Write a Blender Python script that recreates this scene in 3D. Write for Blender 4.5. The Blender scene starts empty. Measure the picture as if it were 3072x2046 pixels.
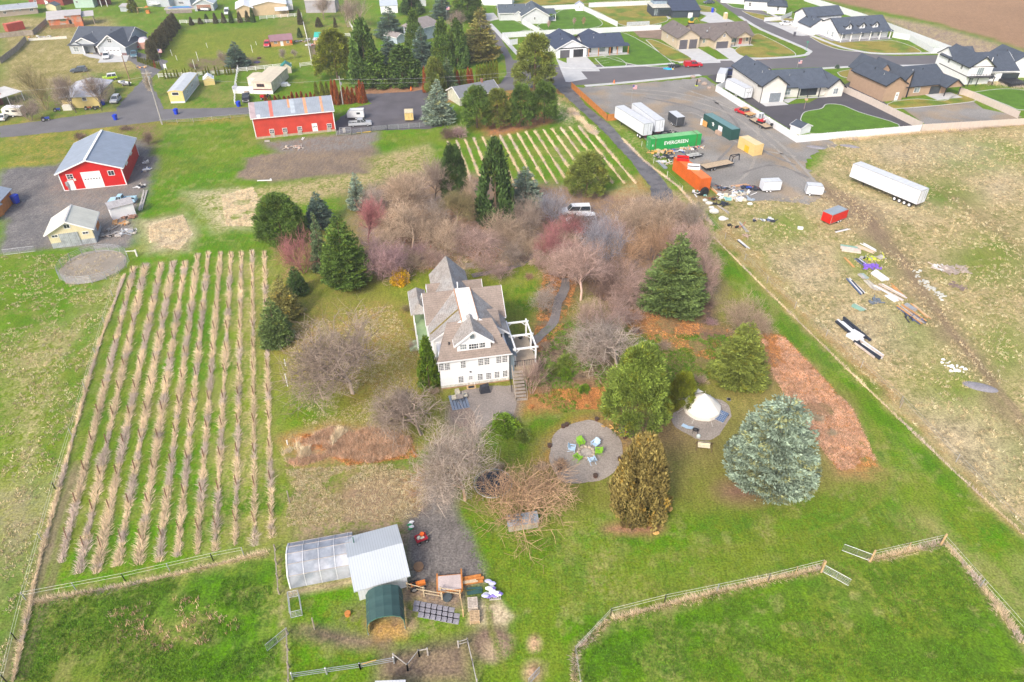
import bpy, bmesh, math, random
import numpy as np
from mathutils import Vector, Matrix, noise as mnoise
R=math.radians
sc=bpy.context.scene
random.seed(7); rng=np.random.default_rng(7)
COL=bpy.data.collections.new("scene"); sc.collection.children.link(COL)

# ---------------- camera ----------------
H=64.0; FPX=2100.0; PITCH=R(36.9); CX,CY=1536.0,1023.0
cd=bpy.data.cameras.new("camera"); cam=bpy.data.objects.new("camera",cd); COL.objects.link(cam)
cd.sensor_width=36; cd.lens=FPX/3072*36; cd.clip_start=.5; cd.clip_end=6000
cam.location=(0,0,H); cam.rotation_euler=(R(90)-PITCH,0,0); sc.camera=cam
# ---------------- sky, sun, exposure ----------------
SUN_EL=R(40); SUN_DIR=Vector((-.5,-.86,0)).normalized()*math.cos(SUN_EL)+Vector((0,0,math.sin(SUN_EL)))
w=bpy.data.worlds.new("World"); sc.world=w; w.use_nodes=True
nt=w.node_tree; nt.nodes.clear()
sky=nt.nodes.new("ShaderNodeTexSky"); sky.sky_type='NISHITA'; sky.sun_disc=False
sky.sun_elevation=SUN_EL; sky.sun_rotation=math.atan2(SUN_DIR.x,SUN_DIR.y); sky.air_density=1.0; sky.dust_density=4.0; sky.ozone_density=.6
bg=nt.nodes.new("ShaderNodeBackground"); bg.inputs[1].default_value=.15
wo=nt.nodes.new("ShaderNodeOutputWorld"); nt.links.new(sky.outputs[0],bg.inputs[0]); nt.links.new(bg.outputs[0],wo.inputs[0])
sl=bpy.data.lights.new("sun","SUN"); sl.energy=1.45; sl.angle=R(10); sl.color=(1,.95,.88)
so=bpy.data.objects.new("sun",sl); COL.objects.link(so); so.rotation_euler=SUN_DIR.to_track_quat('Z','Y').to_euler(); so.location=(0,0,200)
sc.view_settings.view_transform='Standard'; sc.view_settings.look='None'; sc.view_settings.gamma=1
sc.view_settings.exposure=0.78
try: sc.cycles.max_bounces=5; sc.cycles.diffuse_bounces=2; sc.cycles.glossy_bounces=2; sc.cycles.transparent_max_bounces=6
except Exception: pass

# ---------------- air ----------------
hz=bpy.data.meshes.new('haze'); X0,X1,Y0,Y1,Z0,Z1=-900,900,-60,1400,-1.6,95
hz.from_pydata([(x,y,z) for z in (Z0,Z1) for x,y in ((X0,Y0),(X1,Y0),(X1,Y1),(X0,Y1))],[],[(0,3,2,1),(4,5,6,7),(0,1,5,4),(1,2,6,5),(2,3,7,6),(3,0,4,7)])
hm=bpy.data.materials.new('haze_air'); hm.use_nodes=True; hn=hm.node_tree; hn.nodes.remove(hn.nodes['Principled BSDF']); pv_=hn.nodes.new('ShaderNodeVolumePrincipled'); pv_.inputs['Color'].default_value=(.93,.95,1,1); pv_.inputs['Density'].default_value=.00032; pv_.inputs['Anisotropy'].default_value=.2
hn.links.new(pv_.outputs[0],hn.nodes['Material Output'].inputs['Volume']); hz.materials.append(hm); ho=bpy.data.objects.new('haze',hz); COL.objects.link(ho); ho['kind']='stuff'
# ---------------- photo survey -> ground metres ----------------
sP,cP=math.sin(PITCH),math.cos(PITCH)
def g(px,py,z=0.0):
    u=(px-CX)/FPX; v=(py-CY)/FPX; t=(H-z)/(sP+v*cP)
    return Vector((u*t,(cP-v*sP)*t,z))
def mk(x0,y0,k): return lambda x,y:(x0+k*x,y0+k*y)
ov=mk(0,0,1.305)
ra=mk(700,240,.15306);rb=mk(120,360,.15306);rc=mk(1940,100,.15306);rd=mk(2600,200,.15306);re=mk(2100,180,.19533);rf=mk(1840,300,.15306)
rg=mk(1220,760,.17857);rh=mk(1220,960,.17857);ri=mk(1840,440,.20408);rj=mk(0,0,.17857);rk=mk(400,0,.17857);rl=mk(780,0,.20408);rm=mk(1240,0,.20408);rn=mk(1700,0,.17857);ro=mk(2100,0,.20408);rp=mk(2740,100,.14098)
def T(c,r): return mk(c*768,[0,512,1024,1534][r],.32653)
T00,T10,T20,T30=[T(c,0) for c in range(4)]; T01,T11,T21,T31=[T(c,1) for c in range(4)]
T02,T12,T22,T32=[T(c,2) for c in range(4)]; T03,T13,T23,T33=[T(c,3) for c in range(4)]
def G(p,z=0.0): return g(p[0],p[1],z)
def hat(base,py):                       # height of the point above ground point `base` seen at image row py
    v=(py-CY)/FPX; return H-base.y*(sP+v*cP)/(cP-v*sP)
def scale_at(y): return cP*(y+554)/H    # pixels per metre

# ---------------- mesh builder ----------------
class M:
    def __init__(s): s.v=[]; s.f=[]; s.m=[]
    def add(s,vs,fs,mi=0):
        n=len(s.v); s.v.extend([tuple(p) for p in vs])
        for f in fs: s.f.append(tuple(i+n for i in f)); s.m.append(mi)
        return s
    def poly(s,pts,mi=0): return s.add(pts,[tuple(range(len(pts)))],mi)
    def box(s,x0,y0,z0,x1,y1,z1,mi=0):
        return s.add([(x0,y0,z0),(x1,y0,z0),(x1,y1,z0),(x0,y1,z0),(x0,y0,z1),(x1,y0,z1),(x1,y1,z1),(x0,y1,z1)],
            [(0,3,2,1),(4,5,6,7),(0,1,5,4),(1,2,6,5),(2,3,7,6),(3,0,4,7)],mi)
    def hexa(s,p,mi=0):  # 8 points: bottom 4, top 4
        return s.add(p,[(0,3,2,1),(4,5,6,7),(0,1,5,4),(1,2,6,5),(2,3,7,6),(3,0,4,7)],mi)
    def cbox(s,cx,cy,cz,lx,ly,lz,ang=0,mi=0):
        c,n=math.cos(ang),math.sin(ang); q=[]
        for z in (cz-lz/2,cz+lz/2):
            for a,b in ((-1,-1),(1,-1),(1,1),(-1,1)):
                x,y=a*lx/2,b*ly/2; q.append((cx+x*c-y*n,cy+x*n+y*c,z))
        return s.hexa(q,mi)
    def beam(s,p,q,w,h=None,mi=0):
        p=Vector(p);q=Vector(q);h=h or w; d=(q-p); 
        if d.length<1e-6: return s
        d.normalize(); up=Vector((0,0,1)) if abs(d.z)<.95 else Vector((1,0,0))
        a=d.cross(up).normalized()*w/2; b=a.cross(d).normalized()*h/2
        return s.hexa([p-a-b,p+a-b,q+a-b,q-a-b,p-a+b,p+a+b,q+a+b,q-a+b],mi)
    def tube(s,pts,rad,n=6,mi=0,cap=True):
        pts=[Vector(p) for p in pts]; base=len(s.v); k=len(pts)
        for i,p in enumerate(pts):
            d=(pts[min(i+1,k-1)]-pts[max(i-1,0)]).normalized(); up=Vector((0,0,1)) if abs(d.z)<.9 else Vector((1,0,0))
            a=d.cross(up).normalized(); b=a.cross(d); r=rad[i] if hasattr(rad,'__len__') else rad
            for j in range(n):
                t=2*math.pi*j/n; s.v.append(tuple(p+a*math.cos(t)*r+b*math.sin(t)*r))
        for i in range(k-1):
            for j in range(n):
                s.f.append((base+i*n+j,base+i*n+(j+1)%n,base+(i+1)*n+(j+1)%n,base+(i+1)*n+j)); s.m.append(mi)
        if cap:
            s.f.append(tuple(base+j for j in range(n))[::-1]); s.m.append(mi)
            s.f.append(tuple(base+(k-1)*n+j for j in range(n))); s.m.append(mi)
        return s
    def prism(s,pts,z0,z1,mi=0):     # footprint polygon extruded up
        n=len(pts); vs=[(p[0],p[1],z0) for p in pts]+[(p[0],p[1],z1) for p in pts]
        return s.add(vs,[tuple(range(n))[::-1],tuple(range(n,2*n))]+[(i,(i+1)%n,n+(i+1)%n,n+i) for i in range(n)],mi)
    def sprism(s,prof,y0,y1,mi=0,inset=0):    # side profile (x,z) extruded along y
        n=len(prof); vs=[(p[0],y0,p[1]) for p in prof]+[(p[0],y1,p[1]) for p in prof]
        return s.add(vs,[tuple(range(n)),tuple(range(n,2*n))[::-1]]+[(i,n+i,n+(i+1)%n,(i+1)%n) for i in range(n)],mi)
    def ball(s,c,r,n=8,k=5,mi=0,sq=(1,1,1),jit=0):
        vs=[];fs=[]
        for i in range(k+1):
            t=math.pi*i/k
            for j in range(n):
                a=2*math.pi*j/n; q=1+random.uniform(-jit,jit)
                vs.append((c[0]+r*sq[0]*q*math.sin(t)*math.cos(a),c[1]+r*sq[1]*q*math.sin(t)*math.sin(a),c[2]+r*sq[2]*q*math.cos(t)))
        for i in range(k):
            for j in range(n): fs.append((i*n+j,(i+1)*n+j,(i+1)*n+(j+1)%n,i*n+(j+1)%n))
        return s.add(vs,fs,mi)
    def mesh(s,name,mats,smooth=False):
        me=bpy.data.meshes.new(name); me.from_pydata(s.v,[],s.f)
        for m in (mats if isinstance(mats,(list,tuple)) else [mats]): me.materials.append(m)
        if len(me.materials)>1: me.polygons.foreach_set('material_index',s.m)
        if smooth: me.polygons.foreach_set('use_smooth',[True]*len(s.f))
        me.update(); return me
    def obj(s,name,mats,parent=None,loc=(0,0,0),rz=0,smooth=False):
        o=bpy.data.objects.new(name,s.mesh(name,mats,smooth)); COL.objects.link(o)
        o.location=loc; o.rotation_euler=(0,0,rz); o.parent=parent; return o
def tag(o,label=None,cat=None,group=None,kind=None):
    if label: o['label']=label
    if cat: o['category']=cat
    if group: o['group']=group
    if kind: o['kind']=kind
    return o
def empty(name,loc,rz=0,label=None,cat=None,group=None,scale=None):
    o=bpy.data.objects.new(name,None); COL.objects.link(o); o.location=loc; o.rotation_euler=(0,0,rz); o.empty_display_size=.3
    if scale: o.scale=scale
    return tag(o,label,cat,group)
def child(name,me,parent,loc=(0,0,0),rz=0,mat=None,label=None):
    o=bpy.data.objects.new(name,me); COL.objects.link(o); o.parent=parent; o.location=loc; o.rotation_euler=(0,0,rz)
    if mat: 
        for s_ in o.material_slots: s_.link='OBJECT'; s_.material=mat
    if label: o['label']=label
    return o
def copy_tree(o,parent=None):
    c=o.copy(); COL.objects.link(c); c.parent=parent
    for ch in list(o.children): copy_tree(ch,c)
    return c

# ---------------- materials ----------------
_mc={}
def mat(key,col,rough=.8,var=.18,sc_=1.5,fine=.12,fsc=14,metal=0,stripe=None,rand=0,col2=None,c2sc=.35,c2th=.55,spec=.3,vcol=False,bump=0,trans=0,coord='Object'):
    if key in _mc: return _mc[key]
    m=bpy.data.materials.new(key); _mc[key]=m; m.use_nodes=True; n=m.node_tree; N=n.nodes; L=n.links
    b=N['Principled BSDF']; b.inputs['Roughness'].default_value=rough; b.inputs['Metallic'].default_value=metal
    b.inputs['Specular IOR Level'].default_value=spec
    tc=N.new('ShaderNodeTexCoord')
    if coord=='World':
        gp=N.new('ShaderNodeNewGeometry'); src=gp.outputs['Position']
    else: src=tc.outputs[coord]
    def nz(scale,det=3):
        t=N.new('ShaderNodeTexNoise'); t.inputs['Scale'].default_value=scale; t.inputs['Detail'].default_value=det; L.new(src,t.inputs['Vector']); return t.outputs['Fac']
    def mix(fac,a,bb,mode='MIX'):
        x=N.new('ShaderNodeMix'); x.data_type='RGBA'; x.blend_type=mode
        if hasattr(fac,'links') or not isinstance(fac,(int,float)): L.new(fac,x.inputs[0])
        else: x.inputs[0].default_value=fac
        for s_,v in ((x.inputs[6],a),(x.inputs[7],bb)):
            if isinstance(v,(tuple,list)): s_.default_value=(*v[:3],1)
            else: L.new(v,s_)
        return x.outputs[2]
    def mr(fac,a,bb,lo=.3,hi=.7):
        x=N.new('ShaderNodeMapRange'); L.new(fac,x.inputs[0]); x.inputs[1].default_value=lo; x.inputs[2].default_value=hi; x.inputs[3].default_value=a; x.inputs[4].default_value=bb; return x.outputs[0]
    def math_(op,a,bb):
        x=N.new('ShaderNodeMath'); x.operation=op
        for i,v in enumerate((a,bb)):
            if isinstance(v,(int,float)): x.inputs[i].default_value=v
            else: L.new(v,x.inputs[i])
        return x.outputs[0]
    base=tuple(col)
    if vcol:
        at=N.new('ShaderNodeVertexColor'); at.layer_name='Col'; base=mix(1.0,base,at.outputs['Color'],'MULTIPLY')
    if col2: base=mix(mr(nz(c2sc,5),0,1,c2th-.06,c2th+.06),base,col2)
    f=math_('MULTIPLY',mr(nz(sc_),1-var,1+var),mr(nz(fsc,2),1-fine,1+fine))
    if stripe:
        ax,per,dep=stripe; sx=N.new('ShaderNodeSeparateXYZ'); L.new(src,sx.inputs[0])
        ph=math_('FRACT',math_('DIVIDE',sx.outputs['XYZ'.index(ax)],per),0)
        tri=math_('ABSOLUTE',math_('SUBTRACT',ph,.5),0)
        f=math_('MULTIPLY',f,mr(tri,1,1-dep,.36,.47))
    if rand:
        oi=N.new('ShaderNodeObjectInfo'); f=math_('MULTIPLY',f,mr(oi.outputs['Random'],1-rand,1+rand,0,1))
    cb=N.new('ShaderNodeCombineColor'); 
    for i in range(3): L.new(f,cb.inputs[i])
    out=mix(1.0,base,cb.outputs[0],'MULTIPLY'); L.new(out,b.inputs['Base Color'])
    if bump:
        bp=N.new('ShaderNodeBump'); bp.inputs['Strength'].default_value=bump; bp.inputs['Distance'].default_value=.05; L.new(nz(fsc,3),bp.inputs['Height']); L.new(bp.outputs[0],b.inputs['Normal'])
    if trans:
        b.inputs['Transmission Weight'].default_value=trans
    return m
def paint(name,col,rough=.45): return mat('paint_'+name,col,rough,.05,2,.03,20,spec=.5)
WHITE=mat('white_siding',(.88,.89,.91),.6,.05,1,.04,8,stripe=('Z',.22,.10))
WPLAIN=mat('white_paint',(.85,.85,.85),.55,.05,1,.03,8)
TRIMW=mat('white_trim',(.82,.82,.82),.5,.04,1,.03,8)
CREAMW=mat('off_white_board',(.72,.7,.64),.65,.06,1,.04,8,stripe=('X',.4,.10))
GLASS=mat('window_glass',(.035,.045,.055),.12,.3,.6,.1,3,spec=.8)
GLASSL=mat('pale_glass',(.25,.3,.33),.15,.4,.9,.2,3,spec=.8)
DARK=mat('dark_metal',(.025,.026,.03),.5,.2,2,.1,10)
TYRE=mat('tyre_rubber',(.02,.02,.021),.8,.2,3,.1,10)
RIM=mat('rim_metal',(.45,.46,.48),.35,.1,3,.1,10,metal=.6)
GALV=mat('galvanised_pipe',(.42,.44,.46),.45,.15,2,.1,10,metal=.4)
WOOD=mat('weathered_wood',(.34,.29,.24),.85,.2,1.2,.2,10)
NEWWOOD=mat('new_timber',(.55,.38,.2),.8,.15,1.5,.12,10)
ORWOOD=mat('orange_stained_wood',(.52,.2,.05),.7,.18,1.2,.15,8)
CONC=mat('pale_concrete',(.52,.52,.51),.85,.08,.5,.06,6,coord='World')
ASPH=mat('road_asphalt',(.125,.12,.122),.9,.12,.12,.1,5,coord='World')
SHNG=mat('charcoal_shingle',(.075,.092,.122),.9,.14,.8,.22,6,rand=.14,stripe=('Z',.16,.2))
SHBR=mat('brown_shingle',(.17,.145,.135),.9,.14,.8,.22,6,stripe=('Z',.16,.2))
SHGR=mat('slate_grey_shingle',(.10,.125,.15),.9,.12,.8,.2,6,stripe=('Z',.16,.2))
SHNAVY=mat('navy_shingle',(.055,.072,.115),.85,.12,.8,.2,6,stripe=('Z',.16,.2))
def smooth_line(pw,k=6):
    out=[]; n=len(pw)
    for i in range(n-1):
        p0=pw[max(i-1,0)];p1=pw[i];p2=pw[i+1];p3=pw[min(i+2,n-1)]
        for j in range(k):
            t=j/k; out.append(.5*((2*p1)+(-p0+p2)*t+(2*p0-5*p1+4*p2-p3)*t*t+(-p0+3*p1-3*p2+p3)*t**3))
    out.append(pw[-1]); return out
# ================= THE GROUND SHEET =================
def vnoise(x,y,s,seed=0,oct_=4):
    out=np.zeros_like(x); amp=1; tot=0
    for o in range(oct_):
        r=np.random.default_rng(seed*17+o); Lt=r.random((256,256)).astype(np.float32)
        X=x/s; Y=y/s; xi=np.floor(X).astype(int); yi=np.floor(Y).astype(int); fx=X-xi; fy=Y-yi
        fx=fx*fx*(3-2*fx); fy=fy*fy*(3-2*fy); a=Lt[xi%256,yi%256]; b=Lt[(xi+1)%256,yi%256]; c=Lt[xi%256,(yi+1)%256]; d=Lt[(xi+1)%256,(yi+1)%256]
        out+=amp*((a*(1-fx)+b*fx)*(1-fy)+(c*(1-fx)+d*fx)*fy); tot+=amp; amp*=.55; s=s/2.03
    return out/tot
STEP=4.6
cols=np.arange(-420,3492,STEP); rows=np.arange(-60,2420,STEP)
PX,PY=np.meshgrid(cols,rows)
U=(PX-CX)/FPX; V=(PY-CY)/FPX; TT=H/(sP+V*cP); WX=U*TT; WY=(cP-V*sP)*TT
nr,nc=PX.shape
def sdist(poly,x,y):      # signed distance (metres), >0 inside
    P=np.array(poly); n=len(P); d2=np.full(x.shape,1e9); ins=np.zeros(x.shape,bool)
    for i in range(n):
        x0,y0=P[i]; x1,y1=P[(i+1)%n]; ex,ey=x1-x0,y1-y0; L2=ex*ex+ey*ey+1e-9
        t=np.clip(((x-x0)*ex+(y-y0)*ey)/L2,0,1); d2=np.minimum(d2,(x-x0-t*ex)**2+(y-y0-t*ey)**2)
        if abs(ey)>1e-9:
            c=((y0>y)!=(y1>y))&(x<(x1-x0)*(y-y0)/ey+x0); ins^=c
    d=np.sqrt(d2); return np.where(ins,d,-d)
n1=vnoise(WX,WY,9,1); n2=vnoise(WX,WY,9,2); n3=vnoise(WX,WY,3.2,3); n4=vnoise(WX,WY,1.1,4,3); n5=vnoise(WX,WY,30,5,3)
WARPX=WX+(n1-.5)*4+(n3-.5)*2.5; WARPY=WY+(n2-.5)*4+(n4-.5)*1.6
A=np.zeros((nr,nc,3)); B=np.zeros((nr,nc,3)); K=np.zeros((nr,nc))    # colour A, colour B, share of B
GB=(.092,.225,.003); GM=(.145,.2,.014); GO=(.235,.215,.055); ST=(.46,.36,.19); STP=(.55,.45,.29); DIRT=(.22,.155,.105); BR=(.27,.17,.1); LEAF=(.46,.2,.075); GRV=(.22,.205,.19); MUL=(.11,.075,.06); MAUVE=(.25,.185,.155); GD=(.06,.13,.012); DRYL=(.34,.25,.055); YG=(.24,.26,.03)
A[:]=GM; B[:]=GB; K[:]=.5
def zone(pl,a,b=None,k=.3,fe=1.2,op=1.0,f=ov,warp=1.0):
    """lay a patch of ground cover: outline pl, cover a flecked with b"""
    pw=[tuple(G(f(*p)))[:2] for p in pl]
    x0=min(p[0] for p in pw)-6; x1=max(p[0] for p in pw)+6; y0=min(p[1] for p in pw)-6; y1=max(p[1] for p in pw)+6
    msk=(WX>x0)&(WX<x1)&(WY>y0)&(WY<y1)
    if not msk.any(): return
    warp=warp*min(1,max(.12,(x1-x0-12+y1-y0-12)/60)); xx=(WX+(WARPX-WX)*warp)[msk]; yy=(WY+(WARPY-WY)*warp)[msk]
    a_=np.clip(sdist(pw,xx,yy)/fe*.5+.5,0,1)*op
    b=b or a
    for c in range(3):
        A[...,c][msk]=A[...,c][msk]*(1-a_)+a[c]*a_; B[...,c][msk]=B[...,c][msk]*(1-a_)+b[c]*a_
    K[msk]=K[msk]*(1-a_)+k*a_
def blob(x,y,rx,ry,a,b=None,k=.3,fe=1.5,op=1,f=ov,n=12):
    zone([(x+rx*math.cos(i*2*math.pi/n),y+ry*math.sin(i*2*math.pi/n)) for i in range(n)],a,b,k,fe,op,f)
# far background
zone([(0,-80),(2354,-80),(2354,300),(0,300)],GM,GB,.4,3)
zone([(1870,-80),(2354,-80),(2700,200),(2354,112),(2160,55),(1870,-6)],(.36,.22,.125),(.31,.19,.11),.4,2)
zone([(1990,30),(2160,62),(2354,118),(2600,190),(2600,300),(2354,175),(2190,110),(2140,95)],ST,MAUVE,.5,3)
zone([(0,190),(130,175),(330,155),(340,240),(0,300)],DIRT,GM,.5,3)
zone([(0,40),(250,40),(330,160),(130,200),(0,215)],GO,ST,.35,3)
zone([(205,170),(520,150),(570,255),(350,262),(0,300),(0,285),(200,230)],GB,GO,.4,3)
zone([(370,60),(600,50),(750,80),(740,150),(380,170)],YG,GM,.5,2)
zone([(370,50),(620,45),(640,60),(380,80)],GB,GM,.5,2)
zone([(430,135),(600,130),(610,158),(440,170)],DIRT,GM,.4,2)
zone([(700,60),(840,60),(850,110),(720,125)],DIRT,MAUVE,.4,2)
zone([(630,40),(760,10),(860,30),(860,110),(640,100)],GB,GO,.5,2)
zone([(720,80),(770,78),(775,115),(725,118)],DIRT,MUL,.5,2)
zone([(0,280),(210,265),(350,262),(570,250),(575,290),(380,300),(330,330),(130,380),(0,390)],GM,DRYL,.4,3)
zone([(270,285),(380,285),(355,360),(300,350)],BR,GM,.6,2)
zone([(770,208),(990,190),(1060,215),(1180,205),(1180,240),(860,230),(840,215)],(.33,.17,.09),BR,.4,1.5)
zone([(1085,215),(1300,190),(1330,270),(1100,300)],GM,LEAF,.45,2)
zone([(1110,275),(1300,250),(1310,285),(1120,322)],LEAF,BR,.4,1.5)
# left neighbour gravel and lots
zone([(0,388),(130,378),(250,300),(352,335),(380,400),(330,560),(280,575),(130,570),(0,588)],(.14,.135,.135),GRV,.35,1)
zone([(110,400),(345,385),(330,560),(120,565)],GRV,(.26,.21,.17),.4,1.5,.8)
# paddock green
zone([(372,285),(575,280),(590,320),(560,350),(545,400),(560,415),(860,405),(880,430),(640,470),(600,580),(640,1250),(120,1290),(285,620),(305,560),(350,400)],GB,GM,.3,1.5)
zone([(500,440),(880,385),(900,420),(700,470),(530,500),(510,520)],ST,GM,.45,2)
zone([(560,360),(860,320),(900,335),(885,375),(850,395),(640,412),(550,405)],(.2,.155,.12),(.27,.2,.13),.4,.8)
zone([(600,325),(870,300),(870,330),(820,345),(640,350)],GRV,DIRT,.4,1.5)
zone([(855,330),(1055,290),(1075,320),(960,365),(880,385)],GB,GM,.3,1.5)
zone([(850,365),(980,330),(1000,400),(880,450)],ST,GM,.5,2)
zone([(325,510),(420,490),(445,520),(430,575),(340,580)],STP,DIRT,.35,2)
zone([(430,440),(560,430),(590,470),(590,520),(500,530)],STP,GM,.45,3)
zone([(125,400),(180,370),(330,350),(300,360)],GRV,GM,.3,2,.5)
# left pasture
zone([(0,588),(290,574),(285,620),(62,1385),(18,1568),(0,1568)],GB,GM,.4,1)
zone([(0,760),(150,755),(262,620),(285,640),(200,900),(150,1100),(60,1300),(0,1400)],ST,GM,.52,3,.75)
zone([(0,600),(130,600),(110,680),(60,780),(0,790)],GM,GB,.5,3)
zone([(140,840),(222,700),(235,730),(140,1060),(70,1180),(60,1120)],GB,GM,.3,1.2,.8)
zone([(168,1080),(195,1010),(205,1020),(60,1400),(20,1568),(0,1568),(0,1480),(90,1300)],MAUVE,DIRT,.4,1.2,.85)
zone([(0,1130),(100,1100),(60,1290),(0,1360)],MAUVE,ST,.5,3,.6)
zone([(0,1320),(60,1260),(40,1400),(0,1500)],GB,GD,.4,2,.7)
# bottom-left pasture
zone([(62,1385),(620,1275),(640,1300),(660,1568),(18,1568)],GB,GD,.3,1)
zone([(90,1420),(330,1380),(420,1450),(300,1568),(60,1568)],GO,GM,.5,5,.7)
zone([(260,1400),(330,1380),(350,1440),(310,1480),(260,1460)],(.33,.25,.1),GD,.4,2,.6)
blob(290,1425,40,22,GD,GB,.4,2,.9)
zone([(75,1378),(620,1268),(622,1282),(70,1400)],ST,GM,.4,1)
# vineyard floor
zone([(300,600),(610,570),(632,1240),(120,1300),(240,800)],GB,GM,.35,1)
zone([(530,600),(612,590),(632,1250),(500,1270)],YG,ST,.35,3,.7)
# house garden lawn
zone([(612,590),(900,440),(1600,440),(1640,560),(1960,900),(2000,1100),(1600,1180),(1100,1200),(640,1210)],(.19,.21,.03),GO,.4,3)
zone([(640,800),(940,760),(960,900),(900,1000),(655,1010)],YG,GM,.45,3)
zone([(640,960),(760,850),(780,920),(700,1010)],GM,GB,.5,3)
zone([(640,750),(720,720),(900,700),(1000,800),(960,930),(800,930),(680,860)],(.32,.25,.07),LEAF,.25,4,.5)
zone([(830,600),(960,580),(1080,600),(1250,590),(1250,640),(1180,730),(960,700),(870,680)],YG,GM,.5,2)
zone([(1150,640),(1250,600),(1290,690),(1200,720),(1160,700)],GB,YG,.5,2,.8)
# thicket floor
zone([(800,440),(1000,390),(1250,420),(1640,450),(1640,560),(1650,700),(1500,740),(1290,650),(1240,570),(1060,600),(950,600),(870,640),(820,560)],(.31,.2,.11),MAUVE,.45,3)
zone([(880,500),(1060,480),(1090,600),(930,610)],LEAF,BR,.5,3,.6)
zone([(1250,620),(1330,640),(1300,760),(1240,860),(1200,830),(1230,760)],MUL,LEAF,.3,1.5,.9)
zone([(1255,740),(1330,735),(1440,780),(1400,930),(1290,960),(1190,910),(1200,800)],(.28,.2,.13),MUL,.45,1.8,.9)
zone([(1390,680),(1440,720),(1600,740),(1680,760),(1650,820),(1460,760)],(.33,.19,.13),LEAF,.4,2,.9)
zone([(1600,690),(1645,695),(1650,740),(1610,745)],MUL,BR,.3,1)
zone([(1520,760),(1700,740),(1660,850),(1560,860),(1500,900),(1470,850)],MUL,BR,.5,2,.6)
zone([(1300,720),(1450,740),(1480,800),(1340,800)],GM,GO,.5,3,.8)
zone([(1500,740),(1620,800),(1600,890),(1500,850)],YG,BR,.45,3,.7)
zone([(1190,900),(1400,880),(1400,940),(1290,960),(1190,950)],(.36,.2,.07),LEAF,.5,2,.85)
zone([(1100,990),(1280,945),(1400,925),(1290,985),(1200,1060),(1110,1030)],GB,GM,.4,1.5)
zone([(1240,1000),(1320,950),(1560,960),(1560,1010),(1450,1050),(1300,1090),(1230,1080)],LEAF,DIRT,.5,2,.6)
zone([(1450,980),(1640,960),(1650,1050),(1530,1120),(1450,1100)],(.3,.21,.1),BR,.5,2.5,.8)
zone([(1500,1040),(1660,1010),(1650,1160),(1500,1170)],GO,GM,.4,3,.6)
# gravel drives round the house
zone([(1030,925),(1190,895),(1200,935),(1185,978),(1115,985),(1075,1050),(1045,1120),(1050,1190),(975,1190),(990,1090),(1020,1000)],(.25,.205,.17),MAUVE,.4,.8,1)
zone([(640,1010),(760,975),(930,990),(950,1050),(700,1075)],(.38,.26,.15),LEAF,.4,1.5)
zone([(660,1080),(940,1050),(1040,1000),(1000,1150),(930,1240),(660,1240)],GM,(.3,.22,.12),.5,3,.8)
zone([(790,1130),(900,1095),(945,1160),(860,1200),(800,1190)],(.32,.2,.13),BR,.3,2,.85)
zone([(930,1060),(1010,1050),(1000,1170),(930,1170),(900,1100)],GB,BR,.35,2,.7)
zone([(690,1215),(810,1190),(935,1180),(950,1280),(940,1400),(980,1560),(680,1400)],(.33,.25,.15),GM,.35,2,.8)
zone([(965,1170),(1050,1175),(1085,1220),(1112,1290),(1108,1335),(940,1345),(930,1210)],(.215,.19,.17),(.17,.15,.14),.35,.8)
zone([(660,1340),(840,1330),(850,1440),(1060,1430),(1075,1568),(660,1568)],GB,GM,.35,1.5)
zone([(665,1445),(740,1450),(880,1470),(890,1490),(780,1485),(680,1462)],MUL,DIRT,.4,1,.9)
zone([(850,1435),(930,1425),(935,1465),(860,1480)],(.42,.26,.08),BR,.4,1)
zone([(900,1520),(1070,1475),(1080,1568),(900,1568)],BR,MUL,.4,1.5,.9)
zone([(1080,1380),(1150,1375),(1190,1410),(1160,1440),(1080,1430)],STP,DIRT,.3,1)
blob(1132,1480,48,42,(.2,.13,.09),DIRT,.3,1)
blob(1136,1492,22,20,(.42,.31,.19),DIRT,.3,1)
blob(1227,1480,17,22,(.5,.32,.18),BR,.3,.6)
zone([(950,1330),(1070,1340),(1060,1390),(960,1390)],(.17,.14,.12),GM,.2,1)
# right lawn
zone([(1050,1160),(1500,1210),(2050,1100),(2200,1250),(2354,1330),(2354,1568),(1080,1568),(1110,1330)],GB,GM,.35,2)
zone([(1340,1330),(1880,1260),(2000,1200),(2150,1200),(2160,1240),(1900,1310),(1400,1415)],GO,GM,.45,4,.75)
zone([(1640,1150),(1960,1060),(1990,1110),(1680,1240)],GO,GM,.4,4,.6)
zone([(1740,760),(1800,770),(1960,930),(2018,1070),(1990,1092),(1920,1080),(1850,980),(1770,880)],(.37,.2,.125),BR,.4,1.5)
zone([(1910,1040),(1960,1055),(2018,1070),(1990,1092),(1930,1085)],LEAF,BR,.3,1)
zone([(1735,770),(1800,770),(1830,830),(1770,850)],LEAF,BR,.4,1.5,.8)
zone([(1640,870),(1770,860),(1850,960),(1920,1080),(1860,1100),(1700,1000)],(.36,.28,.1),GO,.4,3,.8)
blob(1455,1215,75,18,(.33,.18,.1),BR,.3,.8)
blob(1712,1125,62,30,(.27,.16,.11),BR,.4,1.5)
zone([(2080,1190),(2180,1170),(2354,1290),(2354,1400),(2170,1245)],(.36,.3,.12),ST,.4,2.5,.7)
zone([(1330,1440),(1900,1300),(2170,1240),(2354,1470),(2354,1568),(1320,1568)],GB,GD,.3,1.2)
zone([(1700,1380),(2100,1300),(2300,1568),(1800,1568)],YG,GM,.4,8,.5)
zone([(1325,1568),(1320,1500),(1395,1420),(1890,1305),(1893,1316),(1402,1430),(1330,1510),(1335,1568)],(.36,.27,.15),GM,.35,.7)
zone([(1990,1284),(2170,1244),(2176,1252),(1998,1292)],(.36,.27,.15),GM,.3,.7)
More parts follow.
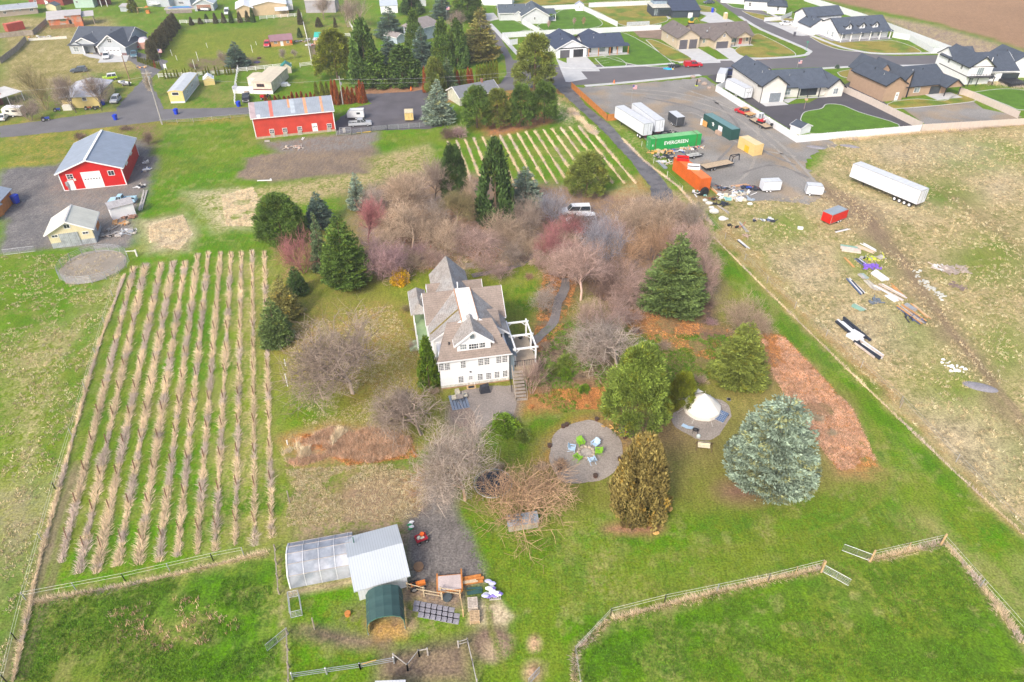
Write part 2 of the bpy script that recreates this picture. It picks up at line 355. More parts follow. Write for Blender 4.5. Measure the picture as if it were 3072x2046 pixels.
zone([(2165,1250),(2175,1246),(2354,1470),(2354,1495)],(.36,.27,.15),GM,.4,.8)
# right field
zone([(1560,440),(1640,470),(1700,440),(1860,390),(1900,310),(2354,285),(2700,285),(2700,1500),(2354,1225),(1760,660)],ST,(.2,.2,.06),.46,2)
for (x,y,rx,ry) in ((2250,360,120,40),(2150,450,90,35),(2280,600,90,60),(2010,600,60,40),(2200,900,80,60),(2300,800,60,60),(2100,750,60,50),(1800,520,60,35),(2330,1050,50,60)):
    blob(x,y,rx,ry,(.135,.22,.02),(.2,.22,.05),.35,4,.9)
for (x,y,rx,ry) in ((2150,350,140,30),(2080,480,60,25),(1950,480,60,30),(1850,620,70,50),(2000,760,90,60),(2150,1000,120,60),(2260,1080,90,60),(2300,420,50,40)):
    blob(x,y,rx,ry,STP,MAUVE,.35,5,.6)
zone([(1850,400),(2000,470),(2090,600),(2230,800),(2354,970),(2354,1010),(2200,820),(2060,620),(1930,480),(1840,440)],(.25,.185,.11),DIRT,.4,2.2,.95)
zone([(2180,430),(2354,560),(2354,590),(2160,440)],(.235,.2,.08),DIRT,.3,3,.6)
zone([(1615,525),(1705,540),(1990,880),(2354,1225),(2354,1335),(2210,1240),(2060,1080),(1930,910),(1740,700),(1640,620)],GB,GM,.4,1.5)
zone([(1680,600),(1740,640),(2080,960),(2260,1160),(2200,1160),(2040,1000),(1850,800)],(.08,.17,.008),GB,.35,1.5,.7)
zone([(1905,905),(2030,1060),(2130,1180),(2000,1140),(1930,1000)],GO,GM,.4,3,.6)
zone([(1590,450),(1655,520),(1700,545),(2354,1218),(2354,1232),(1990,885),(1640,548),(1575,470)],(.4,.24,.11),ST,.4,.9,.75)
zone([(1400,275),(1440,290),(1560,440),(1660,500),(1640,545),(1590,470),(1500,390)],GB,ST,.25,1)
# second vineyard floor
zone([(1075,325),(1300,280),(1340,300),(1480,430),(1400,440),(1200,400)],GB,GM,.3,1.5)
zone([(1250,205),(1310,240),(1345,290),(1270,285),(1260,250)],GB,STP,.35,2)
zone([(1480,400),(1500,435),(1420,460),(1400,440)],ST,LEAF,.4,1.5,.7)
blob(1855,888,60,0.1,GM)
# worn ground of the lower yard, laid over the lawns
YB=(.28,.205,.13); YD=(.13,.095,.075)
zone([(690,1205),(810,1185),(935,1178),(960,1230),(930,1260),(800,1215),(690,1235)],(.33,.24,.15),GM,.3,1)
zone([(800,1120),(900,1090),(950,1150),(900,1190),(820,1185)],(.31,.2,.135),YB,.35,1.2,.9); zone([(930,1090),(1010,1070),(1000,1180),(940,1185)],YB,LEAF,.35,1.2,.75)
zone([(985,1100),(1050,1090),(1050,1190),(975,1190)],(.23,.19,.155),GRV,.4,.8); zone([(940,1180),(1050,1175),(1085,1215),(1112,1290),(1108,1335),(1000,1345),(940,1340)],(.2,.18,.165),(.15,.135,.125),.35,.7)
zone([(655,1358),(830,1325),(832,1338),(665,1375)],(.42,.33,.2),YB,.4,.5); zone([(940,1335),(1070,1340),(1060,1400),(960,1400),(920,1440),(880,1400)],(.22,.17,.13),(.36,.26,.15),.4,.7)
zone([(700,1440),(780,1455),(860,1472),(900,1462),(905,1478),(830,1490),(740,1470)],YD,YB,.35,.7); zone([(770,1395),(850,1390),(850,1450),(780,1445)],(.2,.17,.08),GM,.45,1,.8)
zone([(850,1432),(935,1425),(938,1462),(870,1472)],(.5,.31,.1),BR,.35,.5); zone([(930,1385),(960,1380),(960,1450),(935,1450)],(.38,.27,.16),GM,.35,.7)
zone([(880,1500),(1075,1462),(1085,1568),(860,1568)],YB,(.17,.12,.09),.45,1,.9); zone([(1085,1385),(1150,1380),(1180,1415),(1160,1440),(1080,1435)],STP,YB,.3,.6)
blob(1130,1478,50,42,(.2,.135,.1),YB,.3,.6); blob(1133,1494,24,22,(.45,.34,.21),YB,.3,.8); blob(1227,1480,16,21,(.55,.37,.21),BR,.3,.4); blob(1225,1545,22,25,(.5,.33,.2),BR,.3,.6)
zone([(640,1280),(655,1275),(668,1568),(655,1568)],(.4,.31,.17),GM,.4,.4,.8)
def track(pl,w_,a,b=None,op=.6,f=ov):
    pw=smooth_line([G(f(*p)) for p in pl],5); L_=[];R_=[]
    for i,p in enumerate(pw):
        d=(pw[min(i+1,len(pw)-1)]-pw[max(i-1,0)]).normalized(); q=Vector((-d.y,d.x,0))*w_/2; L_.append(p+q); R_.append(p-q)
    for i in range(0,len(pw)-1,6):
        j=min(i+6,len(pw)-1); zone(L_[i:j+1]+R_[i:j+1][::-1],a,b,.4,.35,op,lambda *p:p,.15)
_G=G
def G(p,z=0.0): return p if isinstance(p,Vector) or len(p)==3 else _G(p,z)
for o_ in (0,9): track([(1650+o_,560),(1760+o_,690),(1900+o_,850),(2010+o_,990),(2040+o_,1090),(1960+o_,1190),(1800,1235+o_),(1600,1265+o_),(1400,1290+o_)],.4,GO,GM,.55)
for o_ in (0,12): track([(1720+o_,620),(1900+o_,800),(2100+o_,1010),(2354+o_,1270)],.4,(.19,.22,.03),GM,.5)
for o_ in (0,14,34,46): track([(175+o_*.6,1060),(120+o_*.8,1220),(60+o_,1400),(10+o_,1560)],.35,(.25,.17,.12),DIRT,.7)
for o_ in (0,13): track([(1870,400+o_),(1960,460+o_),(2060,570+o_),(2200,770+o_),(2354,960+o_)],.5,(.22,.15,.1),DIRT,.7)
for o_ in (0,10): track([(2160,430+o_),(2260,500+o_),(2400,610+o_)],.4,(.22,.19,.05),DIRT,.6)
for o_ in (0,8): track([(1300,1240+o_),(1150,1290+o_),(1120,1400),(1160,1540)],.35,(.17,.2,.03),GM,.5)
# patchiness shared by all growing cover: worn straw, olive and lush drifts
green=np.clip((A[...,1]-A[...,0])/.07,0,1)
for sd,sz,colr,th,op in ((21,7,(.31,.28,.09),.58,.5),(22,3.5,(.35,.29,.12),.61,.42),(23,12,(.2,.22,.03),.52,.45),(24,5,(.075,.185,.008),.56,.6),(25,1.6,(.34,.30,.12),.64,.4),(26,2.4,(.07,.17,.01),.6,.5)):
    q_=vnoise(WX,WY,sz,sd,5); a_=(np.clip((q_-th)/.07,0,1)*op*green)[...,None]; A=A*(1-a_)+np.array(colr)*a_
# fine-scale cover mixing and tone
K2=np.clip(K+(n4-.5)*.9+(n3-.5)*.7,0,1); K2=K2*K2*(3-2*K2)
tone=(1+(n5-.5)*.25+(n3-.5)*.22)[...,None]
ca=A*tone; cb_=B*tone
me=bpy.data.meshes.new("ground"); nv=nr*nc
co=np.stack([WX,WY,np.zeros_like(WX)],-1).reshape(-1,3).astype(np.float32)
idx=np.arange(nv).reshape(nr,nc); q=np.stack([idx[1:,:-1],idx[1:,1:],idx[:-1,1:],idx[:-1,:-1]],-1).reshape(-1,4).astype(np.int32)
me.vertices.add(nv); me.vertices.foreach_set('co',co.ravel()); me.loops.add(q.size); me.loops.foreach_set('vertex_index',q.ravel())
me.polygons.add(len(q)); me.polygons.foreach_set('loop_start',np.arange(0,q.size,4,dtype=np.int32)); me.polygons.foreach_set('loop_total',np.full(len(q),4,np.int32)); me.update(calc_edges=True)
for nm,arr in (('CoverA',ca),('CoverB',cb_)):
    at=me.color_attributes.new(nm,'FLOAT_COLOR','POINT'); buf=np.ones((nv,4),np.float32); buf[:,:3]=np.clip(arr.reshape(-1,3),0,1)
    if nm=='CoverA': buf[:,3]=K2.ravel()
    at.data.foreach_set('color',buf.ravel())
gm=bpy.data.materials.new('ground_cover'); gm.use_nodes=True; N=gm.node_tree.nodes; L=gm.node_tree.links; b=N['Principled BSDF']; b.inputs['Roughness'].default_value=.95; b.inputs['Specular IOR Level'].default_value=.1
ga=N.new('ShaderNodeVertexColor'); ga.layer_name='CoverA'; gb_=N.new('ShaderNodeVertexColor'); gb_.layer_name='CoverB'
geo=N.new('ShaderNodeNewGeometry')
def gn(scale,det,dist=0):
    t=N.new('ShaderNodeTexNoise'); t.inputs['Scale'].default_value=scale; t.inputs['Detail'].default_value=det; t.inputs['Distortion'].default_value=dist; L.new(geo.outputs['Position'],t.inputs['Vector']); return t.outputs['Fac']
def gmath(op,a,bb,c=None):
    x=N.new('ShaderNodeMath'); x.operation=op
    for i,v in enumerate((a,bb)):
        if isinstance(v,(int,float)): x.inputs[i].default_value=v
        else: L.new(v,x.inputs[i])
    return x.outputs[0]
fin=gn(1.7,6,.6); fac=gmath('MULTIPLY',gmath('ADD',ga.outputs['Alpha'],gmath('MULTIPLY',gmath('SUBTRACT',fin,.5),3.0)),1.0)
cl=N.new('ShaderNodeClamp'); L.new(fac,cl.inputs[0])
mx=N.new('ShaderNodeMix'); mx.data_type='RGBA'; L.new(cl.outputs[0],mx.inputs[0]); L.new(ga.outputs['Color'],mx.inputs[6]); L.new(gb_.outputs['Color'],mx.inputs[7])
f2=N.new('ShaderNodeMapRange'); L.new(gn(4.5,5,.3),f2.inputs[0]); f2.inputs[1].default_value=.3; f2.inputs[2].default_value=.7; f2.inputs[3].default_value=.62; f2.inputs[4].default_value=1.38
mp=N.new('ShaderNodeMapping'); mp.inputs['Rotation'].default_value=(0,0,R(17)); mp.inputs['Scale'].default_value=(2.2,.35,1); L.new(geo.outputs['Position'],mp.inputs['Vector'])
sn=N.new('ShaderNodeTexNoise'); sn.inputs['Scale'].default_value=1; sn.inputs['Detail'].default_value=3; L.new(mp.outputs[0],sn.inputs['Vector'])
f3=N.new('ShaderNodeMapRange'); L.new(sn.outputs['Fac'],f3.inputs[0]); f3.inputs[1].default_value=.3; f3.inputs[2].default_value=.7; f3.inputs[3].default_value=.86; f3.inputs[4].default_value=1.14
ff=gmath('MULTIPLY',f2.outputs[0],f3.outputs[0]); cc=N.new('ShaderNodeCombineColor')
for i in range(3): L.new(ff,cc.inputs[i])
m2=N.new('ShaderNodeMix'); m2.data_type='RGBA'; m2.blend_type='MULTIPLY'; m2.inputs[0].default_value=1; L.new(mx.outputs[2],m2.inputs[6]); L.new(cc.outputs[0],m2.inputs[7]); L.new(m2.outputs[2],b.inputs['Base Color'])
bp=N.new('ShaderNodeBump'); bp.inputs['Strength'].default_value=.6; bp.inputs['Distance'].default_value=.15; L.new(gn(3.5,4),bp.inputs['Height']); L.new(bp.outputs[0],b.inputs['Normal'])
me.materials.append(gm); go=bpy.data.objects.new("ground",me); COL.objects.link(go); tag(go,kind='structure')
far=M().poly([(-3000,-1500,-.6),(3000,-1500,-.6),(3000,4500,-.6),(-3000,4500,-.6)]).obj('terrain',mat('far_fields',(.2,.19,.09),.95,.3,.02,.2,.3,coord='World',col2=(.3,.2,.11),c2sc=.006)); tag(far,kind='structure')

# ================= PAVED AND LAID SURFACES =================
_zl=[0]
def lay(nm):
    _zl[0]+=1; return {'road':.012,'parking_lot':.02,'gravel_yard':.028,'gravel_pad':.03,'patio_gravel':.03,'driveway':.06,'patio':.062,'path':.092,'lawn':.076,'bare_soil':.05,'mulch_bed':.05,'tyre_track':.046}.get(nm,.04)+.004*(_zl[0]%4)
def rough_edge(pts,amp,seg=1.0,closed=True):
    out=[]; n=len(pts)
    for i in range(n if closed else n-1):
        a=Vector(pts[i][:2]); b=Vector(pts[(i+1)%n][:2]); k=max(1,int((b-a).length/seg)); 
        nn=Vector((-(b-a).y,(b-a).x)).normalized()
        for j in range(k):
            p=a.lerp(b,j/k); o=0 if amp==0 else (mnoise.noise(Vector((p.x*.6,p.y*.6,3.1)))*1.6+mnoise.noise(Vector((p.x*2,p.y*2,1)))*.5)*amp
            out.append(p+nn*o)
    if not closed: out.append(Vector(pts[-1][:2]))
    return out
def sheet(name,pl,m,f=ov,amp=0,z=None,smooth=False,kind='structure',label=None,cat=None):
    pw=[G(f(*p)) for p in pl]
    if smooth: pw=smooth_line(pw+[pw[0]],5)[:-1]
    pts=rough_edge(pw,amp) if amp else [Vector(p[:2]) for p in pw]
    if z is None: z=lay(name)
    bm=bmesh.new(); vs=[bm.verts.new((p.x,p.y,z)) for p in pts]; fc=bm.faces.new(vs)
    bmesh.ops.triangulate(bm,faces=[fc]); bmesh.ops.recalc_face_normals(bm,faces=bm.faces[:])
    me=bpy.data.meshes.new(name); bm.to_mesh(me); bm.free()
    if len(me.polygons) and me.polygons[0].normal.z<0: me.flip_normals()
    me.materials.append(m); o=bpy.data.objects.new(name,me); COL.objects.link(o)
    return tag(o,label,cat,kind=kind)
def ribbon(name,pl,wd,m,f=ov,z=None,h=0,amp=0,closed=False,k=5,label=None,cat=None,kind='structure'):
    pw=[G(f(*p)) for p in pl]
    if closed: pw=pw+[pw[0]]
    if k>1: pw=smooth_line(pw,k)
    if z is None: z=lay(name)
    mb=M(); n=len(pw); Ls=[];Rs=[]
    for i,p in enumerate(pw):
        d=(pw[min(i+1,n-1)]-pw[max(i-1,0)]); 
        if closed and i in(0,n-1): d=pw[1]-pw[n-2]
        d.normalize(); nn=Vector((-d.y,d.x,0)); w_=wd/2*(1+(mnoise.noise(p*.5)*amp if amp else 0)); Ls.append(p+nn*w_); Rs.append(p-nn*w_)
    for i in range(n-1):
        a,b_,c,d=Rs[i],Rs[i+1],Ls[i+1],Ls[i]
        if h: mb.hexa([(*a[:2],0),(*b_[:2],0),(*c[:2],0),(*d[:2],0),(*a[:2],h),(*b_[:2],h),(*c[:2],h),(*d[:2],h)])
        else: mb.poly([(*a[:2],z),(*b_[:2],z),(*c[:2],z),(*d[:2],z)])
    return tag(mb.obj(name,m),label,cat,kind=kind)
GRAVELM=mat('yard_gravel',(.25,.235,.215),.95,.18,.12,.22,3.5,coord='World',col2=(.31,.245,.175),c2sc=.09,c2th=.56)
DRIVEM=mat('drive_gravel',(.16,.155,.155),.95,.15,.3,.2,4,coord='World',col2=(.11,.11,.115),c2sc=.5,c2th=.58)
DARKG=mat('black_gravel',(.085,.08,.09),.95,.1,.3,.15,4,coord='World')
OLDROAD=mat('worn_lane_asphalt',(.16,.155,.16),.95,.12,.2,.12,4,coord='World')
PADG=mat('pad_gravel',(.33,.285,.245),.95,.13,.4,.22,5,coord='World')
LAWN=mat('mown_lawn',(.085,.185,.008),.95,.2,.35,.25,4,coord='World',stripe=('X',1.2,.0))
LAWNY=mat('yellowing_lawn',(.27,.225,.04),.95,.2,.3,.22,4,coord='World',col2=(.13,.2,.015),c2sc=.13,c2th=.55)
BARE=mat('bare_dirt',(.25,.18,.13),.95,.2,.3,.2,3,coord='World')
# lanes and roads
sheet('road',[(0,290),(210,262),(300,252),(572,247),(574,262),(390,276),(210,296),(0,317)],OLDROAD,amp=.25)
sheet('road',[(268,248),(330,180),(322,160),(300,140),(215,132),(215,110),(312,118),(385,140),(372,160),(345,182),(352,200),(372,240),(380,262),(268,268)],OLDROAD,amp=.35)
sheet('parking_lot',[(835,217),(930,212),(1000,203),(1010,240),(1015,290),(990,296),(860,300),(775,310),(768,282),(808,250),(855,238),(838,226)],mat('lot_asphalt',(.115,.108,.12),.95,.2,.2,.12,4,coord='World'),amp=.4)
sheet('road',[(1018,205),(1230,185),(1240,200),(1040,222)],OLDROAD,amp=.3)
# subdivision streets
street=mat('street_asphalt',(.15,.14,.145),.9,.08,.15,.08,5,coord='World')
sheet('road',[(1105,30),(1140,68),(1180,138),(1290,150),(1440,147),(1560,152),(1660,136),(1780,133),(1850,133),(1868,120),(1800,88),(1700,40),(1630,-10),(1690,-20),(1730,10),(1810,60),(1920,100),(1990,123),(2060,129),(2200,126),(2200,150),(2100,151),(1960,152),(1780,158),(1630,173),(1300,198),(1270,196),(1230,196),(1150,192),(1165,170),(1160,130),(1130,95),(1090,40)],street)
def curb(pl,label=None,wd=1.5): ribbon('pavement',pl,wd,CONC,h=.12,k=3)
curb([(1292,154),(1360,157),(1440,153),(1500,150),(1550,146)]); curb([(1560,144),(1640,139),(1700,137),(1790,133),(1845,128),(1858,122),(1852,112),(1750,68),(1700,38)])
curb([(1735,8),(1795,45),(1850,75),(1920,104),(1970,117),(2030,124),(2150,122),(2165,121)])
curb([(1345,198),(1450,189),(1560,178),(1610,173)]); curb([(1850,160),(1980,153),(2100,151),(2160,148)])
ribbon('pavement',[(1126,55),(1166,98),(1190,124),(1210,140)],1.6,CONC,h=.12)
def lawn(pl,m=LAWN,edge=True,f=ov,lab=None):
    sheet('lawn',pl,m,f=f,smooth=True)
    if edge: ribbon('kerb_edging',pl,.22,CONC,f=f,h=.1,closed=True,k=5)
def slab(pl,f=ov,m=CONC,nm='driveway'): sheet(nm,pl,m,f=f)
# drives of the new houses
slab([(2100,865),(2330,960),(2380,955),(2560,1160),(2290,1210),(2240,1205)],rm and mk(1240,0,.20408))
slab([(0,960),(330,950),(540,1160),(560,1200),(0,1205)],rn)
slab([(600,318),(1020,300),(1440,545),(1450,580),(860,600),(855,520)],rc)
slab([(1300,285),(1610,262),(1690,300),(2140,545),(2100,580),(1730,585),(1650,530)],rc)
slab([(935,325),(1340,250),(1420,420),(1540,440),(1700,500),(1690,515),(1500,530),(1400,520),(1180,420)],ro)
slab([(985,220),(1230,230),(1340,250),(1190,340),(950,330)],ro,DARKG)
slab([(150,200),(340,250),(560,340),(150,345),(0,300)],ro)
slab([(0,110),(200,160),(330,250),(150,260),(0,200)],ro) 
slab([(1340,190),(1530,180),(1760,310),(1740,320),(1640,315)],rn,nm='patio')
slab([(920,660),(1270,635),(1360,690),(1010,715)],re,nm='patio'); slab([(1270,600),(1930,550),(1960,575),(1480,600),(1350,665),(1290,640)],re,nm='patio')
slab([(935,510),(1190,500),(1165,570),(900,578)],T00); slab([(760,490),(900,505),(940,530),(930,545),(820,530),(770,510)],T00,nm='path')
slab([(1050,200),(1180,190),(1280,305),(1080,312)],rm)
# yards
sheet('gravel_yard',[(1300,203),(1450,194),(1620,178),(1700,240),(1830,310),(1905,322),(1930,335),(1880,345),(1850,380),(1870,410),(1900,440),(1860,470),(1700,455),(1650,440),(1600,410),(1510,340),(1415,268),(1400,262)],GRAVELM,amp=.8)
sheet('gravel_yard',[(1625,175),(1665,168),(1690,180),(1700,200),(1748,235),(1812,240),(1860,236),(1930,200),(1960,185),(1990,205),(2115,292),(2090,298),(1850,306),(1820,300),(1645,190)],DARKG)
sheet('gravel_yard',[(2050,232),(2078,240),(2235,232),(2260,250),(2350,268),(2340,273),(2130,288)],GRAVELM)
sheet('driveway',[(1272,196),(1310,195),(1345,240),(1405,290),(1440,330),(1500,385),(1545,440),(1548,470),(1500,480),(1495,430),(1450,370),(1385,300),(1330,250)],mat('long_drive',(.15,.148,.155),.95,.15,.4,.15,4,coord='World',col2=(.1,.1,.108),c2sc=.45,c2th=.55),amp=.25)
sheet('gravel_pad',[(1268,1010),(1290,985),(1350,965),(1400,985),(1425,1010),(1432,1045),(1400,1095),(1340,1110),(1290,1105),(1265,1060)],PADG,amp=.2,smooth=True)
sheet('gravel_pad',[(1548,950),(1580,930),(1640,915),(1680,940),(1665,985),(1630,1012),(1580,1000),(1550,980)],PADG,amp=.2,smooth=True)
sheet('patio_gravel',[(1045,900),(1180,885),(1190,940),(1175,972),(1100,985),(1085,940)],mat('patio_gravel',(.27,.235,.21),.95,.15,.4,.2,5,coord='World'),amp=.4)
sheet('riding_ring_sand',[(135,625),(170,590),(230,575),(275,580),(290,595),(285,615),(240,640),(180,655),(150,650)],mat('ring_sand',(.3,.26,.21),.95,.12,.3,.15,5,coord='World'),amp=.2,smooth=True)
ribbon('path',[(1085,635),(1110,630),(1150,622),(1190,610),(1218,592),(1228,575),(1225,560)],1.3,mat('path_gravel',(.21,.19,.185),.95,.15,.4,.15,6,coord='World'),amp=.2)
ribbon('path',[(1300,640),(1298,665),(1283,695),(1278,720),(1270,745),(1245,770),(1222,790)],1.5,_mc['path_gravel'],amp=.3)
lawn([(1205,70),(1160,80),(1120,58),(1130,48),(1175,45),(1220,68)]); 
lawn([(1235,60),(1300,20),(1350,28),(1385,55),(1340,68),(1260,72)])
lawn([(1310,90),(1370,78),(1440,78),(1545,145),(1480,152),(1390,130)]); lawn([(1368,135),(1415,132),(1440,150),(1400,156),(1385,152)])
lawn([(1485,92),(1510,95),(1590,135),(1540,138)],LAWNY)
lawn([(1700,108),(1735,80),(1760,85),(1825,120),(1810,132),(1720,132),(1690,118)],LAWNY)
lawn([(1862,85),(1900,88),(2000,95),(2060,95),(2115,123),(1960,118),(1900,105)],LAWNY)
lawn([(1925,167),(1960,160),(2060,158),(2065,168),(2000,180),(1965,182),(1935,176)],LAWNY)
lawn([(1840,275),(1850,258),(1888,250),(1900,240),(1935,242),(1975,258),(2068,293),(1880,308),(1855,295)])
lawn([(2040,240),(2060,233),(2110,228),(2170,232),(2200,218),(2232,225),(2228,235),(2060,250)],LAWNY)
lawn([(2240,212),(2300,205),(2354,208),(2420,230),(2354,253),(2310,240)])
lawn([(1590,10),(1640,18),(1640,28),(1600,25)],LAWNY); lawn([(1670,8),(1745,12),(1735,22),(1690,18)]); lawn([(1705,25),(1790,40),(1830,45),(1790,52),(1740,42)],LAWNY)
lawn([(1330,10),(1450,2),(1520,30),(1530,50),(1440,60),(1380,30)],LAWNY)
lawn([(1130,-5),(1330,-12),(1340,5),(1200,12)],LAWNY,edge=False)
sheet('bare_soil',[(1450,68),(1540,62),(1560,95),(1470,86)],BARE,amp=.3)
sheet('mulch_bed',[(1638,113),(1660,115),(1772,137),(1710,140)],BARE)

# wheel tracks worn through the yard and the rough field
TRK=mat('packed_track',(.31,.285,.25),.95,.15,.4,.2,3,coord='World'); TRD=mat('dark_track',(.205,.19,.178),.95,.15,.4,.2,3,coord='World')
G=_G
for pl,w_,m_ in (([(1440,205),(1560,215),(1680,250),(1780,320),(1850,390),(1890,440)],.7,TRK),([(1440,212),(1550,224),(1668,258),(1768,328),(1838,398),(1878,446)],.7,TRK),([(1480,225),(1600,250),(1680,300),(1760,350),(1830,380)],.9,TRD),([(1560,200),(1680,245),(1740,290),(1730,380),(1680,430)],.7,TRK),([(1640,230),(1700,300),(1650,370)],.7,TRD),([(1420,235),(1520,262),(1600,262),(1700,330),(1830,360)],.6,TRK),([(1700,400),(1780,380),(1860,410)],.8,TRD)):
    ribbon('tyre_track',pl,w_,m_,amp=.9,k=8)
# ================= BUILDINGS =================
SPLITN={'corner_trim','door_window_strip','wainscot','roof','roof_trim','deck_copper_edge','vent_box','double_door','barn_door','stone_wainscot','leg','porch_step','steps','side_sheeting','gable_band'}
class Bld:
    def __init__(s,name,label,cat,Ap,Bp,group=None):
        a=G(Ap);b=G(Bp); s.a=Vector((a.x,a.y)); d=Vector((b.x-a.x,b.y-a.y)); s.L=d.length; s.x=d/s.L; s.y=Vector((-s.x.y,s.x.x))
        s.root=empty(name,(a.x,a.y,0),math.atan2(s.x.y,s.x.x),label,cat,group); s.W={};s.Rf={};s.Tr={}; s.n=0; s.wl=[]
    def loc(s,p,z=0): w=G(p,z); d=Vector((w.x,w.y))-s.a; return d.dot(s.x),d.dot(s.y)
    def wall(s,p,v=0):
        lo,hi=-5,45
        for _ in range(40):
            m_=(lo+hi)/2
            if s.loc(p,m_)[1]>v: lo=m_
            else: hi=m_
        return s.loc(p,lo)[0],lo
    def _mb(s,d,m): 
        if m.name not in d: d[m.name]=(M(),m)
        return d[m.name][0]
    def wing(s,u0,u1,v0,v1,ze,zr,ax,wm,rm_,oh=.45,tm=None,z0=0,mid=None,th=.14,hip=0,walls=True,ohe=None):
        s.n+=1; e=.003*s.n; u0+=e;v0+=e;u1-=e;v1-=e
        P=(lambda a,b,z:(a,b,z)) if ax=='v' else (lambda a,b,z:(b,a,z))
        s.wl.append((P,*((u0,u1,v0,v1) if ax=='v' else (v0,v1,u0,u1)),ze,zr,mid))
        a0,a1,b0,b1=(u0,u1,v0,v1) if ax=='v' else (v0,v1,u0,u1)
        am=(a0+a1)/2 if mid is None else mid; ohe=oh if ohe is None else ohe
        if walls:
            mb=s._mb(s.W,wm); vs=[];
            for b in (b0,b1):
                vs+=[P(a0,b,z0),P(a1,b,z0),P(a1,b,ze-.02),P(am,b,(zr if not hip else ze)-.03),P(a0,b,ze-.02)]
            mb.add(vs,[(0,1,2,3,4),(9,8,7,6,5),(0,5,6,1),(1,6,7,2),(4,9,5,0),(2,7,8,3),(3,8,9,4)])
        mr=s._mb(s.Rf,rm_); k0=(zr-ze)/(am-a0); k1=(zr-ze)/(a1-am); hb=hip
        for side,(ae,k) in enumerate(((a0,k0),(a1,k1))):
            sg=-1 if side==0 else 1; ao=ae+sg*oh; zo=ze-k*oh
            b00,b11=b0-ohe,b1+ohe; r0,r1=(b00+hb,b11-hb) if hip else (b00,b11)
            q=[(ao,b00,zo),(am,r0,zr),(am,r1,zr),(ao,b11,zo)]
            lo_=[P(x,y,z+.005) for x,y,z in q]; hi_=[P(x,y,z+th) for x,y,z in q]
            mr.hexa(lo_+hi_)
            if tm is not None:
                mt=s._mb(s.Tr,tm)
                if hip==0:
                    for bb in (b00,b11):
                        mt.beam(P(ao,bb,zo+.02),P(am,bb,zr+.02),.07,.26)
                mt.beam(P(ao+sg*.02,b00,zo+.0),P(ao+sg*.02,b11,zo+.0),.06,.2)
        if hip:
            for bb,rb_ in ((b0-ohe,b0-ohe+hb),(b1+ohe,b1+ohe-hb)):
                q=[(a0-oh,bb,ze-k0*oh),(a1+oh,bb,ze-k1*oh),(am,rb_,zr)]
                lo_=[P(x,y,z+.002) for x,y,z in q]; hi_=[P(x,y,z+th+.002) for x,y,z in q]
                mr.add(lo_+hi_,[(0,1,2),(3,5,4),(0,3,4,1),(1,4,5,2),(2,5,3,0)])
        return s
    def shed(s,u0,u1,v0,v1,z_v0,z_v1,wm,rm_,oh=.3,walls=True,z0=0,th=.1):   # single slope roof
        s.n+=1; e=.003*s.n; u0+=e;v0+=e;u1-=e;v1-=e
        if walls: s._mb(s.W,wm).hexa([(u0,v0,z0),(u1,v0,z0),(u1,v1,z0),(u0,v1,z0),(u0,v0,z_v0-.02),(u1,v0,z_v0-.02),(u1,v1,z_v1-.02),(u0,v1,z_v1-.02)])
        k=(z_v1-z_v0)/(v1-v0); q=[(u0-oh,v0-oh,z_v0-k*oh),(u1+oh,v0-oh,z_v0-k*oh),(u1+oh,v1+oh,z_v1+k*oh),(u0-oh,v1+oh,z_v1+k*oh)]
        s._mb(s.Rf,rm_).hexa([(x,y,z) for x,y,z in q]+[(x,y,z+th) for x,y,z in q]); return s
    def part(s,name,fn,m,label=None,smooth=False):
        mb=M(); fn(mb); o=mb.obj(name,m,s.root,smooth=smooth); 
        if label: o['label']=label
        if name in SPLITN and len(mb.f)>6 and len(mb.f)%6==0 and len(mb.v)==len(mb.f)//6*8:
            bpy.data.objects.remove(o)
            for k in range(len(mb.f)//6):
                q=M(); q.v=mb.v[k*8:k*8+8]; q.f=[tuple(i-k*8 for i in f) for f in mb.f[k*6:k*6+6]]; q.m=mb.m[k*6:k*6+6]; o=q.obj(name,m,s.root)
        return o
    def _plane(s,side,at):
        if side=='f': return lambda a,z,d:(a,at-d,z)
        if side=='r': return lambda a,z,d:(at+d,a,z)
        if side=='l': return lambda a,z,d:(at-d,a,z)
        return lambda a,z,d:(a,at+d,z)
    def _b(s,mb,P,a0,z0,a1,z1,d0,d1,mi=0):
        q=[P(a0,z0,d0),P(a1,z0,d0),P(a1,z0,d1),P(a0,z0,d1),P(a0,z1,d0),P(a1,z1,d0),P(a1,z1,d1),P(a0,z1,d1)]; mb.hexa(q,mi)
    def win(s,p,w=1.0,h=1.2,side='f',at=0,fm=None,gm_=None,nx=2,ny=2,name='window',px=True):
        a,z=(s.wall(p,at) if px else p); P=s._plane(side,at); mb=M(); fm=fm or TRIMW; t=.09
        s._b(mb,P,a-w/2-t,z-h/2-t,a-w/2,z+h/2+t,-.02,.06); s._b(mb,P,a+w/2,z-h/2-t,a+w/2+t,z+h/2+t,-.02,.06)
        s._b(mb,P,a-w/2,z+h/2,a+w/2,z+h/2+t,-.02,.06); s._b(mb,P,a-w/2,z-h/2-t,a+w/2,z-h/2,-.02,.06)
        for i in range(1,nx): x=a-w/2+w*i/nx; s._b(mb,P,x-.025,z-h/2,x+.025,z+h/2,0,.045)
        for i in range(1,ny): y=z-h/2+h*i/ny; s._b(mb,P,a-w/2,y-.025,a+w/2,y+.025,0,.05)
        o=mb.obj(name,fm,s.root); g_=M(); s._b(g_,P,a-w/2,z-h/2,a+w/2,z+h/2,-.015,.02); g_.obj('pane',gm_ or GLASS,o); return o
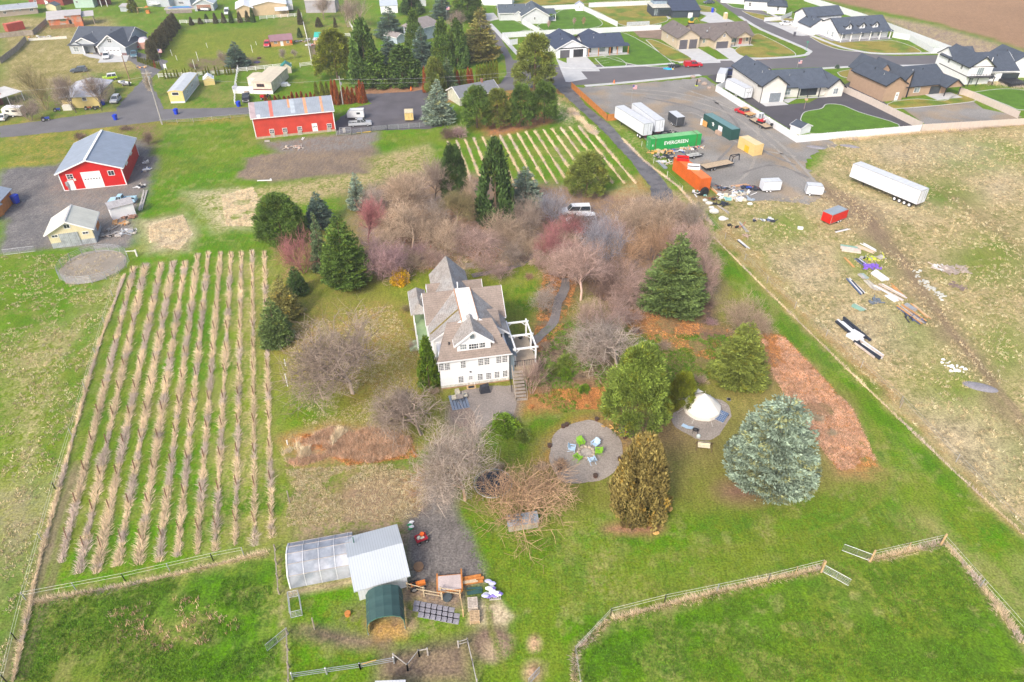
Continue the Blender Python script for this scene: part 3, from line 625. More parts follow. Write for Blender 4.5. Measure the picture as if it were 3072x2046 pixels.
    def door(s,p,w=.95,h=2.05,side='f',at=0,m=None,name='door',fm=None,px=True,panels=0,lites=0,z0=0):
        a=(s.wall(p,at)[0] if px else p); P=s._plane(side,at); mb=M(); t=.1
        if fm is None: fm=TRIMW
        s._b(mb,P,a-w/2-t,z0,a-w/2,z0+h+t,-.02,.05,1); s._b(mb,P,a+w/2,z0,a+w/2+t,z0+h+t,-.02,.05,1); s._b(mb,P,a-w/2,z0+h,a+w/2,z0+h+t,-.02,.05,1)
        s._b(mb,P,a-w/2,z0,a+w/2,z0+h,-.02,.025,0)
        for i in range(panels): y=z0+h*(i+1)/(panels+1); s._b(mb,P,a-w/2+.03,y-.02,a+w/2-.03,y+.02,0,.04,0)
        for i in range(lites):
            x=a-w/2+w*(i+.5)/lites; s._b(mb,P,x-w/lites*.32,z0+h*.62,x+w/lites*.32,z0+h*.62+.28,0,.035,2)
        o=mb.obj(name,[m or WPLAIN,fm,GLASS],s.root); return o
    def posts(s,pts,z0,z1,w=.2,m=None,name='porch_post'):
        for (u,v) in pts: s.part(name,lambda mb:mb.box(u-w/2,v-w/2,z0,u+w/2,v+w/2,z1),m or WPLAIN)
    def done(s):
        if s.root.get('category')=='house' and s.root.name!='farmhouse':
            for P,a0,a1,b0,b1,ze,zr,mid in sorted(s.wl,key=lambda w:-(w[2]-w[1])*(w[4]-w[3]))[:2]:
                am=(a0+a1)/2 if mid is None else mid
                for t,k in ((.3,.4),(.62,.25)):
                    a=am-(am-a0)*k; b_=b0+(b1-b0)*t; z=zr-(zr-ze)*k; s.part('roof_vent',lambda m:m.tube([P(a,b_,z-.1),P(a,b_,z+.65)],.1,6),DARK if t>.5 else GALV)
        for nm,d in (('wall',s.W),('roof',s.Rf),('roof_trim',s.Tr)):
            for k,(mb,m) in d.items(): mb.obj(nm,m,s.root)
        return s
metal=lambda k,c,ax='X',per=.6,dep=.14,**kw: mat(k,c,.5,.08,.7,.05,6,stripe=(ax,per,dep),spec=.4,**kw)

# -- bright red barn
b=Bld('barn','bright red metal barn with white trim and grey roof beside gravel yard','barn',rb(485,1390),rb(1705,1268))
REDM=metal('red_metal',(.56,.008,.008),'X',.3,.1); REDY=metal('red_metal_side',(.56,.008,.008),'Y',.3,.1)
ROOFG=metal('grey_metal_roof',(.30,.35,.42),'Y',.9,.10)
b.wing(0,12.25,0,17,4.05,6.3,'v',REDM,ROOFG,.55,TRIMW)
b.part('ridge_cap',lambda m:m.beam((6.125,-.55,6.5),(6.125,17.5,6.5),.5,.1),TRIMW)
b.part('corner_trim',lambda m:[m.box(x-.1,-.06,0,x+.1,.1,z) for x,z in((0.02,4.0),(12.23,4.0))]+[m.box(12.2,16.9,0,12.36,17.05,4.0),m.box(0,-.05,0,12.2,0,.12)],TRIMW)
b.door(6.1,3.6,3.6,px=False,name='garage_door',panels=3); 
b.part('door_window_strip',lambda m:[m.box(4.6+i*.55,-.05,2.0,4.92+i*.55,-.03,2.2) for i in range(6)],GLASS)
b.door(1.75,1.0,2.1,px=False); b.win(rb(585,1110),1.1,.95); b.win(rb(1393,1037),1.1,.95,nx=2,ny=1)
for v in (5.2,11): b.win((v,2.9),1.7,.5,side='r',at=12.25,px=False,nx=1,ny=1,gm_=WPLAIN)
b.part('wall_sign',lambda m:m.box(2.5,-.06,2.0,2.95,-.02,2.5),CREAMW)
b.part('meter_box',lambda m:[m.box(.75,-.3,1.1,1.2,-.02,2.0),m.box(.9,-.2,0,.98,-.1,1.1),m.box(1.1,-.2,0,1.18,-.1,1.1)],GALV)
b.done()
# -- long weathered red barn with patched tin roof
b=Bld('barn','long faded red barn with patched tin roof and six small openings','barn',ra(455,1160),ra(2010,1000))
OLDR=mat('faded_red_boards',(.55,.055,.035),.8,.14,.5,.08,6,stripe=('Z',.28,.12)); TIN=mat('patched_tin',(.31,.35,.40),.55,.12,.5,.08,5,stripe=('X',.4,.14),metal=.1,spec=.4)
b.wing(0,b.L,0,9.6,5.35,7.4,'u',OLDR,TIN,.45,TRIMW,ohe=.35)
for x0,x1,a,b_,c in ((-.3,1.0,0,1,(.42,.33,.34)),(4.3,5.1,0,1,(.6,.16,.12)),(8.75,9.25,.45,1,(.6,.28,.14)),(12.55,13.25,.0,1,(.6,.3,.17)),(16.6,17.2,.7,1,(.6,.3,.17)),(16.6,17.15,0,.68,(.55,.5,.44)),(9.3,10.4,.1,1,(.4,.45,.5)),(1.2,2.0,.02,.2,(.7,.7,.7))):
    k=2.05/4.8; f=lambda t:(-.45+t*5.25, 5.35-k*.45+t*2.25+.15)
    y0,z0=f(a); y1,z1=f(b_-.01)
    b.part('roof_patch',lambda m:m.hexa([(x0,y0,z0),(x1,y0,z0),(x1,y1,z1),(x0,y1,z1),(x0,y0,z0+.02),(x1,y0,z0+.02),(x1,y1,z1+.02),(x0,y1,z1+.02)]),mat('patch%d'%int(x0*10+60),c,.6,.15,1,.1,8))
b.part('foundation',lambda m:m.box(-.1,-.12,0,b.L+.1,0,.5),mat('old_concrete',(.42,.34,.24),.9,.15,1,.15,5))
b.part('corner_trim',lambda m:[m.box(-.06,-.08,.3,.14,.1,5.3),m.box(b.L-.14,-.08,.3,b.L+.06,.1,5.3)],TRIMW)
for x in (755,1010,1300,1880):
    b.win(ra(x,{755:1005,1010:982,1300:955,1880:895}[x]),.95,.95,nx=3,ny=2); u=b.wall(ra(x,1000))[0]
    b.part('window_well',lambda m:m.box(u-.5,-.2,0,u+.5,-.02,1.15),mat('well_board',(.42,.38,.34),.9,.2,2,.2,8))
b.door(ra(1605,970),1.1,2.4,lites=3); b.done()
# -- cream barn
b=Bld('barn','cream gabled barn with weathered grey plank double doors','barn',T01(490,715),T01(890,660))
CRY=mat('cream_board',(.68,.61,.4),.8,.06,1,.06,8,stripe=('X',.3,.1)); ROOFC=metal('cream_metal_roof',(.68,.66,.55),'Y',.7,.05); GREYPL=mat('grey_planks',(.36,.39,.41),.85,.25,1.2,.2,8,stripe=('X',.3,.3))
b.wing(0,b.L,0,6.3,3.1,5.0,'v',CRY,ROOFC,.5,TRIMW)
b.part('ridge_cap',lambda m:m.beam((b.L/2,-.5,5.16),(b.L/2,6.8,5.16),.3,.06),mat('ridge_grey',(.5,.5,.5)))
b.part('barn_door',lambda m:[m.box(1.75,-.12,0,3.3,-.03,2.7),m.box(3.34,-.13,0,4.9,-.03,2.7)],GREYPL)
b.part('wainscot',lambda m:[m.box(0,-.05,0,1.7,0,1.0),m.box(4.95,-.05,0,b.L,0,1.0)],GREYPL)
b.part('side_sheeting',lambda m:[m.box(b.L,.1,0,b.L+.06,6.2,2.1)],GREYPL); b.part('plywood_patch',lambda m:m.box(b.L,3.0,.9,b.L+.1,5.6,2.5),ORWOOD)
b.win(T01(612,512),.9,.7,nx=2,ny=1); b.win(T01(503,602),.9,.4,nx=2,ny=1); b.win(T01(785,570),.9,.4,nx=2,ny=1); b.done()
# -- small white shed with grey roof
b=Bld('shed','small white clapboard shed beside pale blue pickup','shed',T01(1045,460),T01(1255,405))
b.wing(0,b.L,0,2.6,2.6,3.3,'u',WHITE,mat('shed_grey_roof',(.38,.37,.38),.9,.15,1.5,.2,8),.2); b.done()
# -- left edge workshop
b=Bld('workshop','stained timber workshop with blue grey metal roof at the left edge','workshop',T01(60,370),T01(135,285))
b.wing(-1.5,b.L,0,6.5,2.7,3.9,'u',ORWOOD,ROOFG,.4,None)
b.root.rotation_euler[2]-=0; b.done()
b=Bld('workshop','low timber workshop with corrugated skirting at the left edge','workshop',T01(-60,470),T01(45,400)); b.wing(-1,b.L,0,3.5,2.2,3.0,'u',ORWOOD,ROOFG,.3); b.done()

# ---------------- the white farmhouse ----------------
b=Bld('farmhouse','large white two storey farmhouse with front dormer and flat ridge deck','house',rh(585,1165),rh(1722,1018))
HSH=mat('cedar_shake_roof',(.33,.30,.275),.95,.14,.9,.28,5,stripe=('Z',.17,.22),col2=(.36,.345,.33),c2sc=.5,c2th=.5); HSHB=mat('brown_skirt_shingle',(.29,.235,.20),.95,.12,.8,.16,5,stripe=('Z',.2,.22))
WH=WHITE; L0=b.L
b.part('splash_band',lambda m:m.box(-.02,-.035,.22,b.L+.02,0,.6),mat('dirty_white',(.62,.6,.55),.8,.25,2,.2,8))
b.wing(0,L0,0,4.2,5.25,8.3,'u',WH,HSHB,.35,TRIMW,mid=3.95,hip=2.0,ohe=.3)          # front skirt roof
def trunc(m):
    for y0,y1 in ((3.83,11.6),):
        for a,za,c,zc in ((-.75,5.3,3.85,8.55),(L0+.85,5.3,5.95,8.55)):
            q=[(a,y0,za),(c,y0,zc),(c,y1,zc),(a,y1,za)]; m.hexa(q+[(x,y,z+.14) for x,y,z in q])
b.part('roof',trunc,HSH)
b.part('gable_wall',lambda m:m.add([(x,y,z) for y in (3.95,11.4) for x,z in ((-.15,0),(L0+.1,0),(L0+.1,5.75),(5.95,8.5),(3.85,8.5),(-.15,5.75))],[(0,1,2,3,4,5),(11,10,9,8,7,6),(5,4,10,11),(2,8,9,3),(0,5,11,6),(1,7,8,2),(3,9,10,4)]),WH)
b.part('roof_trim',lambda m:[m.beam((-.75,3.8,5.38),(3.85,3.8,8.63),.08,.28),m.beam((L0+.85,3.8,5.38),(5.95,3.8,8.63),.08,.28)],TRIMW)
b.part('roof_deck',lambda m:[m.box(3.8,3.75,8.4,6.0,11.75,8.78)],mat('white_membrane',(.84,.82,.77),.5,.04,1,.03,6),'flat white membrane deck along the ridge')
b.part('deck_copper_edge',lambda m:[m.box(3.68,3.7,8.5,3.8,11.8,8.8),m.box(6.0,3.7,8.5,6.08,11.8,8.8)],mat('copper_flashing',(.5,.25,.12),.5))
b.part('deck_hatch',lambda m:[m.box(4.3,6.9,8.78,5.2,7.8,8.95)],TRIMW)
b.part('vent_pipe',lambda m:[m.tube([(4.3,12.0,8.2),(4.3,12.0,9.7)],.09,6)],TRIMW)
b.wing(-.7,L0+.8,8.3,15,5.75,8.5,'u',WH,HSHB,.45,TRIMW,ohe=.3)                      # cross gable
b.wing(1.3,6.3,11.6,21.6,5.7,8.4,'v',WH,HSH,.45,None,ohe=.4)                        # rear wing
b.wing(.3,2.6,15.8,18,5.5,6.7,'u',WH,HSHB,.3,TRIMW); b.wing(5.6,8.3,15.9,18,5.4,6.6,'u',WH,HSHB,.3,TRIMW)
b.wing(7.6,10.0,15.2,18.2,3.6,4.9,'u',WH,SHGR,.35,None,hip=1.2)
b.wing(-2.5,-.3,14.8,21,3.2,4.2,'v',WH,HSH,.25,TRIMW,walls=False,hip=1.0)           # side porch roof
b.part('porch_floor',lambda m:[m.box(-2.4,8.5,.2,-.2,20.8,.9)],mat('green_porch_paint',(.3,.42,.22),.7,.1,1,.06,6),'pale green porch floor')
b.posts([(-2.35,9),(-2.35,12),(-2.35,15),(-2.35,18),(-2.35,20.6)],.9,3.2,.2)
b.part('porch_rail',lambda m:[m.box(-2.42,8.5,.9+i*.35,-2.34,20.6,.95+i*.35) for i in range(3)],WPLAIN)
b.part('porch_step',lambda m:[m.box(-3.0-i*.3,9.5,0,-2.4-i*.3,11.2,.75-i*.22) for i in range(3)],mat('pale_green_step',(.4,.5,.33),.8))
# dormer
b.wing(2.55,7.2,.55,4.3,7.15,9.0,'v',WH,HSH,.42,TRIMW,z0=5.3,ohe=.3)
DR=mat('colonial_pane',(.05,.05,.06),.15,.5,1.5,.2,4)
for px_,w_ in ((950,.82),(1130,1.35),(1262,.85)): b.win(b.wall(rh(px_,450 if px_<1000 else (438 if px_<1200 else 420)),.55),w_,.8,at=.55,px=False,nx=4 if w_>1 else 3,ny=2,gm_=GLASSL if px_==950 else GLASS)
aw,az=b.wall(rh(1100,268),.55); b.part('arched_window',lambda m:[m.box(aw-.4,.42,az-.45,aw+.4,.56,az+.15),m.tube([(aw,.42,az+.12),(aw,.57,az+.12)],.4,14)],TRIMW); b.part('arched_pane',lambda m:[m.box(aw-.3,.4,az-.38,aw+.3,.43,az+.12),m.tube([(aw,.4,az+.1),(aw,.43,az+.1)],.3,14)],GLASSL)
# front windows
for x,y in ((580,790),(683,780),(948,745),(1242,705),(1346,690),(1545,665),(1647,650)): b.win(rh(x,y),.62,1.1,nx=3,ny=4)
for x,y in ((912,995),(1234,952),(1375,935),(1515,915),(1652,897)): b.win(rh(x,y),.62,1.05,nx=3,ny=4)
b.door(rh(1075,1000),.95,2.05,m=WPLAIN); dx,dz=b.wall(rh(1072,950)); b.win((dx,1.5),.45,.6,px=False,at=-.03,nx=3,ny=3,name='door_window')
b.part('door_step',lambda m:[m.box(dx-.65,-.8,0,dx+.65,-.1,.15)],NEWWOOD); b.part('door_mat',lambda m:m.box(dx-.42,-.7,.15,dx+.42,-.25,.175),DARK)
b.part('porch_light',lambda m:m.box(dx-.1,-.2,2.5,dx+.15,-.02,2.62),DARK)
b.part('downpipe',lambda m:[m.tube([(L0+.12,-.1,5.1),(L0+.12,-.1,.2),(L0+.12,-.6,.06),(L0-.1,-2.6,.05)],.05,6)],DARK)
b.part('foundation_band',lambda m:m.box(-.03,-.05,0,L0+.03,0,.22),mat('brown_plinth',(.4,.25,.15)))
b.part('gutter',lambda m:[m.box(-.4,-.5,5.02,L0+.4,-.4,5.12)],TRIMW)
for u,v,z in ((1.6,1.5,6.6),(8.9,1.7,6.8)): b.part('roof_vent',lambda m:[m.box(u-.1,v-.1,z-.3,u+.1,v+.1,z+.25)],DARK)
# right side lean-to roof
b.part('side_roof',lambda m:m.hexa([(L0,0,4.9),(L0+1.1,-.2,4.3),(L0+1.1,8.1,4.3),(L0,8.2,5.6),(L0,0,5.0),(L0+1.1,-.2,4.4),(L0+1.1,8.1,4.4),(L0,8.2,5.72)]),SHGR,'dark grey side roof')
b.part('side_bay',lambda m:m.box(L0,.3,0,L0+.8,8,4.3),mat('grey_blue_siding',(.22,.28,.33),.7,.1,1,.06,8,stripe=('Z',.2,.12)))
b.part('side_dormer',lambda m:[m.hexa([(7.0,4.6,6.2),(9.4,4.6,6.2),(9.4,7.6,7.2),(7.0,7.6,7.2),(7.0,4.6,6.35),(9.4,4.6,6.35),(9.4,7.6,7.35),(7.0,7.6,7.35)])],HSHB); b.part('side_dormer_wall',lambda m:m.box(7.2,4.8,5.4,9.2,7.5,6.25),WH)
b.part('moss_strip',lambda m:[m.beam((-.6,5.6,5.62),(3.6,6.6,8.58),.22,.06)],mat('moss_line',(.2,.16,.04),.95,.3,2,.3,8),'line of moss across the left roof slope')
b.done(); HOUSE=b
# pergola and deck at its right side
def house_pt(u,v,z=0): q=HOUSE.a+HOUSE.x*u+HOUSE.y*v; return Vector((q.x,q.y,z))
def HR(): return math.atan2(HOUSE.x.y,HOUSE.x.x)
pg=empty('pergola',house_pt(10.55,.95),HR(),'white pergola frame over raised beige deck beside the farmhouse','pergola')
mb=M(); mb.box(-.5,-.6,0,3.25,6.6,2.0); mb.obj('deck',mat('deck_sand',(.42,.34,.25),.9,.1,1,.1,6),pg)
for u in (.12,3.05):
    for v in (0,3.1,6.3): mb=M(); mb.box(u-.11,v-.11,2.0,u+.11,v+.11,4.6); mb.obj('post',WPLAIN,pg)
for v in (0,3.1,6.3):
    mb=M(); mb.box(-.2,v-.1,4.6,3.4,v+.1,4.82)
    for s_ in (.2,2.95): mb.beam((s_,v,4.0),(s_+(.65 if s_<1 else -.65),v,4.65),.1)
    mb.obj('beam',WPLAIN,pg)
mb=M(); mb.box(2.95,-.3,4.82,3.15,6.6,5.0); mb.obj('beam',WPLAIN,pg); mb=M(); mb.box(0,-.3,4.82,.2,6.6,5.0); mb.obj('beam',WPLAIN,pg)
mb=M()
for v in (-.35,): 
    for i in range(10): mb.box(-.3+i*.33,v-.15,2.0,-.25+i*.33,v-.1,2.9)
    mb.box(-.4,v-.15,2.9,3.1,v-.09,2.97)
mb.obj('railing',DARK,pg)
st=empty('stairs',G(rh(1838,1362)),HR()-R(4),'weathered plank stairs down from the pergola deck','stairs')
mb=M(); 
for i in range(9): mb.box(0,i*.46,i*.23,1.5,i*.46+.48,i*.23+.06)
mb.obj('tread',WOOD,st); mb=M(); mb.hexa([(-.06,0,-.1),(0,0,-.1),(0,4.1,1.9),(-.06,4.1,1.9),(-.06,0,.15),(0,0,.15),(0,4.1,2.15),(-.06,4.1,2.15)]); mb.beam((-.05,0,0),(-.05,0,1.0),.08); mb.beam((-.05,4.1,2),(-.05,4.1,3),.08); mb.beam((-.05,0,1),(-.05,4.1,3),.07); mb.beam((1.55,0,0),(1.55,0,1),.08); mb.beam((1.55,0,1),(1.55,4.1,3),.07); mb.obj('railing',WOOD,st)

# ---------------- new subdivision ----------------
GARD=mat('dark_garage_door',(.11,.105,.12),.5,.08,1,.05,8)
b=Bld('house','white ranch house with navy roof, open double garage and timber porch posts','house',rm(2100,860),rn(330,950))
b.wing(0,10.35,0,15,3.0,5.5,'v',WHITE,SHNAVY,.5,TRIMW,hip=0)
b.wing(10.2,23.6,1.6,12.5,3.0,5.2,'u',WHITE,SHNAVY,.6,DARK,mid=6.9); b.shed(10.2,25.2,-.6,1.9,2.75,3.1,WHITE,SHNAVY,.1,walls=False)
b.wing(13,20,12,17,2.9,4.4,'v',WHITE,SHNAVY,.4,None); b.wing(-3.5,.2,9,15,2.8,4.6,'u',WHITE,SHNAVY,.3,None)
for x,o in ((2.9,0),(7.5,1)):
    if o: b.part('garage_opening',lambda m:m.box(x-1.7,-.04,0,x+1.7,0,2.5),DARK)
    else: b.door(x,3.3,2.5,m=GARD,px=False,name='garage_door',panels=3)
b.part('gable_band',lambda m:m.box(-.2,-.12,2.85,10.5,-.02,3.15),DARK)
b.posts([(11,-.4),(14.4,-.4),(18.4,-.4),(21.0,-.4),(24.8,-.4)],0,2.8,.22,ORWOOD)
b.part('porch_slab',lambda m:m.box(10.4,-.8,0,25.2,1.6,.12),CONC)
b.win((16.2,1.55),2.3,1.4,at=1.6,px=False,gm_=GLASSL,nx=1,ny=1); b.win((12,1.5),.9,1.3,at=1.6,px=False); b.win((21.6,1.7),.8,1.0,at=1.6,px=False)
b.door(19.3,1.5,2.1,at=1.6,px=False,m=DARK); b.done(); HB=b
PALEB=mat('pale_grey_siding',(.62,.64,.67),.65,.06,1,.05,8,stripe=('Z',.2,.1))
b=Bld('house','pale grey ranch house with slate roof and covered back patio','house',rm(1600,355),rm(1990,345))
b.wing(0,10.2,0,12,2.95,5.7,'v',PALEB,SHGR,.5,TRIMW); b.wing(-8.1,2,6.4,16,2.9,4.9,'u',PALEB,SHGR,.5,TRIMW); b.shed(10.2,13.6,3.5,9.5,2.7,3.3,WPLAIN,SHGR,.2,walls=False)
b.posts([(13.4,3.6),(13.4,9.2)],0,2.7,.18); b.win(rm(1785,270),.5,.8,nx=1,ny=2); b.part('patio_slab',lambda m:m.box(10.3,3.5,0,13.8,9.6,.1),CONC)
b.door(7.5,2.6,2.2,side='l',at=-8.1,px=False,name='garage_door'); b.wing(-2.2,.4,5,8,2.7,3.6,'v',PALEB,SHGR,.3,TRIMW); b.done()
NAVY=mat('charcoal_siding',(.05,.065,.085),.7,.1,1,.05,8,stripe=('X',.5,.15))
b=Bld('house','dark charcoal modern house with slate blue single slope roof','house',rn(1770,300),rn(2230,290))
b.shed(0,11,0,9,2.7,4.6,NAVY,SHNAVY,.4); b.shed(-7.2,.0,3,12,3.2,3.25,NAVY,mat('pale_flat_roof',(.6,.58,.5)),.3); b.shed(-5.5,6,9,14,4.5,4.6,mat('steel_blue_siding',(.25,.33,.42)),SHNAVY,.1)
for u in (-6.3,-5.5): b.win((u,1.6),.6,2.4,at=3,px=False,gm_=GLASSL,nx=1,ny=1,fm=DARK)
b.part('glazed_doors',lambda m:m.box(-4.5,2.9,.1,-.5,2.98,2.4),GLASS); b.part('white_screen',lambda m:m.box(6,-1.2,0,7.8,-1.1,2.0),TRIMW); b.done()
TANW=mat('tan_siding',(.55,.46,.35),.75,.06,1,.05,8,stripe=('Z',.22,.06)); TANT=mat('tan_light',(.62,.54,.42),.7)
b=Bld('house','tan ranch house with brown roof, two garages and red front door','house',rn(1855,835),ro(765,640))
b.wing(0,7.9,.2,14,3.95,6.2,'v',TANW,SHBR,.55,SHBR); b.wing(7.5,28.4,1.5,14,3.0,5.9,'u',TANW,SHBR,.5,SHBR,mid=8); b.wing(12.5,18.8,-2,7,2.95,5.5,'v',TANW,SHBR,.45,SHBR); b.wing(21.3,27.2,-.2,5,2.9,4.6,'v',TANW,SHBR,.4,SHBR,z0=2.6)
b.root.rotation_euler[2]-=R(3)
for x in (2.15,5.7): b.door(x,2.9,3.0,px=False,m=GARD,at=.2,name='garage_door',fm=TANT,panels=3,lites=0)
b.door(15.5,4.4,2.3,px=False,m=GARD,at=-2,name='garage_door',fm=TANT,panels=3); b.win((15.8,4.2),.8,.8,at=-2,px=False)
b.door(24.2,1.3,2.1,px=False,m=paint('door_red',(.55,.06,.04)),at=1.5); b.win((21.6,1.6),2.0,1.2,at=1.5,px=False,gm_=mat('green_glass',(.03,.12,.1),.2),nx=1); b.win((26.6,1.6),.8,1.2,at=1.5,px=False); b.win((10.3,1.9),.7,1.1,at=1.5,px=False,gm_=_mc['green_glass'])
b.posts([(21.4,0),(27,0)],0,2.9,.2,DARK); b.part('porch_slab',lambda m:m.box(19.5,-1.2,0,28,1.4,.14),CONC)
for v in (4,9): b.win((v,2.4),.5,1.1,side='l',at=0,px=False,nx=1,ny=1)
b.part('satellite_dish',lambda m:m.ball((12,3.5,4.6),.35,8,4),GALV); b.done()
# white house with RV garage
RVW=mat('warm_white_siding',(.7,.68,.64),.7,.05,1,.04,8,stripe=('Z',.25,.05))
b=Bld('house','long white house with dark slate roof and tall motorhome garage','house',re(915,660),re(1265,640))
b.wing(0,7.0,0,19.5,4.9,7.3,'v',RVW,SHNG,.55,DARK); b.wing(6.6,21.4,3.2,14,3.0,6.0,'u',RVW,SHNG,.5,DARK,mid=9); b.wing(21,25.6,1.6,12,3.0,5.0,'v',RVW,SHNG,.5,DARK)
b.shed(12,21.2,1.7,3.4,2.75,3.05,RVW,SHNG,.1,walls=False); b.wing(4,10,12,19,3.6,6,'v',RVW,SHNG,.4,None)
b.door(4.2,3.3,2.6,px=False,m=mat('slate_door',(.2,.23,.26)),name='garage_door',panels=3,lites=0); b.win((9.6,1.6),1.6,1.6,at=3.2,px=False,gm_=GLASSL); b.win((23.3,1.6),1.3,1.5,at=1.6,px=False,gm_=GLASSL); b.win((7.3,1.5),.7,1.4,at=3.2,px=False)
b.posts([(12.2,1.9),(15.2,1.9),(18.6,1.9)],0,2.8,.2,DARK); b.part('patio_window',lambda m:m.box(13.5,3.1,.3,18.5,3.18,2.3),GLASS)
b.part('vent_box',lambda m:[m.box(-.1,1.4,3.9,0,2.0,4.4),m.box(-.1,2.3,3.7,0,2.9,4.3)],DARK); b.part('gutter_pipe',lambda m:[m.box(-.06,-.08,0,.06,.04,4.6)],DARK); b.done()
BRW=mat('clay_brown_siding',(.42,.29,.2),.75,.06,1,.05,8,stripe=('Z',.22,.06))
b=Bld('house','clay brown house with slate roof, tall side block and pergola patio','house',T30(1045,935),T30(1200,920))
b.wing(0,6.3,0,14.5,4.7,6.6,'v',BRW,SHNG,.5,DARK); b.wing(6.2,9,1.6,16,3.6,7.2,'v',BRW,SHNG,.3,DARK,mid=8.9); b.wing(8.8,22.5,2.0,15,3.0,6.2,'u',BRW,SHNG,.5,DARK,mid=9); b.wing(19.8,25,-.8,9,2.9,4.7,'v',BRW,SHNG,.5,DARK,z0=2.5); b.wing(3,9,9,20,4.2,7.4,'v',BRW,SHNG,.4,None)
b.door(4.4,.9,2.2,px=False,m=WPLAIN,lites=1); b.win((12.5,1.7),1.8,1.3,at=2,px=False,gm_=GLASSL,nx=2,ny=1); b.part('patio_door',lambda m:m.box(17,1.9,.1,20.5,1.98,2.3),GLASS)
b.posts([(20,-.6),(24.8,-.6)],0,2.9,.16,DARK); b.part('patio_slab',lambda m:m.box(16,-2.8,0,24.6,2.0,.1),CONC)
for u,v in ((11,6.5),(13.5,6.8),(20,8.5)): b.part('roof_vent',lambda m:m.tube([(u,v,4.6),(u,v,5.9)],.1,6),TRIMW)
b.done()
b=Bld('house','two storey white house with dark roof and black balcony','house',rp(1075,1090),rp(1570,1075))
b.wing(0,7.3,0,14,5.2,7.8,'v',WHITE,SHNG,.5,DARK); b.wing(6,17,2,15,3.2,6.6,'u',WHITE,SHNG,.5,TRIMW,mid=9); b.wing(15,26,5,16,3.2,6.8,'v',WHITE,SHNG,.5,None); b.wing(-.0,7,8,16,5.0,7.6,'u',WHITE,SHNG,.4,None)
b.part('balcony',lambda m:[m.box(-.2,-1.8,2.3,7.8,0,2.45)]+[m.box(x,-1.8,2.45,x+.06,-1.74,3.4) for x in [i*.95-.2 for i in range(9)]]+[m.box(-.2,-1.8,3.35,7.8,-1.72,3.42)],DARK)
b.posts([(0,-1.6),(2.6,-1.6),(7.6,-1.6)],0,2.3,.18,DARK); b.win((3.6,3.7),1.9,2.0,px=False,gm_=GLASSL,nx=3,ny=1); b.win((1.7,1.1),1.2,1.8,px=False,gm_=GLASSL)
for v,z in ((3.5,4.1),(10,4.1)): b.win((v,z),.8,1.1,side='l',at=0,px=False)
b.part('band_trim',lambda m:[m.box(-.06,0,2.2,0,14,2.4),m.box(-.03,-.06,2.2,7.3,0,2.38),m.box(0,-.08,4.95,7.3,-.01,5.15)],mat('dark_band',(.09,.06,.06)))
b.win((9.5,1.6),1.3,1.6,at=2,px=False,nx=3,ny=1); b.part('patio_doors',lambda m:m.box(12.5,1.88,.2,18,1.96,2.4),GLASS)
b.part('deck',lambda m:[m.box(12,-3.5,0,17.5,1.8,.9)]+[m.box(12+i*.6,-3.5,.9,12.05+i*.6,-3.44,1.8) for i in range(10)]+[m.box(12,-3.5,1.8,17.5,-3.42,1.87)],DARK)
for p_ in ((9,6),(10,5)): b.part('roof_vent',lambda m:m.tube([(p_[0],p_[1],4.2),(p_[0],p_[1],6.2)],.12,6),TRIMW)
b.done()
# big white house with dormers
b=Bld('house','long white house with slate roof, three dormers and wraparound porch','house',T30(660,390),T30(1140,355))
b.wing(0,20.5,1.8,15.5,3.0,6.3,'u',WHITE,SHNG,.4,DARK,mid=7.8); b.shed(-.3,20.8,-.3,2.2,2.65,3.1,WHITE,SHNG,.1,walls=False)
b.posts([(.2,0),(4,0),(7.8,0),(11.8,0),(15.8,0),(20,0),(-.1,3),(-.1,5.6),(-.1,8.4),(-.1,11.5)],0,2.9,.28)
b.part('porch_floor',lambda m:[m.box(-.6,-.5,0,21,1.8,.14),m.box(-2.0,1.8,0,0,14,.14)],mat('porch_grey',(.3,.3,.32)))
for u in (4.2,9.6,15): 
    b.wing(u-1.1,u+1.1,2.6,6.8,4.6,5.5,'v',WHITE,SHNG,.35,DARK,z0=3.2); b.win((u+.1,4.3),.6,.8,at=2.6,px=False,nx=1,gm_=GLASS)
for u in (2,9.6,13.6,17): b.win((u,1.6),1.7,1.4,at=1.8,px=False,gm_=GLASSL)
b.wing(-4.5,2.5,12,19.5,3.0,5.2,'v',WHITE,SHNG,.4,DARK)
for v in (5,8): b.win((v,1.6),1.0,1.5,side='l',at=0,px=False,gm_=GLASSL)
b.door(-2.6,1.0,2.1,at=12,px=False); b.done()
b=Bld('garage','tall white motorhome garage with grey roof and pale roller door','garage',T30(225,235),T30(345,280))
b.wing(0,7.6,0,15,4.7,6.9,'v',WHITE,SHNG,.45,DARK); b.door(3.6,3.6,4.0,px=False,name='garage_door',m=mat('pale_door',(.66,.66,.66)),panels=4); b.done()
b=Bld('house','white house with slate hip roof behind the curved lawn','house',ro(985,195),ro(1250,210)); b.wing(0,b.L,0,10,3.0,5.0,'u',WHITE,SHNG,.5,DARK,hip=4); b.win(ro(1145,130),.8,1.4); b.wing(-9,.5,5,14,3.4,6,'u',WHITE,SHNG,.4,None,hip=3); b.win((-7,2),.9,1.3,at=5,px=False); b.done()
b=Bld('shed','small white vinyl shed with blue grey roof in the fence corner','shed',T30(290,1240),T30(385,1215)); b.wing(0,b.L,0,3.2,1.7,2.5,'v',WHITE,SHNG,.25,TRIMW); b.done()
b=Bld('shed','white playhouse shed standing in the lawn corner by the vinyl fence','shed',rn(150,185),rn(280,185)); b.wing(0,b.L,0,3,2.2,3.2,'v',WHITE,mat('lilac_roof',(.35,.38,.5)),.2,TRIMW); b.win(rn(218,118),.4,.6); b.done()
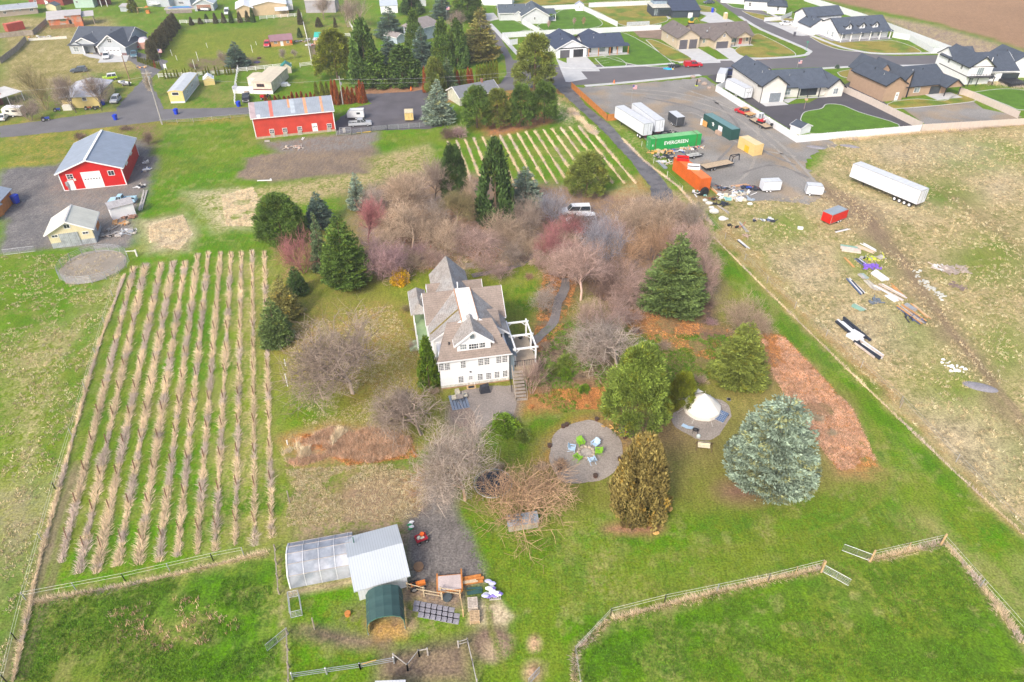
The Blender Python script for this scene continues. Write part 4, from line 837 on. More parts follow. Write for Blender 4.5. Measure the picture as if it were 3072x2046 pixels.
b=Bld('house','white single storey house cut by the top edge beyond the conifers','house',rm(1000,75),rm(1180,80)); b.wing(0,13,0,8,2.9,4.6,'u',WHITE,SHGR,.4,TRIMW); b.done()
b=Bld('house','white house with dark roof on the far side of the new street','house',ro(300,35),ro(560,60)); b.wing(0,b.L+3,0,9,2.9,5,'u',WHITE,SHNG,.4,TRIMW); b.win(ro(660,15),.8,1.1); b.done()

# ---------------- older neighbourhood, top left ----------------
GREYS=mat('blue_grey_siding',(.42,.46,.5),.7,.06,1,.05,8,stripe=('Z',.2,.08))
b=Bld('house','grey gabled ranch house with white garage door and charcoal roof','house',rj(1205,905),rj(2165,915))
b.root.location=(b.a.x,b.a.y,0); SH2=mat('blue_charcoal_shingle',(.085,.1,.125),.9,.1,.8,.2,6,stripe=('Z',.16,.15))
b.wing(0,18.6,2.0,16.5,2.9,6.4,'u',GREYS,SH2,.5,TRIMW,mid=9.8); b.wing(10.6,19.6,-1.2,9,2.95,6.3,'v',GREYS,SH2,.5,TRIMW); b.wing(0,4.5,0,6,2.7,3.9,'v',GREYS,SH2,.2,None); b.wing(1.6,8.6,.4,7,3.4,5.0,'v',GREYS,SH2,.3,TRIMW,z0=3.0); b.shed(-.3,10.6,-.4,2.4,2.75,3.1,GREYS,SH2,.1,walls=False)
b.door(15.1,5.0,2.4,px=False,at=-1.2,name='garage_door',panels=3,lites=4); b.win((15.1,4.6),1.2,1.1,at=-1.2,px=False); b.win((2.1,1.5),1.6,1.5,at=0,px=False,gm_=GLASSL); b.door(7.6,1.0,2.1,px=False,at=2,m=DARK)
b.part('stone_wainscot',lambda m:[m.box(10.6,-1.26,0,12.4,-1.2,.8),m.box(17.9,-1.26,0,19.6,-1.2,.8)],mat('stone_band',(.2,.13,.13),.9,.3,3,.3,9)); b.posts([(4.8,-.2),(9.8,-.2)],0,2.8,.22); b.done()
b=Bld('house','long tan single storey house with pale grey roof at the top left corner','house',rj(-100,300),rj(650,225))
TAN2=mat('dusty_tan_siding',(.42,.34,.29),.8,.06,1,.05,8); b.wing(0,b.L,0,8,2.5,3.5,'u',TAN2,mat('pale_grey_roof',(.36,.39,.42),.8,.1,1,.08,6),.5,TRIMW)
for x,y,w_ in ((80,212,.9),(237,183,.45),(337,173,.45),(530,163,1.2)): b.win(rj(x,y),w_,.8 if w_>.5 else .4,nx=2,ny=1)
b.done()
b=Bld('barn','rusty orange tin barn with sagging grey roofs and lean-to','barn',rj(860,490),rj(1405,440))
RUST=mat('rusted_tin',(.62,.2,.09),.8,.15,.8,.15,5,stripe=('X',.35,.2),col2=(.42,.4,.36),c2sc=.45,c2th=.56); TINW=metal('dull_tin_roof',(.5,.47,.45),'X',.5,.1)
b.shed(0,6,0,7,3.3,4.6,RUST,TINW,.5); b.shed(5.6,11,0,7,4.1,4.6,RUST,TINW,.4); b.shed(10.5,15,1,6,3.2,3.9,RUST,TINW,.4,walls=False); b.posts([(14.8,1),(14.8,5.8)],0,3.2,.2,WOOD); b.part('lower_boards',lambda m:m.box(0,-.1,0,8,0,1.2),mat('brown_board',(.3,.17,.08)))
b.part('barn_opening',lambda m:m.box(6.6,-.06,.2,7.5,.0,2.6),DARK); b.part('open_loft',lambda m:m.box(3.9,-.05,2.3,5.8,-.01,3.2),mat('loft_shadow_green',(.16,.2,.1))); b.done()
b=Bld('house','brick red house with dark doorway at the top left','house',rj(500,60),rj(1010,90)); b.wing(0,b.L+2,0,9,3.4,5.5,'u',mat('barn_red_siding',(.26,.06,.045)),SHGR,.4,TRIMW); b.win(rj(585,8),1.2,1.0); b.win(rj(755,5),.7,.7); b.part('white_board',lambda m:m.box(8.5,-.6,0,10,-.5,1.6),TRIMW); b.done()
b=Bld('shed','small cream shed with grey gable roof behind the rusty barn','shed',rj(790,175),rj(940,180)); b.wing(0,b.L+.4,0,3,1.9,2.8,'v',CRY,SHGR,.3); b.done()
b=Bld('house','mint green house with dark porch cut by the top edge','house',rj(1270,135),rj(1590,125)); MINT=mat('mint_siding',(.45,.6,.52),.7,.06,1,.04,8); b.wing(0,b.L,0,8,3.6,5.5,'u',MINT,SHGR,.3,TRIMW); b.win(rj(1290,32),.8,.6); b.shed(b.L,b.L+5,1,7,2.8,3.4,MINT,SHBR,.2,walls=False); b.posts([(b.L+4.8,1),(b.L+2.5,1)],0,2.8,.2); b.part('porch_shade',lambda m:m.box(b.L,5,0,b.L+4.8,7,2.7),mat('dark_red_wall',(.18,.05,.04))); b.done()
b=Bld('shed','low grey blue shed with white tin roof beside the yellow bush','shed',rj(2030,195),rj(2200,195)); b.shed(0,b.L,0,3.5,1.9,2.3,GREYS,TINW,.3); b.done()
b=Bld('house','grey blue house with white deck cut by the top edge','house',rk(240,100),rk(620,125)); b.wing(0,b.L,0,8,3.5,5,'u',GREYS,SHGR,.3,TRIMW); b.wing(b.L,b.L+8,3,11,3.5,5,'u',GREYS,SHGR,.3,TRIMW)
b.part('deck',lambda m:[m.box(2.2,-1.6,1.1,6.5,0,1.3)]+[m.box(2.2+i*.4,-1.6,1.3,2.24+i*.4,-1.55,2.1) for i in range(11)]+[m.box(2.2,-1.6,2.1,6.5,-1.52,2.18)],TRIMW); b.win((b.L+3.5,1.4),2.4,.9,at=3,px=False,nx=4); b.done()
b=Bld('garage','blue grey garage with brown roller door and a white trailer parked before it','garage',rk(1040,190),rk(1360,180)); b.wing(0,b.L,0,8,2.8,4.5,'v',GREYS,mat('pale_blue_roof',(.5,.56,.62)),.4,TRIMW); b.door(b.L/2,5.6,2.4,px=False,m=mat('brown_door',(.35,.2,.15)),name='garage_door'); b.part('open_gap',lambda m:m.box(1,-.06,0,6.4,-.03,.9),DARK); b.done()
TANSHOP=mat('sandy_metal',(.62,.47,.3),.7,.05,1,.04,8,stripe=('X',.4,.05))
b=Bld('workshop','sandy metal workshop with bright white low pitch roof','workshop',rk(1760,300),rl(180,230)); WROOF=metal('white_metal_roof',(.78,.8,.82),'X',.8,.04)
b.wing(0,6,0,12,3.4,4.6,'v',TANSHOP,WROOF,.4,TRIMW); b.wing(5.8,19,1.5,13,3.8,5.0,'v',TANSHOP,WROOF,.4,TRIMW); b.shed(14.5,19.5,-3.5,1,2.3,2.7,TANSHOP,WROOF,.1,walls=False); b.posts([(14.6,-3.4),(19.3,-3.4)],0,2.3,.2,NEWWOOD); b.part('bar_counter',lambda m:m.box(15,-3.6,0,19,-3.2,1.0),NEWWOOD); b.done()
b=Bld('barn','long corrugated grey metal barn behind the bare trees','barn',rl(680,190),rl(1120,185)); b.wing(0,b.L,0,9,4.4,5.6,'u',mat('corrugated_grey',(.4,.38,.42),.6,.12,.8,.06,8,stripe=('X',.5,.25)),TINW,.2); b.done()
b=Bld('house','stained cedar cabin with plum metal roof and white door','cabin',rl(170,690),rl(485,660)); CED=mat('cedar_lap',(.6,.3,.1),.7,.1,1,.08,8,stripe=('Z',.2,.15)); b.wing(0,b.L,0,3.6,2.0,3.4,'u',CED,metal('plum_roof',(.28,.16,.19),'X',.4,.1),.3,None,mid=1.5); b.win(rl(228,622),.9,.8); b.win(rl(408,612),.8,.8); b.door(rl(322,640),.8,1.8); b.part('orange_chute',lambda m:m.box(6.5,-.25,.7,7.1,-.02,1.7),paint('chute',(.85,.08,.02))); b.done()
b=Bld('chicken_coop','small coop with bright teal roof and lean-to front','coop',rl(800,640),rl(955,645)); b.wing(0,b.L,.8,3.4,2.0,3.2,'u',mat('coop_tan',(.5,.36,.26)),paint('teal_roof',(.02,.36,.3)),.2); b.shed(0,b.L,-.9,.9,1.4,1.9,WPLAIN,mat('lilac_tin',(.5,.48,.55)),.15,walls=False); b.part('coop_pen',lambda m:m.box(.2,-.8,0,b.L-.2,-.7,1.2),NEWWOOD); b.done()
b=Bld('shed','tiny cream shed with dark green gable roof by the white rail fence','shed',rl(325,1085),rl(468,1075)); b.wing(0,b.L,0,2.8,2.0,3.1,'v',mat('cream_paint',(.66,.6,.47)),paint('deep_teal',(.02,.22,.18)),.25); b.part('double_door',lambda m:[m.box(.6,-.04,.1,1.42,0,1.8),m.box(1.46,-.04,.1,2.3,0,1.8)],mat('cream_door',(.58,.52,.4))); b.done()
b=Bld('mobile_home','yellow and silver single wide mobile home in the grass','mobile home',T00(1570,950),T00(1700,945)); YEL=mat('pale_yellow_metal',(.72,.58,.24),.6,.06,1,.05,8); b.wing(0,3.9,0,17.2,3.1,3.4,'v',YEL,metal('silver_roof',(.55,.58,.6),'Y',1.0,.12),.1,YEL,z0=.5); b.part('side_skin',lambda m:m.box(3.9,.2,.4,3.95,17,2.9),mat('silver_side',(.5,.54,.58),.6)); b.part('skirting',lambda m:m.box(.05,.05,0,3.85,17.1,.6),WPLAIN); b.win(T00(1610,862),1.7,.7,nx=1,ny=1)
for v in (4,9,10): b.win((v,1.9),.6,.8,side='r',at=3.95,px=False,nx=1)
b.done()
b=Bld('shed','round topped yellow shed with white roof in the mobile home yard','shed',T00(1880,790),T00(1978,780)); b.wing(0,b.L,0,3.2,1.7,2.2,'v',YEL,WROOF,.1,mid=1.45); b.wing(.5,b.L-.5,0,3.2,2.1,2.7,'v',YEL,WROOF,.1); b.part('shed_door',lambda m:m.box(.8,-.05,.1,2.2,0,1.6),YEL); b.done()
b=Bld('mobile_home','cream double wide mobile home with white deck stairs','mobile home',T10(-18,862),T10(165,865)); CR2=mat('cream_roofing',(.62,.55,.42),.8,.06,1,.06,6); b.wing(0,5.6,0,15,3.2,3.45,'v',mat('cream_siding',(.66,.6,.5)),CR2,.1,None,z0=.3); b.wing(-3,0.1,4.5,9.5,3.0,3.2,'v',_mc['cream_siding'],CR2,.1,None); b.win((2.4,2.4),2.0,.7,px=False,nx=3,ny=1,fm=mat('maroon_trim',(.2,.06,.06))); b.part('maroon_band',lambda m:m.box(.1,-.04,1.1,5.4,0,1.4),_mc['maroon_trim']); b.part('skirting',lambda m:m.box(-.05,-.06,0,5.65,-.01,1.0),WPLAIN)
b.part('deck',lambda m:[m.box(-6,0,0,-.2,3.5,1.0)]+[m.box(-6+i*.45,-.05,1.0,-5.94+i*.45,0,1.9) for i in range(13)]+[m.box(-6,-.05,1.9,-.2,0,1.98),m.box(-6.05,0,1.0,-6,3.5,1.9)],WPLAIN); b.part('steps',lambda m:[m.box(-2.6,-.4-i*.3,0,-1.4,-.1-i*.3,.85-i*.2) for i in range(4)],WOOD)
b.part('side_landing',lambda m:[m.box(5.7,7,0,7.2,9,.8)]+[m.box(7.2+i*.3,7.5,0,7.5+i*.3,8.5,.65-i*.2) for i in range(3)],WPLAIN); b.done()
b=Bld('house','pale yellow cottage with weathered silver roof behind bare trees','house',T00(590,1000),T00(895,985)); b.wing(0,9.3,0,14,3.1,4.6,'v',YEL,mat('silver_weathered',(.52,.52,.56),.6,.15,.6,.1,6,stripe=('Y',.9,.1)),.4,mat('moss_trim',(.3,.42,.25)),hip=2.5); b.win(T00(775,910),1.0,.8,nx=1); b.win(T00(640,915),.8,.7,nx=1); b.part('white_propane_box',lambda m:m.box(.3,-1.6,0,2.6,-.2,1.3),CREAMW); b.done()
b=Bld('house','house with orange shingles and striped white patio roof at the left edge','house',T00(-60,1000),T00(60,960)); b.wing(-4,b.L,1,9,2.7,4.6,'u',mat('maroon_wall',(.22,.06,.05)),mat('orange_shingle',(.48,.22,.1),.9,.15,1,.15,6),.3); b.shed(.2,8.5,-1.5,5,2.4,3.0,WPLAIN,metal('striped_patio_roof',(.66,.64,.6),'X',.5,.3),.1,walls=False); b.posts([(8.3,-1.4),(4,-1.4),(.4,-1.4)],0,2.4,.15); b.done()
b=Bld('house','grey blue house with brown hip roof half hidden among conifers','house',rl(2145,570),rl(2230,590)); b.wing(-1,6.5,0,11,4.4,6.6,'v',mat('sky_grey_siding',(.42,.5,.58)),mat('taupe_shingle',(.27,.24,.23),.9,.1,1,.15,6),.5,TRIMW,hip=3); b.win((.6,3.2),1.6,1.4,px=False,nx=2); b.wing(-3,3,-7,-3,2.2,3.2,'u',_mc['sky_grey_siding'],_mc['taupe_shingle'],.3,TRIMW); b.done()
b=Bld('cottage','low cottage with slate grey roof and brick chimney behind the pines','cottage',rm(690,1560),rm(1260,1450)); b.wing(0,b.L,0,7.5,2.4,4.2,'u',mat('sage_cream_wall',(.52,.52,.42),.8),mat('plain_grey_shingle',(.19,.2,.22),.9,.08,1,.12,6),.4,TRIMW); b.part('chimney',lambda m:m.box(8.6,3.3,3.6,9.1,3.8,5.2),mat('chimney_brick',(.36,.18,.13),.9,.2,4,.2,12)); b.done()
b=Bld('shed','silver roofed shed at the top edge behind the blue spruce','shed',rl(1780,200),rl(2030,190)); b.shed(0,b.L,0,8,2.8,3.4,WHITE,metal('pale_steel_roof',(.55,.6,.65),'X',.6,.06),.2); b.done()
b=Bld('playhouse','pale blue gabled playhouse on the far lawn','playhouse',rm(100,95),rm(190,90)); b.wing(0,b.L,0,2.6,2.0,3.2,'v',PALEB,mat('pale_slate',(.4,.45,.5)),.2); b.done()
# ---------------- lower yard buildings ----------------
b=Bld('shed','white metal shed with ribbed white roof joined to the greenhouse','shed',T13(960,830),T13(1392,705))
WRIB=mat('ribbed_white_roof',(.50,.54,.57),.4,.03,.6,.02,6,stripe=('X',.26,.22),spec=.3)
b.wing(-.05,b.L+.1,.15,6.1,2.35,3.35,'u',mat('shed_white_metal',(.62,.66,.7),.6,.05,1,.04,6,stripe=('X',.3,.12)),WRIB,.45,None,ohe=.35,mid=3.05)
b.part('stove_pipe',lambda m:m.tube([(.5,5.3,2.6),(.5,5.3,3.6)],.07,6),mat('green_pipe',(.1,.2,.17))); b.done()
b=Bld('greenhouse','long cloudy polycarbonate greenhouse with gambrel roof','greenhouse',T13(320,710),T13(895,600))
PC=mat('cloudy_polycarbonate',(.27,.30,.35),.6,.22,.8,.08,4,stripe=('X',1.55,.12),spec=.5,col2=(.36,.38,.43),c2sc=.6,c2th=.5); pr=[(0,0),(0.25,1.7),(1.25,2.35),(2.35,2.65),(3.45,2.35),(4.45,1.7),(4.7,0)]
def gh(m):
    n=len(pr); vs=[(0,a,z) for a,z in pr]+[(b.L+.3,a,z) for a,z in pr]; m.add(vs,[tuple(range(n)),tuple(range(n,2*n))[::-1]]+[(i,i+1,n+i+1,n+i) for i in range(n-1)])
b.part('polycarbonate_shell',gh,PC)
b.part('frame_rib',lambda m:[m.beam((x,pr[i][0],pr[i][1]+.02),(x,pr[i+1][0],pr[i+1][1]+.02),.07) for x in (0,1.6,3.2,4.8,6.2) for i in range(len(pr)-1)],mat('frame_white',(.6,.62,.65),.4))
b.part('purlin',lambda m:[m.beam((0,a,z+.03),(b.L+.3,a,z+.03),.05) for a,z in pr[1:-1]],mat('purlin_tan',(.45,.4,.36),.5)); b.part('end_frame',lambda m:[m.beam((-.03,pr[i][0],pr[i][1]),(-.03,pr[i+1][0],pr[i+1][1]),.12) for i in range(len(pr)-1)],WPLAIN); b.done()
b=Bld('shelter','arched dark green fabric shelter over yellow straw','shelter',T13(1035,1150),T13(1370,1090))
ar=[(-.05,.2),(.0,1.5),(.35,2.2),(1.0,2.6),(1.8,2.72),(2.6,2.6),(3.3,2.2),(3.55,1.5),(3.6,.2)]
def shf(m):
    n=len(ar); 
    for k,(y0,y1) in enumerate(((.15,3.6),)):
        vs=[]
        for y in np.linspace(y0,y1,10):
            sag=.06*math.sin((y-y0)/(y1-y0)*math.pi*3); vs+=[(x,y,z-abs(sag)*.6 if z>1 else z) for x,z in ar]
        for j in range(9):
            for i in range(n-1): m.add([vs[j*n+i],vs[j*n+i+1],vs[(j+1)*n+i+1],vs[(j+1)*n+i]],[(0,1,2,3)])
b.part('canopy',shf,mat('green_fabric',(.045,.095,.09),.6,.08,1,.05,6),smooth=True)
b.part('hoop',lambda m:[m.beam((ar[i][0],y,ar[i][1]-.05),(ar[i+1][0],y,ar[i+1][1]-.05),.06) for y in (.15,1.3,2.5,3.6) for i in range(len(ar)-1)],mat('green_pipe2',(.08,.2,.14),.4)); b.part('leg',lambda m:[m.beam((0,.15,0),(0,.15,.4),.07),m.beam((3.55,.15,0),(3.55,.15,.4),.07)],GALV); b.done()
b=Bld('shed','flat pale corrugated roof of a shed at the bottom edge','shed',T13(1110,1850),T13(1372,1840)); b.shed(0,b.L,0,1.6,2.0,2.2,WOOD,metal('bottom_tin',(.5,.53,.56),'X',.3,.15),.1); b.done()
b=Bld('chicken_coop','low grey blue roofed wooden coop below the trampoline','coop',T23(-30,190),T23(240,150)); b.shed(0,b.L,0,1.1,1.0,1.35,mat('coop_board',(.42,.37,.3),.9,.2,2,.2,8),mat('coop_roof',(.27,.33,.4),.6,.2,1,.1,6),.1); b.done()
# ================= VEGETATION =================
def mesh_np(name,V,F,mats,col=None,mi=None):
    me=bpy.data.meshes.new(name); V=np.asarray(V,np.float32); F=np.asarray(F,np.int32); k=F.shape[1]
    me.vertices.add(len(V)); me.vertices.foreach_set('co',V.ravel()); me.loops.add(F.size); me.loops.foreach_set('vertex_index',F.ravel())
    me.polygons.add(len(F)); me.polygons.foreach_set('loop_start',np.arange(0,F.size,k,dtype=np.int32)); me.polygons.foreach_set('loop_total',np.full(len(F),k,np.int32)); 
    for m in mats: me.materials.append(m)
    me.update(calc_edges=True)
    if col is not None:
        at=me.color_attributes.new('Col','FLOAT_COLOR','CORNER'); c=np.ones((F.size,4),np.float32); c[:,:3]=np.repeat(col,k,axis=0); at.data.foreach_set('color',c.ravel())
    return me
def unit(a): return a/(np.linalg.norm(a,axis=-1,keepdims=True)+1e-9)
def sprays(P,D,ln,wd,r):
    """leaf sprays: slim four-sided blades at P pointing along D"""
    n=len(P); up=r.normal(size=(n,3)); S=unit(np.cross(D,up)); N=np.cross(S,D)
    ln=ln*r.uniform(.6,1.35,(n,1)); wd=wd*r.uniform(.6,1.4,(n,1)); tip=P+D*ln+N*ln*r.uniform(-.15,.15,(n,1))
    V=np.stack([P,P+D*ln*.45+S*wd/2,tip,P+D*ln*.45-S*wd/2],1).reshape(-1,3); F=np.arange(4*n).reshape(-1,4); return V,F
def shade(r,n,groups,amt,base=(1,1,1),alt=None,altp=.0):
    gcol=1+(r.random((groups.max()+1,1))-.5)*2*amt; c=np.ones((n,3))*np.array(base)*gcol[groups]*(1+(r.random((n,1))-.5)*.5)
    if alt is not None:
        pk=(r.random(groups.max()+1)<altp)[groups]&(r.random(n)<.8); c[pk]=c[pk]*np.array(alt)
    return c
PEXP={16:.45,17:.66}
def conifer(seed,Hh,Rr,style,N=13000):
    r=np.random.default_rng(seed); P=[];D=[];Gp=[];g0=0
    if style in('dome','bigspruce','spruce','fir'):
        nl=int(Hh*2.3); per=[]
        for i in range(nl):
            z=(i+.5)/nl; z=z**1.0; rad=(1-z)**PEXP.get(seed,.72)*Rr*min(1,.7+z*5); nb=max(4,int(5+rad*5)); 
            for j in range(nb):
                a=r.uniform(0,6.283); rr=rad*r.uniform(.72,1.12); zz=(z+r.uniform(-.5,.5)/nl)*Hh*.97+.25
                k=max(5,int(N*rr*rr/ (Rr*Rr*nl*7)+5)); t=r.random(k)**.62
                lat=r.normal(size=k)*.16*rr*(1-t*.55); dx,dy=math.cos(a),math.sin(a)
                droop=-.16 if style=='spruce' else .05
                x=t*rr*dx-lat*dy; y=t*rr*dy+lat*dx; zc=zz+t*rr*droop+t*t*rr*.16+r.normal(size=k)*.07-abs(lat)*.25
                P.append(np.stack([x,y,zc],1)); d=np.stack([dx-np.sign(lat)*dy*.7+r.normal(size=k)*.3,dy+np.sign(lat)*dx*.7+r.normal(size=k)*.3,.12+r.normal(size=k)*.25],1); D.append(d); Gp.append(np.full(k,g0)); g0+=1
        ln,wd=.34,.15
    elif style in('pine','bigpine'):
        nc=int(95+Rr*16 if style=='pine' else 330)
        for i in range(nc):
            z=r.uniform(.12,1)**.9; prof=math.sin(min(1,(1-z)*1.15+.08)*math.pi*.55)**.7; a=r.uniform(0,6.283); rr=Rr*prof*r.uniform(.35,1.0)**.5*.92
            c=np.array([rr*math.cos(a),rr*math.sin(a),z*Hh*.96]); s_=r.uniform(.35,.75)*(Rr/3)**.4; k=N//nc
            q=unit(r.normal(size=(k,3)))*(r.random((k,1))**.45); P.append(c+q*s_*np.array([1,1,.8])); D.append(q+np.array([math.cos(a),math.sin(a),.9])*.55+r.normal(size=(k,3))*.2); Gp.append(np.full(k,g0)); g0+=1
        ln,wd=.36,.13
    elif style in('cedar','mound'):      # dense flame-shaped crown of upright fans
        nc=int(150 if style=='cedar' else 420)
        for i in range(nc):
            z=r.uniform(0,1); prof=(1-z)**(.62 if style=='cedar' else .5)*(.72+.28*min(1,z*6+.3)); a=r.uniform(0,6.283); rr=Rr*prof*r.uniform(.72,1.04)
            c=np.array([rr*math.cos(a),rr*math.sin(a),z*Hh*.93]); s_=r.uniform(.22,.42)*(Rr/1.6)**(.55 if style=='cedar' else .1); k=N//nc
            q=unit(r.normal(size=(k,3)))*(r.random((k,1))**.4); P.append(c+q*np.array([s_,s_,s_*2.2])); D.append(np.array([math.cos(a)*.35,math.sin(a)*.35,1])+r.normal(size=(k,3))*.35); Gp.append(np.full(k,g0)); g0+=1
        ln,wd=.34,.17
    elif style=='round':      # low mound or bush
        nc=70
        for i in range(nc):
            q0=unit(r.normal(size=3)); q0[2]=abs(q0[2]); rr=r.uniform(.55,.98); c=np.array([q0[0]*Rr*rr,q0[1]*Rr*rr,q0[2]*Hh*rr*.95]); s_=.3*Rr; k=N//nc
            q=unit(r.normal(size=(k,3)))*(r.random((k,1))**.5); P.append(c+q*s_); D.append(q+q0*.7+r.normal(size=(k,3))*.2); Gp.append(np.full(k,g0)); g0+=1
        ln,wd=.22,.12
    P=np.concatenate(P); D=unit(np.concatenate(D)); Gp=np.concatenate(Gp); P[:,2]=np.maximum(P[:,2],.06)
    V,F=sprays(P,D,ln,wd,r); return V,F,Gp,r
def trunk_mesh(Hh,r0,bark,n=7):
    m=M(); m.tube([(0,0,-.1),(.02*Hh*.3,0,Hh*.4),(0,.01,Hh*.97)],[r0,r0*.62,r0*.08],n); return m.mesh('trunk',bark)
BARK=mat('brown_bark',(.17,.115,.08),.95,.25,2,.25,12,rand=.15); BARKG=mat('grey_bark',(.36,.29,.24),.95,.2,2,.2,12,rand=.15); BARKP=mat('pale_bark',(.46,.38,.31),.95,.2,2,.2,12)
_cm={}
STY={'dome':[(16,9,5.2)],'bigspruce':[(17,12,4.6),(18,13,4.6)],'bigpine':[(24,10,4.2)],'mound':[(33,7,3.0)],'spruce':[(11,9,3.0),(12,10,3.3),(15,8.5,3.1)],'fir':[(13,10,3.1),(14,9,3.2)],'pine':[(21,8,3.4),(22,9,3.2),(23,7.5,3.3)],'cedar':[(31,7,1.7),(32,8,1.6)],'round':[(41,1.6,1.3)]}
for st_,L_ in STY.items():
    for i,(sd,hh,rr) in enumerate(L_):
        V,F,gp,r=conifer(sd,hh,rr,st_,{'cedar':7000,'round':3500,'dome':42000,'bigspruce':36000,'bigpine':34000,'mound':26000}.get(st_,16000))
        c=shade(r,len(F),gp,.42,alt=(1.15,.95,.6),altp=.28 if st_=='dome' else .1)
        fm_=mat('placeholder_leaf',(.1,.2,.03),vcol=True); _cm[(st_,i)]=(mesh_np('crown',V,F,[fm_],c),trunk_mesh(hh,.2 if st_!='cedar' else .1,BARK),hh,rr)
def leaf(name,c,rnd=.12): return mat('foliage_'+name,c,.75,.12,.8,.0,8,vcol=True,rand=rnd,spec=.15)
LF={'blue':leaf('blue_spruce',(.26,.335,.25)),'dblue':leaf('dark_blue_spruce',(.12,.18,.14)),'green':leaf('green_conifer',(.12,.20,.035)),'dark':leaf('dark_conifer',(.075,.135,.035)),'olive':leaf('olive_pine',(.19,.23,.045)),
    'bright':leaf('bright_pine',(.205,.28,.05)),'gold':leaf('golden_fir',(.25,.235,.07)),'ced':leaf('cedar_green',(.11,.19,.04)),'yg':leaf('yellow_green_arborvitae',(.19,.22,.02)),'dead':leaf('dead_orange',(.36,.10,.022)),
    'brown':leaf('bronzed_cypress',(.27,.215,.07)),'dull':leaf('winter_dull_arborvitae',(.13,.12,.06)),'grass':leaf('grey_green_spruce',(.15,.22,.10)),'yel':leaf('yellow_blossom',(.62,.40,.01)),'spr':leaf('forest_spruce',(.13,.19,.055)),'jun':leaf('juniper_green',(.14,.235,.02))}
_cnt={}
def tree(kind,x,yb,yt,W,col,label,name=None,group=None,f=None,bole=0,rz=None,cat='tree',hs=1.0):
    """stand a conifer: foot of the crown at (x,yb), tip at row yt, crown width W (survey pixels, overview sheet)"""
    if f: (x,yb),(_,yt),(x2,_)=f(x,yb),f(x,yt),f(x+W,yb); W=x2-x
    else: (x,yb),(_,yt)=ov(x,yb),ov(x,yt); W*=1.305
    i=_cnt.get(kind,0); _cnt[kind]=i+1; k=len(STY[kind]); cm,tm,hh,rr=_cm[(kind,i%k)]
    p=g(x,yb); Rw=W/2/scale_at(yb); fr=.75 if not bole else .0; base=Vector((p.x*(1+fr*Rw/max(p.y,1)),p.y+fr*Rw,0)); hgt=max(1.0,hat(base,yt))*hs
    root=empty(name or {'dome':'spruce_tree','bigspruce':'spruce_tree','bigpine':'pine_tree','mound':'cypress_tree','pine':'pine_tree','spruce':'spruce_tree','fir':'fir_tree','cedar':'arborvitae','round':'shrub'}[kind],base,random.uniform(0,6.28) if rz is None else rz,label,cat,group,(Rw/rr,Rw/rr,(hgt-bole)/hh))
    ch=child('crown',cm,root,mat=LF[col]); 
    t=child('trunk',tm,root)
    if bole: ch.location.z=bole*hh/(hgt-bole); t.scale=(1.6,1.6,1.15)
    return root
# around the farmhouse
tree('bigpine',657,578,450,126,'green','rounded dark green pine at the corner of the vineyard')
tree('spruce',740,530,441,74,'dblue','dark blue spruce with brown cones behind the rounded pine')
tree('spruce',745,635,485,52,'grass','narrow grey green spruce behind the large green conifer')
tree('bigspruce',803,682,490,126,'green','large dense green conifer left of the farmhouse')
tree('spruce',826,487,396,56,'blue','blue spruce beside the red twig tree')
tree('spruce',688,686,612,56,'dark','small dark green spruce in the group left of the farmhouse')
tree('spruce',662,745,632,86,'gold','cone laden spruce at the right edge of the vineyard')
tree('spruce',645,805,685,92,'spr','lower green spruce touching the big bare tree')
tree('cedar',1140,528,320,92,'dark','tallest dark conifer in the middle of the thicket',cat='tree',name='cypress_tree')
tree('pine',1047,478,333,66,'dark','darker loose conifer left of the tallest conifer')
tree('spruce',1207,487,383,92,'blue','silvery blue spruce at the foot of the small vineyard')
tree('pine',1347,462,350,102,'olive','olive pine at the foot of the small vineyard')
tree('bigspruce',1535,748,533,176,'spr','very large forest green spruce right of the thicket')
tree('bigspruce',1682,915,738,142,'olive','olive green spruce beside the leaf strewn strip')
tree('bigpine',1452,1003,802,152,'bright','bright green pine on a bare trunk by the fire pit',bole=1.6)
tree('pine',1560,948,858,64,'yg','small yellow green pine behind the bell tent')
tree('mound',1458,1214,1006,146,'brown','bronzed cypress mound by the fire pit gravel',name='cypress_tree')
tree('dome',1738,1172,926,212,'blue','huge pale blue spruce in the right lawn')
tree('cedar',988,900,776,50,'jun','slim green arborvitae against the farmhouse front corner')
